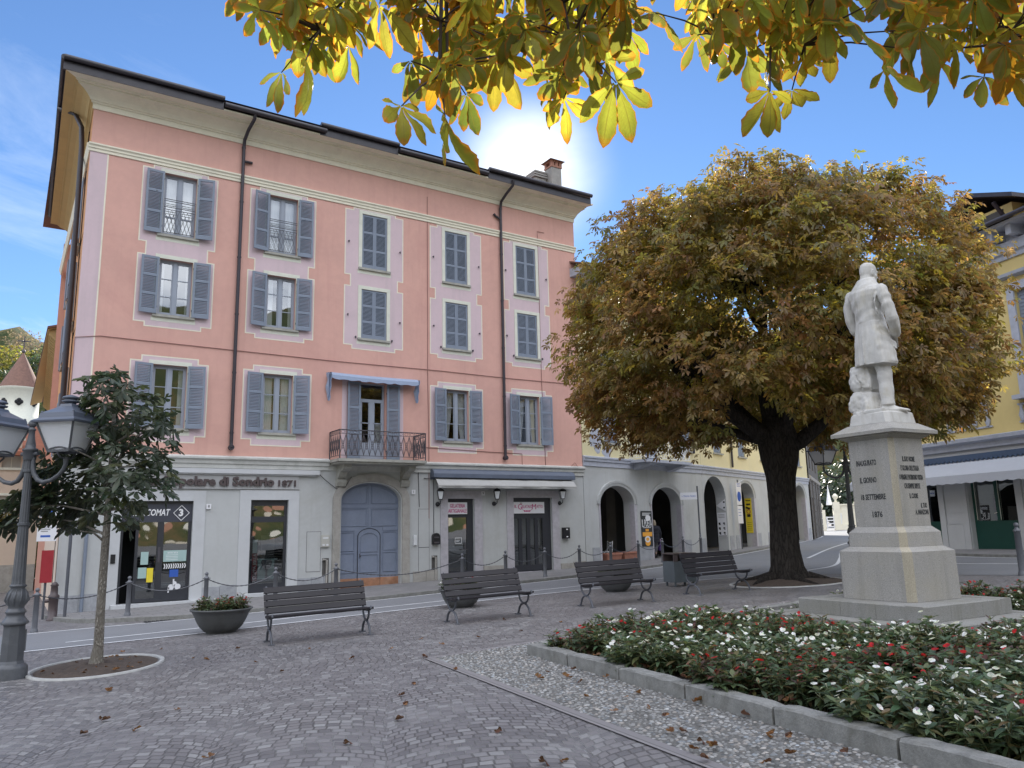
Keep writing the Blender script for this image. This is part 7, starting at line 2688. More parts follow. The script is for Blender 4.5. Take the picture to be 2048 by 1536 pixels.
m.loft([sq(0.382, 1.505, 0.07), sq(0.381, 2.757, 0.062)], smooth=False)
die = warm_corner(m)
m.build('die', [M['granite'], M['granitewarm']], PD)
m = MB()
m.loft([sq(0.386, 2.759, 0.06), sq(0.41, 2.775, 0.06), sq(0.455, 2.80, 0.06), sq(0.46, 2.822, 0.05)], smooth=False)
m.loft([sq(0.518, 2.824), sq(0.522, 2.872), sq(0.345, 2.99)], smooth=False)
m.build('cornice', M['granite'], PD)
m = MB()
m.loft([sq(0.343, 2.992, 0.05), sq(0.325, 3.14, 0.06), sq(0.315, 3.155, 0.06)], smooth=False)
m.build('plinth', M['statue'], PD)
# inscriptions, on the left (-x) and right (-y) faces as seen from the square
ML = Matrix(((0, -1, 0, -0.3815), (-1, 0, 0, 0), (0, 0, 1, 0), (0, 0, 0, 1)))
MR = Matrix(((1, 0, 0, 0), (0, -1, 0, -0.3815), (0, 0, 1, 0), (0, 0, 0, 1)))
def insc(txt, Mx, s, z, wdt, h=0.078):
 o = put_text(txt, h / 0.70, Mx, (s, 0.001, z), M['letterblack'], None, 'inscription', fit=wdt, ext=0.002, bold=0.003)
 o.parent = PD
insc('INAUGURATO', ML, -0.06, 2.42, 0.33)
insc('IL GIORNO', ML, -0.055, 2.17, 0.27)
insc('18 SETTEMBRE', ML, 0.0, 1.925, 0.40)
insc('1876', ML, 0.04, 1.675, 0.16)
insc('IL SUO NOME', MR, -0.04, 2.45, 0.28, 0.07)
insc("E' GLORIA DELL'ITALIA", MR, -0.03, 2.32, 0.42, 0.07)
insc('O VERGINE E PATRIMONIO VOSTRA', MR, -0.02, 2.19, 0.54, 0.07)
insc('CHI SEMPRE RIPETE', MR, -0.02, 2.065, 0.36, 0.07)
insc('IL CUORE', MR, -0.01, 1.925, 0.19, 0.066)
insc('IL TUO', MR, 0.20, 1.79, 0.14, 0.066)
insc('A. MANZONI', MR, 0.135, 1.695, 0.30, 0.066)
# drain grating in the gutter, and weeds in the joints by a bench
g_ = G(310, 1240)
t = thing('drain_grating', 'small dark drain opening in the kerb before the bank door', 'drain', (g_[0], 20.25, gz(g_[0], 20.25)))
m = MB()
for i in range(7):
 m.box(-0.3 + i * 0.085, -0.25 + i * 0.085, -0.14, 0.14, 0.008, 0.018)
m.box(-0.32, 0.34, -0.16, 0.16, 0.006, 0.0075)
m.build('grating', M['dark'], t)
# ================================================================== figures
def ring_pts(cx, cy, cz, rx, ry, n=40, fold=None, tilt=(0, 0), pw=2.0):
 out = []
 for j in range(n):
  a = 2 * math.pi * j / n
  ca, sa = math.cos(a), math.sin(a)
  k = 1.0 + (fold(a) if fold else 0.0)
  x = cx + rx * k * math.copysign(abs(ca) ** (2 / pw), ca)
  y = cy + ry * k * math.copysign(abs(sa) ** (2 / pw), sa)
  out.append((x, y, cz + tilt[0] * (x - cx) + tilt[1] * (y - cy)))
 return out
def capsule(mb, pts, rs, n=14):
 """limb as a loft with rounded ends"""
 P = [Vector(p) for p in pts]
 a, b = P[0], P[-1]
 d0 = (P[1] - P[0]).normalized()
 d1 = (P[-1] - P[-2]).normalized()
 pp = [a - d0 * rs[0] * 0.9, a - d0 * rs[0] * 0.6] + P + [b + d1 * rs[-1] * 0.6, b + d1 * rs[-1] * 0.9]
 rr = [rs[0] * 0.35, rs[0] * 0.78] + list(rs) + [rs[-1] * 0.78, rs[-1] * 0.35]
 mb.tube(pp, rr, n)
def hand(mb, wrist, fwd, palm_up, k, curl=0.5):
 """palm, four fingers of unequal length with knuckle bends and a thumb from the side of the palm"""
 f = Vector(fwd).normalized()
 u = Vector(palm_up)
 u = (u - f * u.dot(f)).normalized()
 s = f.cross(u)
 w = Vector(wrist)
 c = w + f * 0.05 * k
 mb.loft([[tuple(w + f * t * k + s * (sw * math.cos(a)) * k + u * (th * math.sin(a)) * k) for a in np.linspace(0, 2 * math.pi, 13)[:-1]] for t, sw, th in ((-0.01, 0.026, 0.02), (0.03, 0.038, 0.018), (0.075, 0.042, 0.015), (0.095, 0.038, 0.012))])
 for i, (off, ln) in enumerate(((-0.032, 0.062), (-0.011, 0.078), (0.011, 0.083), (0.032, 0.072))):
  p0 = w + (f * 0.085 + s * off) * k
  pts = [p0]
  d = f.copy()
  for seg, ang in zip((0.45, 0.32, 0.23), (curl * 0.6, curl, curl * 0.8)):
   d = (d * math.cos(ang) - u * math.sin(ang)).normalized()
   pts.append(pts[-1] + d * ln * seg * k * 1.15)
  capsule(mb, pts, [0.0095 * k, 0.009 * k, 0.0085 * k, 0.007 * k], 8)
 p0 = w + (f * 0.03 + s * 0.036) * k
 pts = [p0, p0 + (s * 0.026 + f * 0.02 - u * 0.008) * k, p0 + (s * 0.036 + f * 0.048 - u * 0.02) * k, p0 + (s * 0.034 + f * 0.07 - u * 0.032) * k]
 capsule(mb, pts, [0.013 * k, 0.012 * k, 0.010 * k, 0.008 * k], 8)
def head(mb, c, k, yaw=0.0, pitch=0.0, bald=True):
 """head with brow, nose, lips, chin, ears; face towards +x before yaw"""
 Rm = Matrix.Translation(Vector(c)) @ Matrix.Rotation(yaw, 4, 'Z') @ Matrix.Rotation(pitch, 4, 'Y')
 b = MB(Rm)
 S = lambda *v: tuple(q * k for q in v)
 prof = [(-0.125, 0.030, 0.045, 0.045), (-0.115, 0.034, 0.062, 0.056), (-0.085, 0.026, 0.078, 0.063), (-0.05, 0.012, 0.090, 0.068), (-0.01, 0.004, 0.097, 0.074), (0.03, 0.0, 0.099, 0.077), (0.07, -0.004, 0.095, 0.075), (0.10, -0.006, 0.080, 0.065), (0.122, -0.008, 0.055, 0.046), (0.132, -0.008, 0.025, 0.021)]
 b.loft([ring_pts(cx * k, 0, z * k, rx * k, ry * k, 24) for z, cx, rx, ry in prof])
 b.tube([S(0.094, 0, 0.022), S(0.108, 0, -0.005), S(0.118, 0, -0.024), S(0.102, 0, -0.034)], [0.008 * k, 0.010 * k, 0.014 * k, 0.010 * k], 8)
 for sg in (-1, 1):
  b.ball(S(0.100, sg * 0.012, -0.028), 0.008 * k, 8, 6)
  b.tube([S(0.086, sg * 0.052, 0.024), S(0.096, sg * 0.030, 0.034), S(0.098, sg * 0.010, 0.028)], 0.009 * k, 7)
  b.ball(S(0.085, sg * 0.031, 0.008), 0.012 * k, 8, 6)
  b.tube([S(0.006 + 0.018 * math.cos(a), sg * (0.076 + 0.010 * (math.cos(a) < 0)), -0.004 + 0.031 * math.sin(a)) for a in np.linspace(0, 2 * math.pi, 11)[:-1]], 0.007 * k, 6, closed=True)
  b.ball(S(0.004, sg * 0.073, -0.004), 0.018 * k, 8, 6)
  b.ball(S(0.055, sg * 0.052, -0.028), 0.024 * k, 8, 6)
 b.tube([S(0.088, -0.022, -0.060), S(0.100, 0, -0.056), S(0.088, 0.022, -0.060)], 0.007 * k, 6)
 b.tube([S(0.088, -0.018, -0.070), S(0.098, 0, -0.071), S(0.088, 0.018, -0.070)], 0.007 * k, 6)
 b.ball(S(0.078, 0, -0.102), 0.022 * k, 8, 6)
 mb.add(b.v, b.f, 0, True)
 return Rm
def fuse(mb, name, voxel, mat_, parent=None, smooth=2):
 """all the overlapping shapes made one continuous surface"""
 o = mb.build(name, mat_, parent)
 md = o.modifiers.new('fuse', 'REMESH')
 md.mode = 'VOXEL'
 md.voxel_size = voxel
 md.use_smooth_shade = True
 if smooth:
  s = o.modifiers.new('soften', 'SMOOTH')
  s.iterations = smooth
  s.factor = 0.5
 bpy.context.view_layer.update()
 dg_ = bpy.context.evaluated_depsgraph_get()
 me = bpy.data.meshes.new_from_object(o.evaluated_get(dg_))
 o.modifiers.clear()
 old = o.data
 o.data = me
 bpy.data.meshes.remove(old)
 me.name = name
 for p in me.polygons:
  p.use_smooth = True
 if not me.materials:
  me.materials.append(mat_)
 return o
# ------------------------------------------------------------------ the marble statue: bald man in a long open coat, weight on the right leg
# local axes: +x the way he faces, +y to his left, z up; origin on the plinth. Height about 2.33
ST = thing('statue', 'white marble statue of a bald man in a long coat on the tall pedestal', 'statue', (PC[0] - 0.02, PC[1], 3.155), TH_)
m = MB()
H = 2.33
def coatfold(z):
 q = max(0.0, min(1.0, (1.55 - z) / 0.8))
 def f(a):
  v = 0.085 * q * math.sin(5 * a + 0.6) * (0.6 + 0.4 * math.sin(2 * a)) + 0.02 * q * math.sin(11 * a + z * 2.5)
  # shallow vertical drapery on the back
  v += 0.028 * math.sin(8 * a + 1.3 + 0.5 * z) * (1 if 0.9 < z < 1.85 else 0.4)
  return v
 return f
rings = []
for z, cx, cy, rx, ry, pw in [(0.735, 0.0, -0.02, 0.235, 0.300, 2.3), (0.78, 0.0, -0.02, 0.236, 0.302, 2.3), (0.90, 0.0, -0.02, 0.230, 0.292, 2.3), (1.05, -0.005, -0.015, 0.218, 0.272, 2.3), (1.20, -0.005, -0.01, 0.205, 0.250, 2.3),
                              (1.33, -0.005, 0.0, 0.190, 0.222, 2.3), (1.45, -0.01, 0.0, 0.180, 0.203, 2.3), (1.57, -0.015, 0.0, 0.180, 0.208, 2.3), (1.70, -0.025, 0.005, 0.184, 0.226, 2.3), (1.80, -0.035, 0.005, 0.184, 0.256, 2.4),
                              (1.88, -0.04, 0.005, 0.172, 0.276, 2.4), (1.94, -0.035, 0.005, 0.148, 0.245, 2.2), (1.985, -0.02, 0.005, 0.122, 0.180, 2.0), (2.02, -0.005, 0.0, 0.104, 0.128, 2.0)]:
 rings.append(ring_pts(cx, cy, z, rx, ry, 48, coatfold(z), (0, 0.04 if z < 1 else 0), pw))
m.loft(rings)
# collar turned down round the neck, its lower edge standing off the coat
m.loft([ring_pts(cx, 0.005, z, rx, ry, 40, lambda a: 0.02 * math.sin(3 * a + 1), (0.10, 0.0)) for z, cx, rx, ry in ((1.935, -0.03, 0.150, 0.215), (1.95, -0.03, 0.165, 0.228), (2.0, -0.02, 0.150, 0.190), (2.06, 0.0, 0.134, 0.150), (2.105, 0.012, 0.122, 0.132), (2.11, 0.012, 0.105, 0.115))])
capsule(m, [(0.0, 0, 2.0), (0.03, 0, 2.16)], [0.10, 0.098])
head(m, (0.05, -0.012, 2.195), 1.36, yaw=-0.30, pitch=0.14)
# arms: right elbow out, both forearms brought forward; sleeves widen at the cuff
capsule(m, [(-0.03, -0.245, 1.87), (-0.045, -0.315, 1.72), (-0.05, -0.365, 1.55), (-0.03, -0.385, 1.40)], [0.098, 0.090, 0.084, 0.084])
capsule(m, [(-0.03, -0.385, 1.40), (0.06, -0.355, 1.28), (0.14, -0.30, 1.20)], [0.086, 0.082, 0.078])
capsule(m, [(-0.03, 0.255, 1.87), (-0.02, 0.325, 1.70), (0.0, 0.335, 1.52), (0.05, 0.325, 1.38)], [0.098, 0.090, 0.084, 0.082])
capsule(m, [(0.05, 0.325, 1.38), (0.15, 0.25, 1.30), (0.24, 0.15, 1.28)], [0.084, 0.078, 0.072])
hand(m, (0.255, 0.12, 1.28), (0.3, -1, -0.15), (-1, 0, 0.3), 1.25, 0.5)
hand(m, (0.19, -0.255, 1.16), (0.5, 0.5, -0.8), (-1, 0, -0.5), 1.25, 0.4)
# open lapels and the pocket flap lifting at the side
for sg in (-1, 1):
 m.loft([[(0.20, sg * 0.05, 1.95), (0.225, sg * 0.11, 1.93), (0.19, sg * 0.17, 1.90), (0.16, sg * 0.12, 1.95)], [(0.225, sg * 0.04, 1.60), (0.24, sg * 0.10, 1.62), (0.21, sg * 0.17, 1.65), (0.17, sg * 0.12, 1.62)]], smooth=False)
m.loft([[(0.05, -0.26, 1.10), (0.17, -0.24, 1.08), (0.17, -0.265, 1.075), (0.05, -0.29, 1.095)], [(0.06, -0.285, 0.98), (0.18, -0.26, 0.96), (0.18, -0.29, 0.955), (0.06, -0.315, 0.975)]], smooth=False)
# seam and vent of the coat back
m.tube([(-0.245, 0.0, 0.75), (-0.24, 0.0, 1.0), (-0.21, 0.0, 1.25)], [0.014, 0.010, 0.003], 6)
m.tube([(-0.13, -0.235, 1.82), (-0.16, -0.215, 1.68), (-0.15, -0.225, 1.55), (-0.10, -0.235, 1.40)], [0.012, 0.016, 0.014, 0.004], 6)
# legs in trousers and boots
def leg(hip, knee, ank, toe_az, wide=1.0):
 capsule(m, [hip, knee], [0.125, 0.105])
 rr = []
 K, A_ = Vector(knee), Vector(ank)
 for i in range(7):
  u = i / 6
  p = K.lerp(A_, u)
  r = 0.108 + (0.096 - 0.108) * u + 0.004 * math.sin(i * 2.3)
  rr.append(ring_pts(p.x, p.y, p.z, r * 1.05, r * 0.95, 20, lambda a, i=i: 0.025 * math.sin(3 * a + i * 1.4)))
 m.loft(rr)
 c, s = math.cos(toe_az), math.sin(toe_az)
 def T(x, y, z):
  return (ank[0] + x * c - y * s, ank[1] + x * s + y * c, z)
 sh = []
 for x, w_, h_ in ((-0.11, 0.045, 0.07), (-0.09, 0.062, 0.12), (-0.03, 0.068, 0.14), (0.05, 0.066, 0.125), (0.13, 0.070, 0.085), (0.20, 0.066, 0.062), (0.26, 0.048, 0.048), (0.285, 0.02, 0.03)):
  sh.append([T(x, w_ * math.cos(a), max(0.0, h_ * 0.5 + h_ * 0.5 * math.sin(a))) for a in np.linspace(0, 2 * math.pi, 17)[:-1]])
 m.loft(sh)
 m.box(ank[0] - 0.1, ank[0] - 0.03, ank[1] - 0.05, ank[1] + 0.05, 0, 0.03)
leg((0.0, -0.11, 0.80), (0.01, -0.135, 0.62), (-0.01, -0.155, 0.12), -0.85)
leg((0.0, 0.12, 0.80), (0.05, 0.13, 0.60), (0.10, 0.13, 0.12), 0.15)
# rock support behind the left leg
def rock(cx, cy, z0, z1, rx, ry, seed, n=22, lev=7):
 r2 = random.Random(seed)
 ph = [r2.uniform(0, 6.28) for _ in range(4)]
 rg = []
 for i in range(lev):
  u = i / (lev - 1)
  k = (0.86 + 0.14 * math.sin(math.pi * min(1, u * 1.1 + 0.15))) if 0 < i < lev - 1 else 0.74
  rg.append(ring_pts(cx, cy, z0 + (z1 - z0) * u, rx * k, ry * k, n, lambda a, u=u: 0.06 * math.sin(2 * a + ph[0] + u) + 0.045 * math.sin(5 * a + ph[1] - 2 * u) + 0.03 * math.sin(9 * a + ph[2]), (0.05 * math.sin(ph[3]), 0.06), 3.2))
 m.loft(rg)
rock(-0.04, 0.17, 0.0, 0.34, 0.19, 0.235, 3)
rock(-0.03, 0.20, 0.345, 0.74, 0.16, 0.20, 8)
m.loft([ring_pts(0.0, 0.0, z, 0.30, 0.30, 24, None, (0, 0), 6) for z in (-0.02, 0.03, 0.05)])
body = fuse(m, 'marble_figure', 0.010, M['statue'], None, 1)
from mathutils import noise as mnoise
_no = [v.normal.copy() for v in body.data.vertices]
for v, vn in zip(body.data.vertices, _no):
 p = v.co
 if p.y > 0.03 and p.z < 0.76 and p.x < 0.12:          # rough-hewn rock with a crack
  q = Vector((p.x * 7, p.y * 7, p.z * 6))
  k = mnoise.noise(q) * 0.022 + mnoise.noise(q * 3) * 0.009
  cr = abs(p.y - (0.16 + 0.35 * (p.z - 0.5)) + 0.02 * math.sin(p.z * 30))
  if 0.40 < p.z < 0.62 and cr < 0.012:
   k -= 0.022
  v.co = p + vn * k * 1.15
 elif 0.75 < p.z < 2.0:                               # drapery of the coat and sleeves
  q = Vector((p.x * 5, p.y * 9, p.z * 2.2))
  k = mnoise.noise(q) * 0.011 + mnoise.noise(q * 2.3) * 0.004
  if abs(p.y) > 0.2 or p.z > 1.4:
   k += 0.013 * math.sin(p.z * 34 + p.y * 20 + p.x * 14) * max(0, mnoise.noise(Vector((p.x * 4, p.y * 4 + 3, p.z * 3))) + 0.25)
  v.co = p + vn * k
 elif p.z <= 0.75:
  v.co = p + vn * (0.006 * math.sin(p.z * 26 + p.y * 9) * max(0, mnoise.noise(p * 5) + 0.2))
body.parent = ST
# ------------------------------------------------------------------ the woman walking under the arcade, seen from behind
pw_ = F1 @ Vector((5.75, -0.55, 0))
WM = thing('person', 'fair haired person in black padded coat and grey trousers walking under the arches', 'person', (pw_.x, pw_.y, gz(pw_.x, pw_.y) + SW), rad(90 - AZ1) + rad(62))
# local +x = the way she walks
m = MB()
capsule(m, [(0.0, 0.085, 0.86), (0.06, 0.09, 0.48), (-0.02, 0.085, 0.10)], [0.085, 0.065, 0.045])
capsule(m, [(0.0, -0.085, 0.86), (0.07, -0.09, 0.48), (0.16, -0.09, 0.10)], [0.085, 0.065, 0.045])
m.loft([ring_pts(0, 0, z, rx, ry, 24) for z, rx, ry in ((0.78, 0.10, 0.15), (0.95, 0.12, 0.17), (1.10, 0.10, 0.14), (1.30, 0.11, 0.17), (1.40, 0.09, 0.16), (1.45, 0.06, 0.07))])
capsule(m, [(0.01, 0, 1.42), (0.03, 0, 1.52)], [0.05, 0.05])
head(m, (0.045, 0, 1.565), 0.93, 0.15, 0.12)
capsule(m, [(0, 0.19, 1.36), (-0.02, 0.25, 1.10), (0.08, 0.25, 0.86)], [0.055, 0.045, 0.035])
capsule(m, [(0, -0.19, 1.36), (-0.03, -0.25, 1.10), (0.03, -0.27, 0.86)], [0.055, 0.045, 0.035])
hand(m, (0.085, 0.25, 0.84), (0.1, 0, -1), (0, 1, 0), 0.95, 0.7)
hand(m, (0.033, -0.27, 0.84), (0.05, 0, -1), (0, -1, 0), 0.95, 0.7)
for x, y in ((-0.02, 0.085), (0.16, -0.09)):
 m.loft([[(x + dx_, y + w_ * math.cos(a), max(0, h_ / 2 + h_ / 2 * math.sin(a))) for a in np.linspace(0, 2 * math.pi, 13)[:-1]] for dx_, w_, h_ in ((-0.08, 0.03, 0.06), (-0.04, 0.042, 0.12), (0.05, 0.042, 0.09), (0.13, 0.038, 0.05), (0.17, 0.02, 0.03))])
b = fuse(m, 'body', 0.011, M['skin'], None, 1)
b.parent = WM
m = MB()
m.loft([ring_pts(-0.005, 0, z, rx, ry, 30, (lambda a, z=z: 0.03 * math.sin(z * 46)), (0, 0), 2.2) for z, rx, ry in [(0.70 + i * 0.03, 0.185 - 0.02 * math.sin(i / 8), 0.245 - 0.03 * math.sin(i * 0.16)) for i in range(22)] + [(1.37, 0.14, 0.215), (1.43, 0.10, 0.14), (1.47, 0.075, 0.085), (1.50, 0.08, 0.085)]])
capsule(m, [(0, 0.20, 1.36), (-0.02, 0.27, 1.10), (0.07, 0.26, 0.90)], [0.085, 0.078, 0.066])
capsule(m, [(0, -0.20, 1.36), (-0.03, -0.27, 1.10), (0.02, -0.28, 0.90)], [0.085, 0.078, 0.066])
o = fuse(m, 'coat', 0.016, M['navycoat'], None, 0)
o.parent = WM
m = MB()
for (hx, hy), (kx, ky), (ax, ay) in (((0, 0.085), (0.06, 0.09), (-0.02, 0.085)), ((0, -0.085), (0.07, -0.09), (0.16, -0.09))):
 m.tube([(hx, hy, 0.86), (kx, ky, 0.48), (ax, ay, 0.22)], [0.10, 0.082, 0.07], 14)
m.build('trousers', M['greytrousers'], WM)
m = MB()
for x, y in ((-0.02, 0.085), (0.16, -0.09)):
 m.tube([(x, y, 0.24), (x, y, 0.08)], [0.068, 0.06], 12)
 m.loft([[(x + dx_, y + w_ * math.cos(a), max(-0.002, h_ / 2 + h_ / 2 * math.sin(a))) for a in np.linspace(0, 2 * math.pi, 13)[:-1]] for dx_, w_, h_ in ((-0.09, 0.035, 0.08), (-0.04, 0.05, 0.14), (0.05, 0.05, 0.11), (0.14, 0.045, 0.07), (0.19, 0.025, 0.04))])
m.build('boots', M['boots'], WM)
m = MB()
m.loft([ring_pts(cx, 0.0, z, rx, ry, 22, lambda a: 0.05 * math.sin(7 * a)) for z, cx, rx, ry in ((1.42, -0.02, 0.06, 0.07), (1.46, -0.015, 0.085, 0.092), (1.55, 0.005, 0.10, 0.092), (1.62, 0.02, 0.105, 0.088), (1.68, 0.03, 0.085, 0.072), (1.71, 0.035, 0.03, 0.03))])
m.build('hair', M['blond'], WM)
def held(name, label, cat, local, sz, mat_, seed):
 mw = Matrix.Translation(WM.location) @ Matrix.Rotation(WM.rotation_euler[2], 4, 'Z')
 p = mw @ Vector(local)
 t = thing(name, label, cat, p, WM.rotation_euler[2])
 q = MB()
 a, b_, h_ = sz
 q.loft([ring_pts(0, 0, z, a * k, b_ * k2, 20, lambda an: 0.06 * math.sin(4 * an + seed), (0, 0), 3) for z, k, k2 in ((-h_, 0.8, 0.6), (-h_ * 0.9, 1, 1), (-h_ * 0.4, 1.02, 1.1), (-h_ * 0.1, 0.95, 0.7), (0, 0.85, 0.3))])
 q.build('bag_body', mat_, t)
 q = MB()
 q.tube([(-a * 0.5, 0, -0.02), (-a * 0.3, 0, 0.09), (0, 0, 0.13), (a * 0.3, 0, 0.09), (a * 0.5, 0, -0.02)], 0.011, 6)
 q.build('handle', mat_, t)
held('shopping_bag', 'lilac bag hanging from the right hand of the walking person', 'bag', (0.05, -0.29, 0.72), (0.20, 0.07, 0.40), M['purple'], 1)
held('handbag', 'black bag at the left side of the walking person', 'bag', (0.09, 0.30, 0.72), (0.16, 0.09, 0.30), M['blackbag'], 2)
# ================================================================== foliage
def norm(v):
 return v / np.maximum(np.linalg.norm(v, axis=-1, keepdims=True), 1e-9)
# leaflet templates: x across (-1..1 times half width), y along 0..1, z out of the leaf
KITE_V = np.array([(0, 0, 0), (-0.62, 0.42, 0.05), (-1, 0.70, 0.02), (0, 1, -0.10), (1, 0.70, 0.02), (0.62, 0.42, 0.05), (0, 0.58, -0.05)], float)
KITE_F = np.array([(0, 6, 1, 1), (1, 6, 2, 2), (2, 6, 3, 3), (3, 6, 4, 4), (4, 6, 5, 5), (5, 6, 0, 0)])[:, :3]
def grid_leaflet(nv=9, serr=0.05):
 cols = [-1, -0.5, 0, 0.5, 1]
 V, UV, F = [], [], []
 for i in range(nv + 1):
  t = i / nv
  w = (math.sin(math.pi * min(1, t ** 1.75 * 0.98 + 0.02)) ** 0.8) if t < 1 else 0.0
  w = max(w, 0.03) * (1 + serr * (1 if i % 2 else -1) * (t > 0.25))
  if i == nv:
   w = 0.02
  for c in cols:
   V.append((c * w, t, -0.10 * (1 - abs(c)) * w + 0.03 * math.sin(9 * t) * abs(c)))
   UV.append((c, t))
 k = len(cols)
 for i in range(nv):
  for j in range(k - 1):
   F.append((i * k + j, i * k + j + 1, (i + 1) * k + j + 1, (i + 1) * k + j))
 return np.array(V), np.array(UV), np.array(F)
def leaflets(name, base, along, nrm, length, width, droop, cols, mat_, tmpl='kite', parent=None, loc=None, curl=None):
 """one mesh of many leaflets: arrays of base points, directions, normals and sizes"""
 if tmpl == 'kite':
  TV, TF, UV = KITE_V, KITE_F, None
 else:
  TV, UV, TF = tmpl
 n = len(base)
 along = norm(along)
 side = norm(np.cross(along, nrm))
 up = np.cross(side, along)
 t = TV[:, 1][None, :, None]
 L = length[:, None, None]
 V = base[:, None, :] + side[:, None, :] * (TV[:, 0][None, :, None] * width[:, None, None]) + along[:, None, :] * (t * L) + up[:, None, :] * (TV[:, 2][None, :, None] * L)
 V[:, :, 2] -= (droop[:, None] * length[:, None]) * (TV[:, 1][None, :] ** 2)
 if curl is not None:
  V += up[:, None, :] * (curl[:, None, None] * L * (t ** 2) * 0.5) + up[:, None, :] * (np.abs(TV[:, 0])[None, :, None] ** 2 * width[:, None, None] * curl[:, None, None])
 F = (TF[None] + (np.arange(n) * len(TV))[:, None, None]).reshape(-1, TF.shape[1])
 C = np.repeat(cols, len(TV), 0)
 uv = np.tile(UV, (n, 1)) if UV is not None else None
 return from_arrays(name, V.reshape(-1, 3), F, mat_, C, uv, parent, loc, smooth=True)
def palmate(hub, fwd, up, size, rg, nl=None):
 """leaflets fanning from each hub: returns arrays; fwd = the way the leaf points, up = its upper side"""
 B, A, N, L, I = [], [], [], [], []
 fwd, up = norm(fwd), norm(up)
 side = norm(np.cross(fwd, up))
 up = np.cross(side, fwd)
 k = nl or 6
 angs = np.linspace(-1, 1, k) * rad(118)
 lens = 1.0 - 0.42 * np.abs(np.linspace(-1, 1, k)) ** 1.5
 n = len(hub)
 for a, l in zip(angs, lens):
  aa = a + rg.normal(0, 0.10, n)
  d = fwd * np.cos(aa)[:, None] + side * np.sin(aa)[:, None]
  B.append(hub + d * (size * 0.04)[:, None])
  A.append(d + up * rg.normal(-0.05, 0.13, n)[:, None])
  N.append(up + rg.normal(0, 0.2, (n, 3)))
  L.append(size * l * rg.uniform(0.85, 1.1, n))
  I.append(np.arange(n))
 return [np.concatenate(q) for q in (B, A, N, L, I)]
def pick(n, table, rg):
 """colours drawn from (weight, rgb) with a little spread"""
 w = np.array([t[0] for t in table], float)
 idx = rg.choice(len(table), n, p=w / w.sum())
 c = np.array([t[1] for t in table])[idx]
 return np.clip(c * rg.normal(1, 0.16, (n, 1)) * rg.normal(1, 0.05, (n, 3)), 0.004, 1)
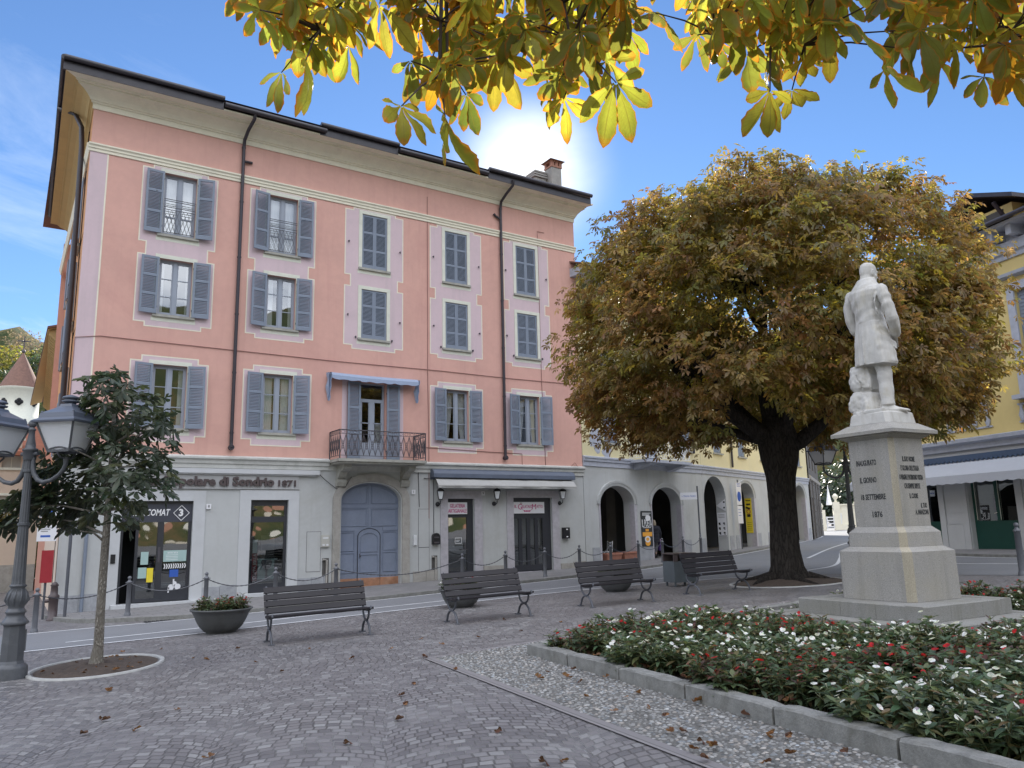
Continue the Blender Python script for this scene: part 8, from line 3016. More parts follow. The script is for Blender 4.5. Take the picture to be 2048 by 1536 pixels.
# ------------------------------------------------------------------ the big chestnut
def big_tree():
 rg = np.random.default_rng(5)
 bx, by = 16.45, 13.0
 bz = gz(bx, by)
 T = thing('chestnut_tree', 'big round horse chestnut in rusty autumn leaf between the benches and the monument', 'tree', (bx, by, bz))
 m = MB()
 n = 28
 rings = []
 lean = lambda z: (0.06 * z - 0.10 * min(z, 1), 0.02 * z)
 for z, r in ((-0.1, 0.78), (0.05, 0.57), (0.18, 0.465), (0.4, 0.385), (0.8, 0.355), (1.4, 0.33), (2.0, 0.33), (2.6, 0.36), (3.0, 0.45), (3.35, 0.50), (3.7, 0.46), (4.1, 0.34)):
  lx, ly = lean(z)
  ring = []
  for j in range(n):
   a = 2 * math.pi * j / n
   k = 1 + (0.14 * math.exp(-max(0, z) * 3.5) + 0.025) * math.sin(5 * a + 0.7) + 0.03 * math.sin(3 * a + z * 1.7) + 0.018 * math.sin(11 * a + z * 3)
   ring.append((lx + r * k * math.cos(a), ly + r * k * math.sin(a), z))
  rings.append(ring)
 m.loft(rings)
 for a in (0.3, 1.7, 2.9, 4.2, 5.4):
  m.tube([(0.45 * math.cos(a), 0.45 * math.sin(a), 0.12), (0.8 * math.cos(a), 0.8 * math.sin(a), 0.07), (1.25 * math.cos(a + 0.2), 1.25 * math.sin(a + 0.2), 0.0)], [0.16, 0.10, 0.03], 8)
 m.build('trunk', M['bark'], T)
 m = MB()
 limbs = []
 def limb(p, d, L, r, lev):
  pts = [Vector(p)]
  d = Vector(d).normalized()
  k = 6
  for i in range(k):
   d = (d + Vector((rg.normal(0, 0.13), rg.normal(0, 0.13), rg.normal(0.03, 0.08)))).normalized()
   pts.append(pts[-1] + d * L / k)
  m.tube(pts, [r * (1 - 0.62 * i / k) for i in range(k + 1)], 9 if lev < 2 else 6)
  limbs.append(pts)
  if lev < 3:
   for i in range(3 if lev < 2 else 2):
    q = pts[2 + i + (lev == 0)] if 2 + i + (lev == 0) < len(pts) else pts[-1]
    e = Vector((d.x + rg.normal(0, 0.75), d.y + rg.normal(0, 0.75), d.z + rg.normal(0.1, 0.45)))
    limb(q, e, L * rg.uniform(0.55, 0.75), r * 0.48, lev + 1)
 f_, rt_ = C_F[:2] / np.linalg.norm(C_F[:2]), C_R[:2] / np.linalg.norm(C_R[:2])
 for sr, sf, zz, L, r in ((-0.95, -0.2, 0.55, 3.6, 0.24), (-0.5, 0.5, 0.8, 3.4, 0.2), (0.9, -0.25, 0.42, 3.6, 0.22), (0.35, 0.75, 0.8, 3.6, 0.2), (0.1, -0.7, 0.9, 3.2, 0.18), (-0.15, 0.1, 1.3, 3.8, 0.24), (0.55, 0.1, 1.1, 3.5, 0.2), (-1.0, 0.3, 0.25, 3.0, 0.15)):
  d = rt_ * sr + f_ * sf
  limb((0.12, 0.05, 3.15 + 0.3 * rg.random()), (d[0], d[1], zz), L, r, 0)
 m.build('limbs', M['bark'], T)
 # crown: a broad dome, its skin broken into clumps, hollow below where the limbs show
 cz, rxy, rzu, rzd = 6.15, 4.85, 3.85, 2.75
 cen = np.array([lean(4)[0] + 0.05, 0.1, cz])
 nc = 800
 dirs = norm(rg.normal(size=(nc, 3)) * np.array([1, 1, 0.9]))
 cl_r = rg.uniform(0.80, 1.0, nc)
 cl_r[rg.random(nc) < 0.16] = rg.uniform(0.45, 0.75)
 def shell(d, r):
  p = 3.1
  rz = np.where(d[:, 2] > 0, rzu, rzd)
  q = (np.abs(d[:, 0]) / rxy) ** p + (np.abs(d[:, 1]) / rxy) ** p + (np.abs(d[:, 2]) / rz) ** p
  return d * (q ** (-1 / p))[:, None] * r[:, None]
 cl = shell(dirs, cl_r)
 # trim the underside near the trunk
 hor = np.hypot(cl[:, 0], cl[:, 1])
 keep = ~((cl[:, 2] < -1.5) & (hor < 2.6))
 cl, dirs, cl_r = cl[keep], dirs[keep], cl_r[keep]
 hubs, outs, tone = [], [], []
 # clump-wide tone: greener within, rustier outside and below left
 for c_, d_, r_ in zip(cl, dirs, cl_r):
  k = int(rg.integers(38, 58))
  rad_ = rg.uniform(0.5, 0.8)
  o = norm(rg.normal(size=(k, 3))) * rad_ * (rg.random((k, 1)) ** 0.45) * np.array([1, 1, 0.72])
  hubs.append(c_ + o)
  outs.append(norm(o * 0.8 + d_ * 0.9 + np.array([0, 0, 0.25])))
  tone.append(np.full(k, rg.normal(0.09, 0.32) + (0.08 if r_ > 0.85 else -0.35)))
 hub, out, tone = np.concatenate(hubs), np.concatenate(outs), np.concatenate(tone)
 extra = 2200
 d2 = norm(rg.normal(size=(extra, 3)))
 h2 = shell(d2, rg.uniform(0.35, 0.8, extra))
 hub, out, tone = np.concatenate([hub, h2]), np.concatenate([out, norm(d2 + np.array([0, 0, 0.4]))]), np.concatenate([tone, rg.normal(-0.45, 0.2, extra)])
 hr = np.hypot(hub[:, 0], hub[:, 1])
 ok = (hub[:, 2] > -3.1) & ~((hub[:, 2] < -1.35) & (hr < 3.0))
 hub, out, tone = hub[ok] + cen, out[ok], tone[ok]
 n = len(hub)
 fwd = norm(out * np.array([1, 1, 0.25]) + rg.normal(0, 0.55, (n, 3)) + np.array([0, 0, -0.5]))
 up = norm(out * 0.6 + np.array([0, 0, 0.6]) + rg.normal(0, 0.4, (n, 3)))
 size = rg.uniform(0.13, 0.215, n)
 B, A, N, L, I = palmate(hub, fwd, up, size, rg, 6)
 leafc = np.empty((n, 3))
 rust = pick(n, [(3, (0.165, 0.088, 0.030)), (3, (0.195, 0.118, 0.046)), (2.5, (0.15, 0.112, 0.036)), (1.2, (0.24, 0.16, 0.08))], rg)
 green = pick(n, [(3, (0.115, 0.115, 0.026)), (3, (0.15, 0.135, 0.03)), (1.5, (0.085, 0.095, 0.026)), (1.6, (0.28, 0.22, 0.03))], rg)
 f = 1 / (1 + np.exp(-(tone + rg.normal(0, 0.22, n)) * 6))[:, None]
 leafc = rust * f + green * (1 - f)
 cols = leafc[I] * rg.normal(1, 0.12, (len(I), 1)).clip(0.6, 1.4)
 leaflets('crown', B, A, N, L, L * rg.uniform(0.17, 0.24, len(L)), rg.uniform(0.05, 0.38, len(L)), cols, M['leaftree'], parent=T, curl=rg.normal(0.1, 0.22, len(L)))
 return T
big_tree()
# ------------------------------------------------------------------ the young dark chestnut by the lamp
def young_tree():
 rg = np.random.default_rng(9)
 bx, by = 1.33, 13.24
 bz = gz(bx, by)
 T = thing('young_chestnut_tree', 'slim young chestnut with dark green leaves and a pale trunk in an oval pit', 'tree', (bx, by, bz))
 r2 = C_R[:2] / np.linalg.norm(C_R[:2])
 f2 = C_F[:2] / np.linalg.norm(C_F[:2])
 def loc(px, py, dd=0.0):
  p = D(px, py, (np.array([bx, by, bz]) - CAM) @ C_F + dd)
  return p - np.array([bx, by, bz])
 m = MB()
 P_ = [loc(192, 1338), loc(193, 1320), loc(197, 1290), loc(201, 1220), loc(206, 1150), loc(211, 1085), loc(216, 1020), loc(221, 950), loc(226, 880), loc(229, 810), loc(228, 765)]
 m.tube(P_, [0.13, 0.09, 0.068, 0.060, 0.057, 0.054, 0.045, 0.042, 0.032, 0.02, 0.008], 14)
 m.build('trunk', M['palebark'], T)
 m = MB()
 tips = []
 br = [((211, 1085), (160, 1062), -0.3), ((212, 1070), (95, 1035), 0.2), ((214, 1030), (40, 1010), 0.0), ((215, 1020), (300, 1030), -0.4), ((217, 1000), (120, 960), 0.4), ((218, 980), (330, 930), 0.1), ((220, 950), (150, 900), -0.5), ((221, 940), (300, 850), -0.1), ((224, 900), (180, 830), 0.3), ((224, 890), (330, 840), 0.3), ((227, 830), (250, 770), 0.0), ((227, 840), (200, 775), -0.2), ((216, 1010), (260, 1050), 0.5), ((219, 960), (240, 900), 0.7), ((218, 985), (190, 960), -0.8), ((219, 955), (270, 930), -0.8)]
 for a, b, dd in br:
  p, q = loc(*a), loc(*b, dd)
  mid = (p + q) / 2 + np.array([0, 0, 0.06])
  m.tube([p, mid, q], [0.022, 0.013, 0.005], 6)
  for t in np.linspace(0.35, 1.0, 6):
   tips.append((p + (q - p) * t, q - p))
 m.build('limbs', M['palebark'], T)
 # crown: hubs filled into the outline seen from the square, with depth of its own
 out_ = [(232, 745), (262, 775), (300, 792), (345, 822), (352, 870), (350, 905), (338, 935), (356, 958), (340, 1000), (300, 1000), (285, 1040), (262, 1075), (240, 1068), (200, 1062), (165, 1085), (140, 1072), (110, 1085), (100, 1058), (62, 1062), (30, 1080), (0, 1075), (5, 1030), (20, 1000), (60, 985), (85, 935), (92, 900), (130, 875), (150, 850), (165, 800), (172, 765), (200, 760)]
 hub = []
 while len(hub) < 600:
  x, y = rg.uniform(-5, 360), rg.uniform(745, 1075)
  if not inside((x, y), out_):
   continue
  cx = 222
  half = {True: 0.95, False: 0.55}[y > 880]
  dd = (rg.uniform(-0.15, 1) if x < 190 else rg.uniform(-1, 1)) * half * math.sqrt(max(0.05, 1 - ((x - cx) / 220) ** 2))
  hub.append(loc(x, y - 14, dd))
 hub = np.array(hub)
 n = len(hub)
 cen = np.array(loc(222, 960))
 out = norm(hub - cen)
 fwd = norm(out * np.array([1, 1, 0.2]) + rg.normal(0, 0.4, (n, 3)) + np.array([0, 0, -0.45]))
 up = norm(np.array([0, 0, 1.0]) + out * 0.35 + rg.normal(0, 0.28, (n, 3)))
 size = rg.uniform(0.13, 0.21, n)
 B, A, N, L, I = palmate(hub, fwd, up, size, rg, 6)
 c = pick(n, [(5, (0.026, 0.048, 0.028)), (3, (0.036, 0.060, 0.032)), (1, (0.06, 0.08, 0.035)), (0.03, (0.20, 0.13, 0.03))], rg)
 cols = c[I] * rg.normal(1, 0.1, (len(I), 1))
 leaflets('crown', B, A, N, L, L * rg.uniform(0.20, 0.27, len(L)), rg.uniform(0.05, 0.4, len(L)), cols, M['leafdark'], grid_leaflet(6, 0.02), T, curl=rg.normal(0.1, 0.2, len(L)))
young_tree()
# ------------------------------------------------------------------ the chestnut over the viewer's head: trunk behind, boughs reaching forward
def overhead():
 rg = np.random.default_rng(21)
 bx, by = 3.6, -3.6
 bz = gz(bx, by)
 T = thing('overhanging_chestnut', 'yellow green chestnut boughs hanging down into the top of the picture', 'tree', (bx, by, bz))
 o0 = np.array([bx, by, bz])
 m = MB()
 rings = []
 for z, r in ((-0.1, 0.6), (0.1, 0.48), (0.5, 0.38), (1.5, 0.33), (2.6, 0.32), (3.4, 0.36), (4.2, 0.30), (5.2, 0.2), (6.5, 0.1)):
  rings.append([(r * (1 + 0.08 * math.sin(5 * a)) * math.cos(a) + 0.03 * z, r * (1 + 0.08 * math.sin(5 * a)) * math.sin(a), z) for a in np.linspace(0, 2 * math.pi, 25)[:-1]])
 m.loft(rings)
 m.build('trunk', M['bark'], T)
 m = MB()
 # hubs of the lowest leaves, read along the lower edge, then the mass above and behind them
 low = [(563, 145), (600, 62), (640, 88), (612, 120), (697, 92), (672, 60), (757, 12), (803, 212), (838, 62), (822, 122), (890, 233), (932, 190), (870, 165), (905, 130), (950, 110), (992, 120), (1013, 108), (1050, 60), (1098, 186), (1128, 196), (1120, 150), (1180, 120), (1214, 122), (1232, 165), (1160, 60), (1305, 24), (1395, 70), (1432, 80), (1482, 45), (1440, 20), (1495, 110), (1540, 182), (1584, 180), (1533, 122), (1610, 118), (1662, 66), (1650, 40), (1700, 42), (1785, 66), (1800, 96), (1770, 140), (1840, 60), (1876, 110), (1905, 75), (1968, 154), (2018, 150), (1990, 70), (2040, 90), (545, 40), (520, 20), (590, 10), (720, 30), (1255, 60)]
 bound = [(500, -10), (540, 40), (600, 90), (700, 70), (745, 5), (775, -40), (800, 10), (830, 90), (880, 150), (960, 110), (1030, 110), (1110, 150), (1200, 110), (1245, 45), (1275, -50), (1335, -60), (1380, 10), (1450, 50), (1520, 110), (1600, 95), (1660, 40), (1700, -40), (1740, -40), (1775, 40), (1830, 70), (1890, 60), (1960, 90), (2060, 120), (2300, 160)]
 bxs, bys = zip(*bound)
 hubs, flat_ = [], []
 for x, y in low:
  hubs.append(D(x, y, rg.uniform(2.75, 3.3)))
  flat_.append(1)
 while len(hubs) < 730:
  x, y = rg.uniform(470, 2200), (rg.uniform(-110, 165) if len(hubs) < 530 else rg.uniform(-900, -80))
  lim = np.interp(x, bxs, bys)
  if y > lim:
   continue
  # keep the light gaps seen in the left-hand bough and thin the mass high up
  if y > -30 and rg.random() > 0.95:
   continue
  hubs.append(D(x, y, rg.uniform(2.8, 3.7) + (0.5 if y < -100 else 0)))
  flat_.append(0)
 for _ in range(260):                      # the rest of the canopy, over and beside the viewer
  a, r = rg.uniform(-0.6, 2.6), rg.uniform(0.5, 4.5)
  hubs.append(np.array([bx + r * math.cos(a) * 0.9, by + r * math.sin(a), 4.4 + rg.uniform(0, 2.6)]))
  flat_.append(0)
 hub = np.array(hubs) - o0
 flat_ = np.array(flat_)
 n = len(hub)
 # boughs: from the trunk, over the viewer, to the middle of each group of leaves
 tops = [D(690, -330, 3.3), D(900, -260, 3.4), D(1120, -240, 3.5), D(1420, -260, 3.4), D(1640, -240, 3.5), D(1900, -180, 3.3), D(2200, -200, 3.2)]
 fork = np.array([0.12, 0.0, 4.0])
 twig_from = []
 for q in tops:
  q = q - o0
  mid = (fork + q) / 2 + np.array([0, 0, 0.7])
  pts = [fork * (1 - t) ** 2 + 2 * mid * t * (1 - t) + q * t * t for t in np.linspace(0, 1, 9)]
  m.tube(pts, np.linspace(0.09, 0.026, 9), 8)
  twig_from += pts[4:]
 twig_from = np.array(twig_from)
 for a, c in (((1180, -200), (1168, 110)), ((1142, -200), (1141, 80)), ((905, -220), (895, 140)), ((940, -220), (880, 150)), ((1558, -220), (1542, 80)), ((1620, -200), (1610, 90)), ((1790, 20), (1890, -60)), ((2060, 50), (1985, 90)), ((660, -280), (640, 60)), ((1440, -220), (1432, 70))):
  p, q = D(*a, 3.3) - o0, D(*c, 3.05) - o0
  md = (p + q) / 2 + rg.normal(0, 0.04, 3)
  m.tube([p, md, q], [0.012, 0.009, 0.005], 6)
  twig_from = np.concatenate([twig_from, [md, q, (md + q) / 2]])
 for h in hub[rg.random(n) < 0.8]:
  d = np.linalg.norm(twig_from - h, axis=1)
  j = int(np.argmin(d))
  if d[j] > 1.3:
   continue
  q = twig_from[j]
  md = (q + h) / 2 + np.array([0, 0, 0.05 * d[j]])
  m.tube([q, md, h], [0.006, 0.004, 0.0026], 4, caps=False)
 m.build('limbs', M['twig'], T)
 toward_cam = norm(CAM - o0 - hub)
 fwd = norm(np.stack([rg.normal(0, 0.55, n), rg.normal(0, 0.55, n), np.full(n, -0.95)], 1) + toward_cam * rg.uniform(-0.2, 0.4, (n, 1)))
 up = norm(-toward_cam * 0.5 + np.array([0, 0, 0.5]) + rg.normal(0, 0.55, (n, 3)))
 size = rg.uniform(0.10, 0.15, n) * np.where(flat_ == 1, 1.28, 1.0)
 B, A, N, L, I = palmate(hub, fwd, up, size, rg, 6)
 keep = rg.random(len(L)) > 0.08
 B, A, N, L, I = B[keep], A[keep], N[keep], L[keep], I[keep]
 # leaflets hang: turn the sideways ones down
 A = norm(A + np.array([0, 0, -0.35]))
 c = pick(n, [(4, (0.20, 0.21, 0.030)), (2.5, (0.28, 0.245, 0.030)), (3.6, (0.14, 0.165, 0.030)), (0.45, (0.36, 0.21, 0.018)), (0.25, (0.28, 0.12, 0.015))], rg)
 cols = c[I] * rg.normal(1, 0.12, (len(I), 1)).clip(0.6, 1.4)
 leaflets('crown', B, A, N, L, L * rg.uniform(0.17, 0.24, len(L)), rg.uniform(0.0, 0.35, len(L)), cols, M['leafnear'], grid_leaflet(12, 0.055), T, curl=rg.normal(0.12, 0.38, len(L)))
overhead()
# ------------------------------------------------------------------ bedding plants
def bedding_mesh(seed, flower, dense=1.0):
 """a bushy busy-lizzie: whorls of pointed leaves on short stems, flat five-petalled flowers"""
 rg = np.random.default_rng(seed)
 ns = int(15 * dense)
 B, A, N, L, Cc = [], [], [], [], []
 stems = MB()
 tops = []
 for i in range(ns):
  a, r = rg.uniform(0, 2 * np.pi), 0.19 * math.sqrt(rg.random())
  h = rg.uniform(0.20, 0.34) * (1 - 0.6 * (r / 0.24) ** 2)
  base = np.array([r * 0.5 * math.cos(a), r * 0.5 * math.sin(a), 0])
  top = np.array([r * 1.2 * math.cos(a), r * 1.2 * math.sin(a), h])
  stems.tube([base, (base + top) / 2 + np.array([0, 0, 0.02]), top], [0.006, 0.005, 0.004], 4)
  tops.append(top)
  for lev, (zz, nn, ln) in enumerate(((1.0, 7, 0.085), (0.72, 6, 0.105), (0.45, 5, 0.105))):
   ph = rg.uniform(0, 6.28)
   p = base + (top - base) * zz
   for k in range(nn):
    b = ph + 2 * np.pi * k / nn + rg.normal(0, 0.2)
    el = rg.normal(0.45 - 0.35 * lev, 0.25)
    B.append(p)
    A.append((math.cos(b) * math.cos(el), math.sin(b) * math.cos(el), math.sin(el)))
    N.append((-math.cos(b) * math.sin(el), -math.sin(b) * math.sin(el), math.cos(el) + 0.3))
    L.append(ln * rg.uniform(0.7, 1.2))
 B, A, N, L = np.array(B), np.array(A), np.array(N), np.array(L)
 base_c = [(4, (0.052, 0.092, 0.048)), (3, (0.075, 0.118, 0.06)), (1.8, (0.125, 0.15, 0.065)), (0.5, (0.15, 0.11, 0.055)), (0.25, (0.10, 0.09, 0.03))]
 if flower == 'red':
  base_c += [(1.6, (0.055, 0.036, 0.026)), (0.8, (0.085, 0.035, 0.03))]
 lc = pick(len(L), base_c, rg)
 fl = []
 nf = int(rg.integers(7, 12)) if flower == 'white' else int(rg.integers(3, 6))
 for i in rg.choice(ns, min(ns, nf), replace=False):
  fl.append(tops[i] + np.array([rg.normal(0, 0.02), rg.normal(0, 0.02), rg.uniform(0.03, 0.07)]))
 return stems, (B, A, N, L, lc), np.array(fl), rg
LANCE_V = np.array([(0, 0, 0), (-0.8, 0.3, 0.03), (-1, 0.5, 0.02), (-0.55, 0.8, -0.02), (0, 1, -0.09), (0.55, 0.8, -0.02), (1, 0.5, 0.02), (0.8, 0.3, 0.03), (0, 0.4, -0.035), (0, 0.7, -0.05)], float)
LANCE_F = np.array([(0, 8, 1), (1, 8, 2), (2, 8, 9), (2, 9, 3), (3, 9, 4), (4, 9, 5), (5, 9, 6), (6, 9, 8), (6, 8, 7), (7, 8, 0)])
PETAL_V = np.array([(0, 0, 0), (-0.75, 0.45, 0.05), (-0.9, 0.8, 0.02), (-0.3, 1, -0.05), (0, 0.92, 0), (0.3, 1, -0.05), (0.9, 0.8, 0.02), (0.75, 0.45, 0.05)], float)
PETAL_F = np.array([(0, 7, 1), (1, 7, 6), (1, 6, 2), (2, 6, 4), (2, 4, 3), (4, 6, 5)])
def bedding_proto(seed, flower):
 stems, (B, A, N, L, lc), fl, rg = bedding_mesh(seed, flower)
 root = bpy.data.objects.new('bedding_plant', None)
 COL.objects.link(root)
 leaflets('foliage', B, A, N, L, L * 0.205, rg.uniform(0.0, 0.3, len(L)), lc, M['leafplant'], (LANCE_V, np.zeros((10, 2)), LANCE_F), root)
 stems.build('stem', M['stem'], root)
 for p in fl:
  ax = norm(np.array([rg.normal(-0.35, 0.35), rg.normal(-0.35, 0.35), 1.0]))
  u = norm(np.cross(ax, (1, 0.2, 0)))
  v = np.cross(ax, u)
  a = 2 * np.pi * np.arange(5)[:, None] / 5
  fA = u * np.cos(a) + v * np.sin(a) + ax * 0.12
  fL = rg.uniform(0.019, 0.027, 5)
  col = pick(5, [(1, (0.80, 0.80, 0.76))] if flower == 'white' else [(2, (0.50, 0.012, 0.016)), (1, (0.40, 0.015, 0.03))], rg).clip(0, 0.9)
  leaflets('flower', np.tile(p, (5, 1)), fA, np.tile(ax, (5, 1)), fL, fL * 0.55, np.zeros(5), col, M['petal'], (PETAL_V, np.zeros((8, 2)), PETAL_F), root)
 # buds and spent flower heads
 b = MB()
 for _ in range(7):
  i = int(rg.integers(0, len(B)))
  q = B[i] + np.array([rg.normal(0, 0.015), rg.normal(0, 0.015), 0.03])
  b.tube([B[i], q], [0.002, 0.0025], 4)
  b.ball(q, 0.006, 5, 4)
 b.build('bud', M['budwhite'] if flower == 'white' else M['budred'], root)
 return root
M['stem'] = plain('bedding_stem', (0.10, 0.10, 0.04), 0.7, var=0.2, scale=30)
M['budwhite'] = plain('pale_bud', (0.45, 0.45, 0.30), 0.6)
M['budred'] = plain('red_bud', (0.25, 0.06, 0.04), 0.6)
protos = {f: [bedding_proto(s + (50 if f == 'red' else 0), f) for s in range(4)] for f in ('white', 'red')}
used = set()
LB = {'white': 'dark green busy lizzie plant with white flowers in the monument bed', 'red': 'dark green busy lizzie plant with red flowers in the monument bed'}
GB_ = {'white': 'white flowered bedding plants', 'red': 'red flowered bedding plants'}
def put_plant(flower, p, rz, s, label, group, cat='plant'):
 k = int(rng.integers(0, 4))
 o = protos[flower][k]
 if (flower, k) in used:
  o = dup(o)
 used.add((flower, k))
 o.location = p
 o.rotation_euler = (rng.normal(0, 0.06), rng.normal(0, 0.06), rz)
 o.scale = (s, s, s * rng.uniform(0.9, 1.1))
 tag(o, label, cat, group)
 return o
bedpoly = [(KA[0] + 0.20, KA[1] - 0.22), (13.9, 9.05), (12.9, -0.9), (4.56, -0.9)]
cnt = 0
st = 0.345
ct, stn = math.cos(-TH_), math.sin(-TH_)
cand = []
for i in range(30):
 for j in range(32):
  x = 4.25 + i * st + (st / 2 if j % 2 else 0) + rng.uniform(-0.06, 0.06)
  y = -0.9 + j * st * 0.88 + rng.uniform(-0.06, 0.06)
  if not inside((x, y), bedpoly):
   continue
  # distance to the steps
  ux, uy = x - PC[0], y - PC[1]
  a_, b_ = ux * ct - uy * stn, ux * stn + uy * ct
  if max(abs(a_), abs(b_)) < 1.361 + 0.30:
   continue
  # behind the pedestal or right of the picture: little shows
  d = np.array([x, y, gz(x, y) + 0.3]) - CAM
  zc_ = d @ C_F
  px_ = 1024 + FPX * (d @ C_R) / max(zc_, 0.01)
  if zc_ < 1.5 or px_ > 2220:
   continue
  if (rng.random() < 0.04 or math.sin(3.1 * x + 0.7) * math.sin(2.3 * y + 1.1) > 0.86) and zc_ < 10:
   continue
  cand.append((zc_, x, y))
cand.sort()
cand = cand[:292]
for zc_, x, y in cand:
 # the planting runs in bands of red and white
 band = math.sin(1.25 * x + 1.9 * y + 0.6) + 0.35 * rng.normal()
 fl = 'white' if band > 0.0 else 'red'
 if y > 7.6 and x > 7.5:
  fl = 'white' if rng.random() < 0.7 else 'red'
 ux, uy = x - PC[0], y - PC[1]
 near_ = max(0.0, 1 - (max(abs(ux), abs(uy)) - 1.5) / 1.0)
 put_plant(fl, (x, y, gz(x, y) + 0.03 - 0.05 * near_), rng.uniform(0, 6.28), rng.uniform(0.88, 1.28) * (1 - 0.42 * near_), LB[fl], GB_[fl])
for k, (x, y, kk) in enumerate(BOWLS):
 rb = 0.36 if k == 0 else 0.3
 nm = ['bowl beside the nearest bench', 'bowl behind the second bench', 'bowl behind the bench at the first arch'][k]
 for i in range(7 if k == 0 else 4):
  a = 2 * math.pi * i / (6 if k == 0 else 4)
  r = 0.0 if i == 6 else rb
  put_plant('red' if i != 2 else 'white', (x + r * math.cos(a), y + r * math.sin(a), gz(x, y) + 0.44 * kk - 0.02), rng.uniform(0, 6.28), rng.uniform(0.8, 1.0), 'busy lizzie planted in the dark round ' + nm, 'plants in the flower bowl %s' % nm)
def shrub(name, label, cat, pos, n, rx, ry, rz_, size, table, seed, group=None, mat_='leafdark', droop=0.2, stems=5, up_bias=0.6):
 rg = np.random.default_rng(seed)
 T = thing(name, label, cat, pos, 0, group)
 d = norm(rg.normal(size=(n, 3)))
 p = d * (rg.random((n, 1)) ** 0.4) * np.array([rx, ry, rz_]) + np.array([0, 0, rz_])
 A = norm(d + rg.normal(0, 0.5, (n, 3)) + np.array([0, 0, -droop]))
 N = norm(d + np.array([0, 0, up_bias]))
 L = rg.uniform(0.7, 1.3, n) * size
 leaflets('foliage', p, A, N, L, L * 0.3, rg.uniform(0, 0.3, n), pick(n, table, rg), M[mat_], parent=T)
 m = MB()
 for i in range(stems):
  a = 2 * math.pi * i / stems
  m.tube([(0.02 * math.cos(a), 0.02 * math.sin(a), -0.05), (rx * 0.4 * math.cos(a), ry * 0.4 * math.sin(a), rz_), (rx * 0.7 * math.cos(a), ry * 0.7 * math.sin(a), rz_ * 1.6)], [0.02, 0.012, 0.004], 5)
 m.build('stem', M['twig'], T)
 return T
DK = [(4, (0.018, 0.03, 0.018)), (2, (0.03, 0.045, 0.02)), (1, (0.05, 0.06, 0.03))]
pp, r_ = POT
shrub('clipped_shrub', 'dark clipped shrub growing in the terracotta pot by the lane', 'shrub', (pp[0], pp[1], gz(pp[0], pp[1]) + r_ * 1.3), 700, r_ * 1.5, r_ * 1.2, r_ * 1.1, 0.07, DK, 31)
pp = G(5, 1160)
shrub('hedge_shrub', 'dark bushy shrub behind the café table at the left edge', 'shrub', (pp[0], pp[1] + 0.6, gz(pp[0], pp[1]) + 0.55), 1400, 1.0, 0.5, 0.5, 0.1, DK, 32)
pp = G(44, 1158)
shrub('hedge_shrub', 'loose grey green shrub behind the lamp post by the café tables', 'shrub', (pp[0], pp[1] + 0.8, gz(pp[0], pp[1]) + 0.55), 1100, 0.7, 0.5, 0.75, 0.09, DK + [(2, (0.08, 0.09, 0.05))], 33)
pp = G(66, 1168)
shrub('weeping_shrub', 'tall narrow weeping shrub with yellow green leaves at the house corner', 'shrub', (pp[0], pp[1] + 1.0, gz(pp[0], pp[1]) + 0.3), 1500, 0.34, 0.34, 1.25, 0.13, [(3, (0.10, 0.11, 0.03)), (2, (0.07, 0.085, 0.025)), (1, (0.15, 0.13, 0.04))], 34, droop=1.2)
# trees on the hill behind the church
for k, (px, py, dep, r, tb_, lab) in enumerate(((20, 745, 210, 7.5, [(3, (0.11, 0.12, 0.03)), (2, (0.16, 0.14, 0.03))], 'yellowing round tree on the hill left of the spire'),
            (70, 760, 205, 6.5, [(3, (0.025, 0.05, 0.03)), (2, (0.04, 0.07, 0.035))], 'dark green tree on the hill right of the spire'),
            (5, 790, 190, 6.5, [(3, (0.03, 0.055, 0.03)), (1, (0.06, 0.075, 0.03))], 'dark green tree on the hill at the left edge'),
            (52, 700, 230, 6.0, [(3, (0.12, 0.10, 0.08)), (1, (0.15, 0.12, 0.08))], 'bare grey brown tree on the crest behind the iron cross'),
            (100, 740, 215, 7.0, [(3, (0.05, 0.075, 0.035)), (1, (0.10, 0.10, 0.04))], 'mid green tree on the hill behind the timbered eaves'))):
 c = D(px, py, dep)
 T = thing('hill_tree', lab, 'tree', (c[0], c[1], c[2] - r * 1.4), 0, 'trees on the hill behind the church')
 rg = np.random.default_rng(60 + k)
 n = 1500
 d = norm(rg.normal(size=(n, 3)))
 bumps = 1 + 0.22 * np.sin(4 * d[:, 0:1] * 3 + k) * np.sin(5 * d[:, 2:3] * 2)
 p = d * (rg.random((n, 1)) ** 0.33) * r * bumps * np.array([1, 1, 0.95]) + np.array([0, 0, r * 1.4])
 A = norm(d + rg.normal(0, 0.6, (n, 3)))
 L = rg.uniform(0.7, 1.5, n) * (0.9 if k != 3 else 0.5)
 leaflets('crown', p, A, norm(d + [0, 0, 0.6]), L, L * 0.42, rg.uniform(0, 0.3, n), pick(n, tb_, rg), M['leaftree'], parent=T)
 m = MB()
 m.tube([(0, 0, -6), (0.2, 0, r * 0.6), (0, 0.2, r * 1.4)], [0.5, 0.35, 0.12], 8)
 m.build('trunk', M['bark'], T)
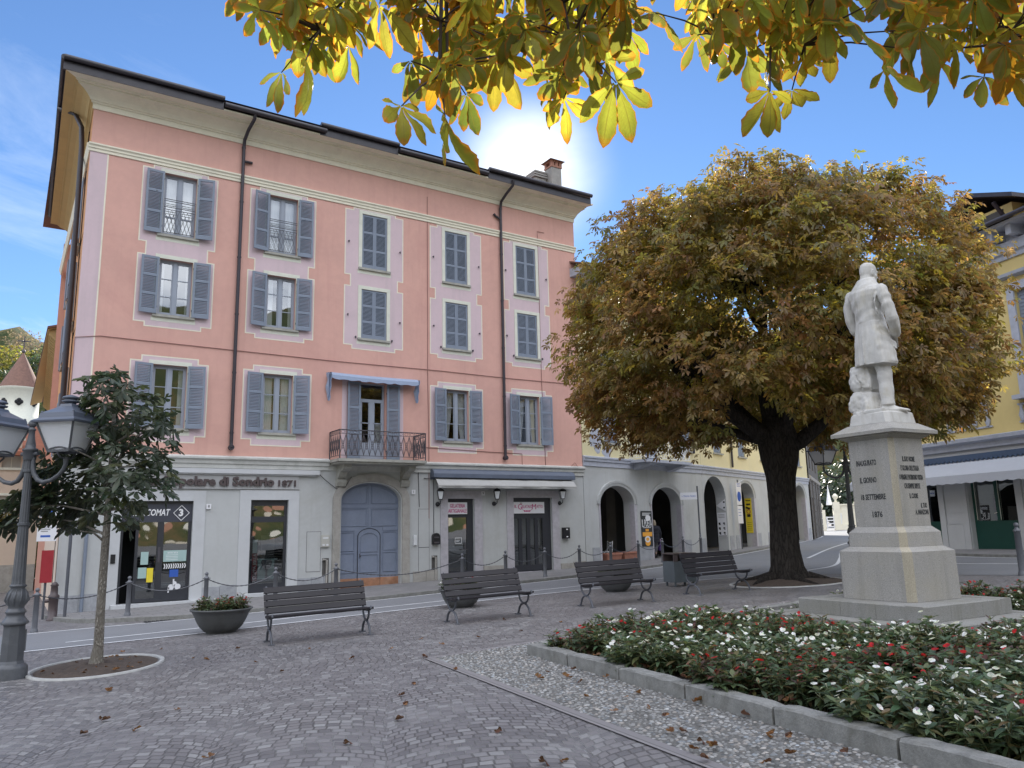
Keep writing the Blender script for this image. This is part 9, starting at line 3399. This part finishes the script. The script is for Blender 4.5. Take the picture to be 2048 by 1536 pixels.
for k, (px, py, dep, r, tb_, lab) in enumerate(((1695, 985, 96, 4.2, [(3, (0.02, 0.045, 0.028)), (1, (0.04, 0.07, 0.035))], 'dark green tree behind the sunlit garden wall'),
            (1662, 1000, 100, 3.4, [(3, (0.02, 0.04, 0.026)), (1, (0.05, 0.07, 0.03))], 'dark green tree behind the white garden gate'),
            (1730, 960, 110, 5.0, [(2, (0.06, 0.06, 0.025)), (2, (0.03, 0.05, 0.025))], 'olive brown tree behind the garden wall, hidden by the pedestal'))):
 c = D(px, py, dep)
 T = thing('garden_tree', lab, 'tree', (c[0], c[1], gz(c[0], c[1])), 0, 'trees behind the garden wall')
 rg = np.random.default_rng(80 + k)
 n = 1300
 d = norm(rg.normal(size=(n, 3)))
 p = d * (rg.random((n, 1)) ** 0.33) * np.array([r, r, r * 0.8]) + np.array([0, 0, c[2] - T.location.z])
 L = rg.uniform(0.6, 1.2, n) * 0.6
 leaflets('crown', p, norm(d + rg.normal(0, 0.6, (n, 3))), norm(d + [0, 0, 0.6]), L, L * 0.4, rg.uniform(0, 0.3, n), pick(n, tb_, rg), M['leafdark'], parent=T)
 m = MB()
 m.tube([(0, 0, -1), (0.1, 0, 1.5), (0, 0.1, c[2] - T.location.z)], [0.3, 0.22, 0.08], 8)
 m.build('trunk', M['bark'], T)
# ------------------------------------------------------------------ fallen leaves: each one a thing
def fallen_protos():
 out = []
 for s in range(5):
  rg = np.random.default_rng(100 + s)
  k = int(rg.integers(2, 5))
  a = rg.uniform(0, 6.28) + np.linspace(0, 1.6, k)
  A = np.stack([np.cos(a), np.sin(a), rg.uniform(0.1, 0.35, k)], 1)
  N = np.stack([rg.normal(0, 0.4, k), rg.normal(0, 0.4, k), np.ones(k)], 1)
  L = rg.uniform(0.05, 0.10, k)
  c = pick(k, [(3, (0.19, 0.09, 0.035)), (2, (0.13, 0.06, 0.028)), (2, (0.26, 0.15, 0.075)), (1, (0.09, 0.045, 0.03))], rg)
  o = leaflets('fallen_leaf', np.zeros((k, 3)) + [0, 0, 0.018], A, N, L, L * 0.27, rg.uniform(0.1, 0.45, k), c, M['dryleaf'], grid_leaflet(6, 0.03), curl=rg.uniform(0.3, 0.9, k))
  out.append(o)
 return out
FPr = fallen_protos()
fu = set()
def fall(x, y, h, s, label, group):
 k = int(rng.integers(0, 5))
 o = FPr[k]
 if k in fu:
  o = dup(o)
 fu.add(k)
 o.location = (x, y, gz(x, y) + h)
 o.rotation_euler = (rng.normal(0, 0.15), rng.normal(0, 0.15), rng.uniform(0, 6.28))
 s *= rng.uniform(0.6, 1.05)
 o.scale = (s, s, s)
 tag(o, label, 'leaf', group)
for px, py in ((213, 1385), (268, 1462), (203, 1445), (160, 1472), (418, 1520), (515, 1326), (409, 1320), (383, 1318), (800, 1394), (824, 1370), (806, 1412), (855, 1315), (912, 1342), (1005, 1466), (1120, 1524), (1090, 1528), (354, 1422), (205, 1438), (700, 1488), (790, 1444), (620, 1300), (700, 1318), (470, 1300), (880, 1290), (960, 1276), (1040, 1262), (320, 1300), (240, 1306), (560, 1345), (1120, 1246), (1200, 1232), (1010, 1240), (780, 1300), (840, 1280)):
 g_ = G(px, py)
 fall(g_[0], g_[1], 0.0, 1.0, 'dry brown chestnut leaf lying on the sett paving', 'fallen leaves on the paving')
for px, py in ((1075, 1362), (1095, 1350), (1145, 1345), (1134, 1361), (1212, 1361), (1250, 1400), (1340, 1385), (1388, 1412), (1300, 1426), (1180, 1400), (1225, 1430), (1345, 1474), (1375, 1472), (1405, 1490), (1428, 1500), (1420, 1504), (1395, 1508), (1530, 1476), (1572, 1484), (1500, 1440), (1460, 1420), (1590, 1518), (1695, 1515), (1530, 1532), (1420, 1528), (1270, 1392), (1160, 1372), (1330, 1440)):
 g_ = G(px, py)
 fall(g_[0], g_[1], 0.02, 1.0, 'dry brown chestnut leaf lying on the pebble strip', 'fallen leaves on the pebbles')
for i in range(26):
 a, r = rng.uniform(0, 6.28), math.sqrt(rng.random())
 fall(1.34 + 0.72 * r * math.cos(a), 13.27 + 0.95 * r * math.sin(a), 0.03, 0.8, 'dry leaf on the soil round the young tree', 'fallen leaves in the tree pit')
for i in range(12):
 t_ = rng.uniform(0.05, 0.6)
 fall(KA[0] - 0.155 * t_ * 10 + 0.28, KA[1] - t_ * 10, 0.10, 0.9, 'dry leaf on the soil along the flower bed kerb', 'fallen leaves in the flower bed')
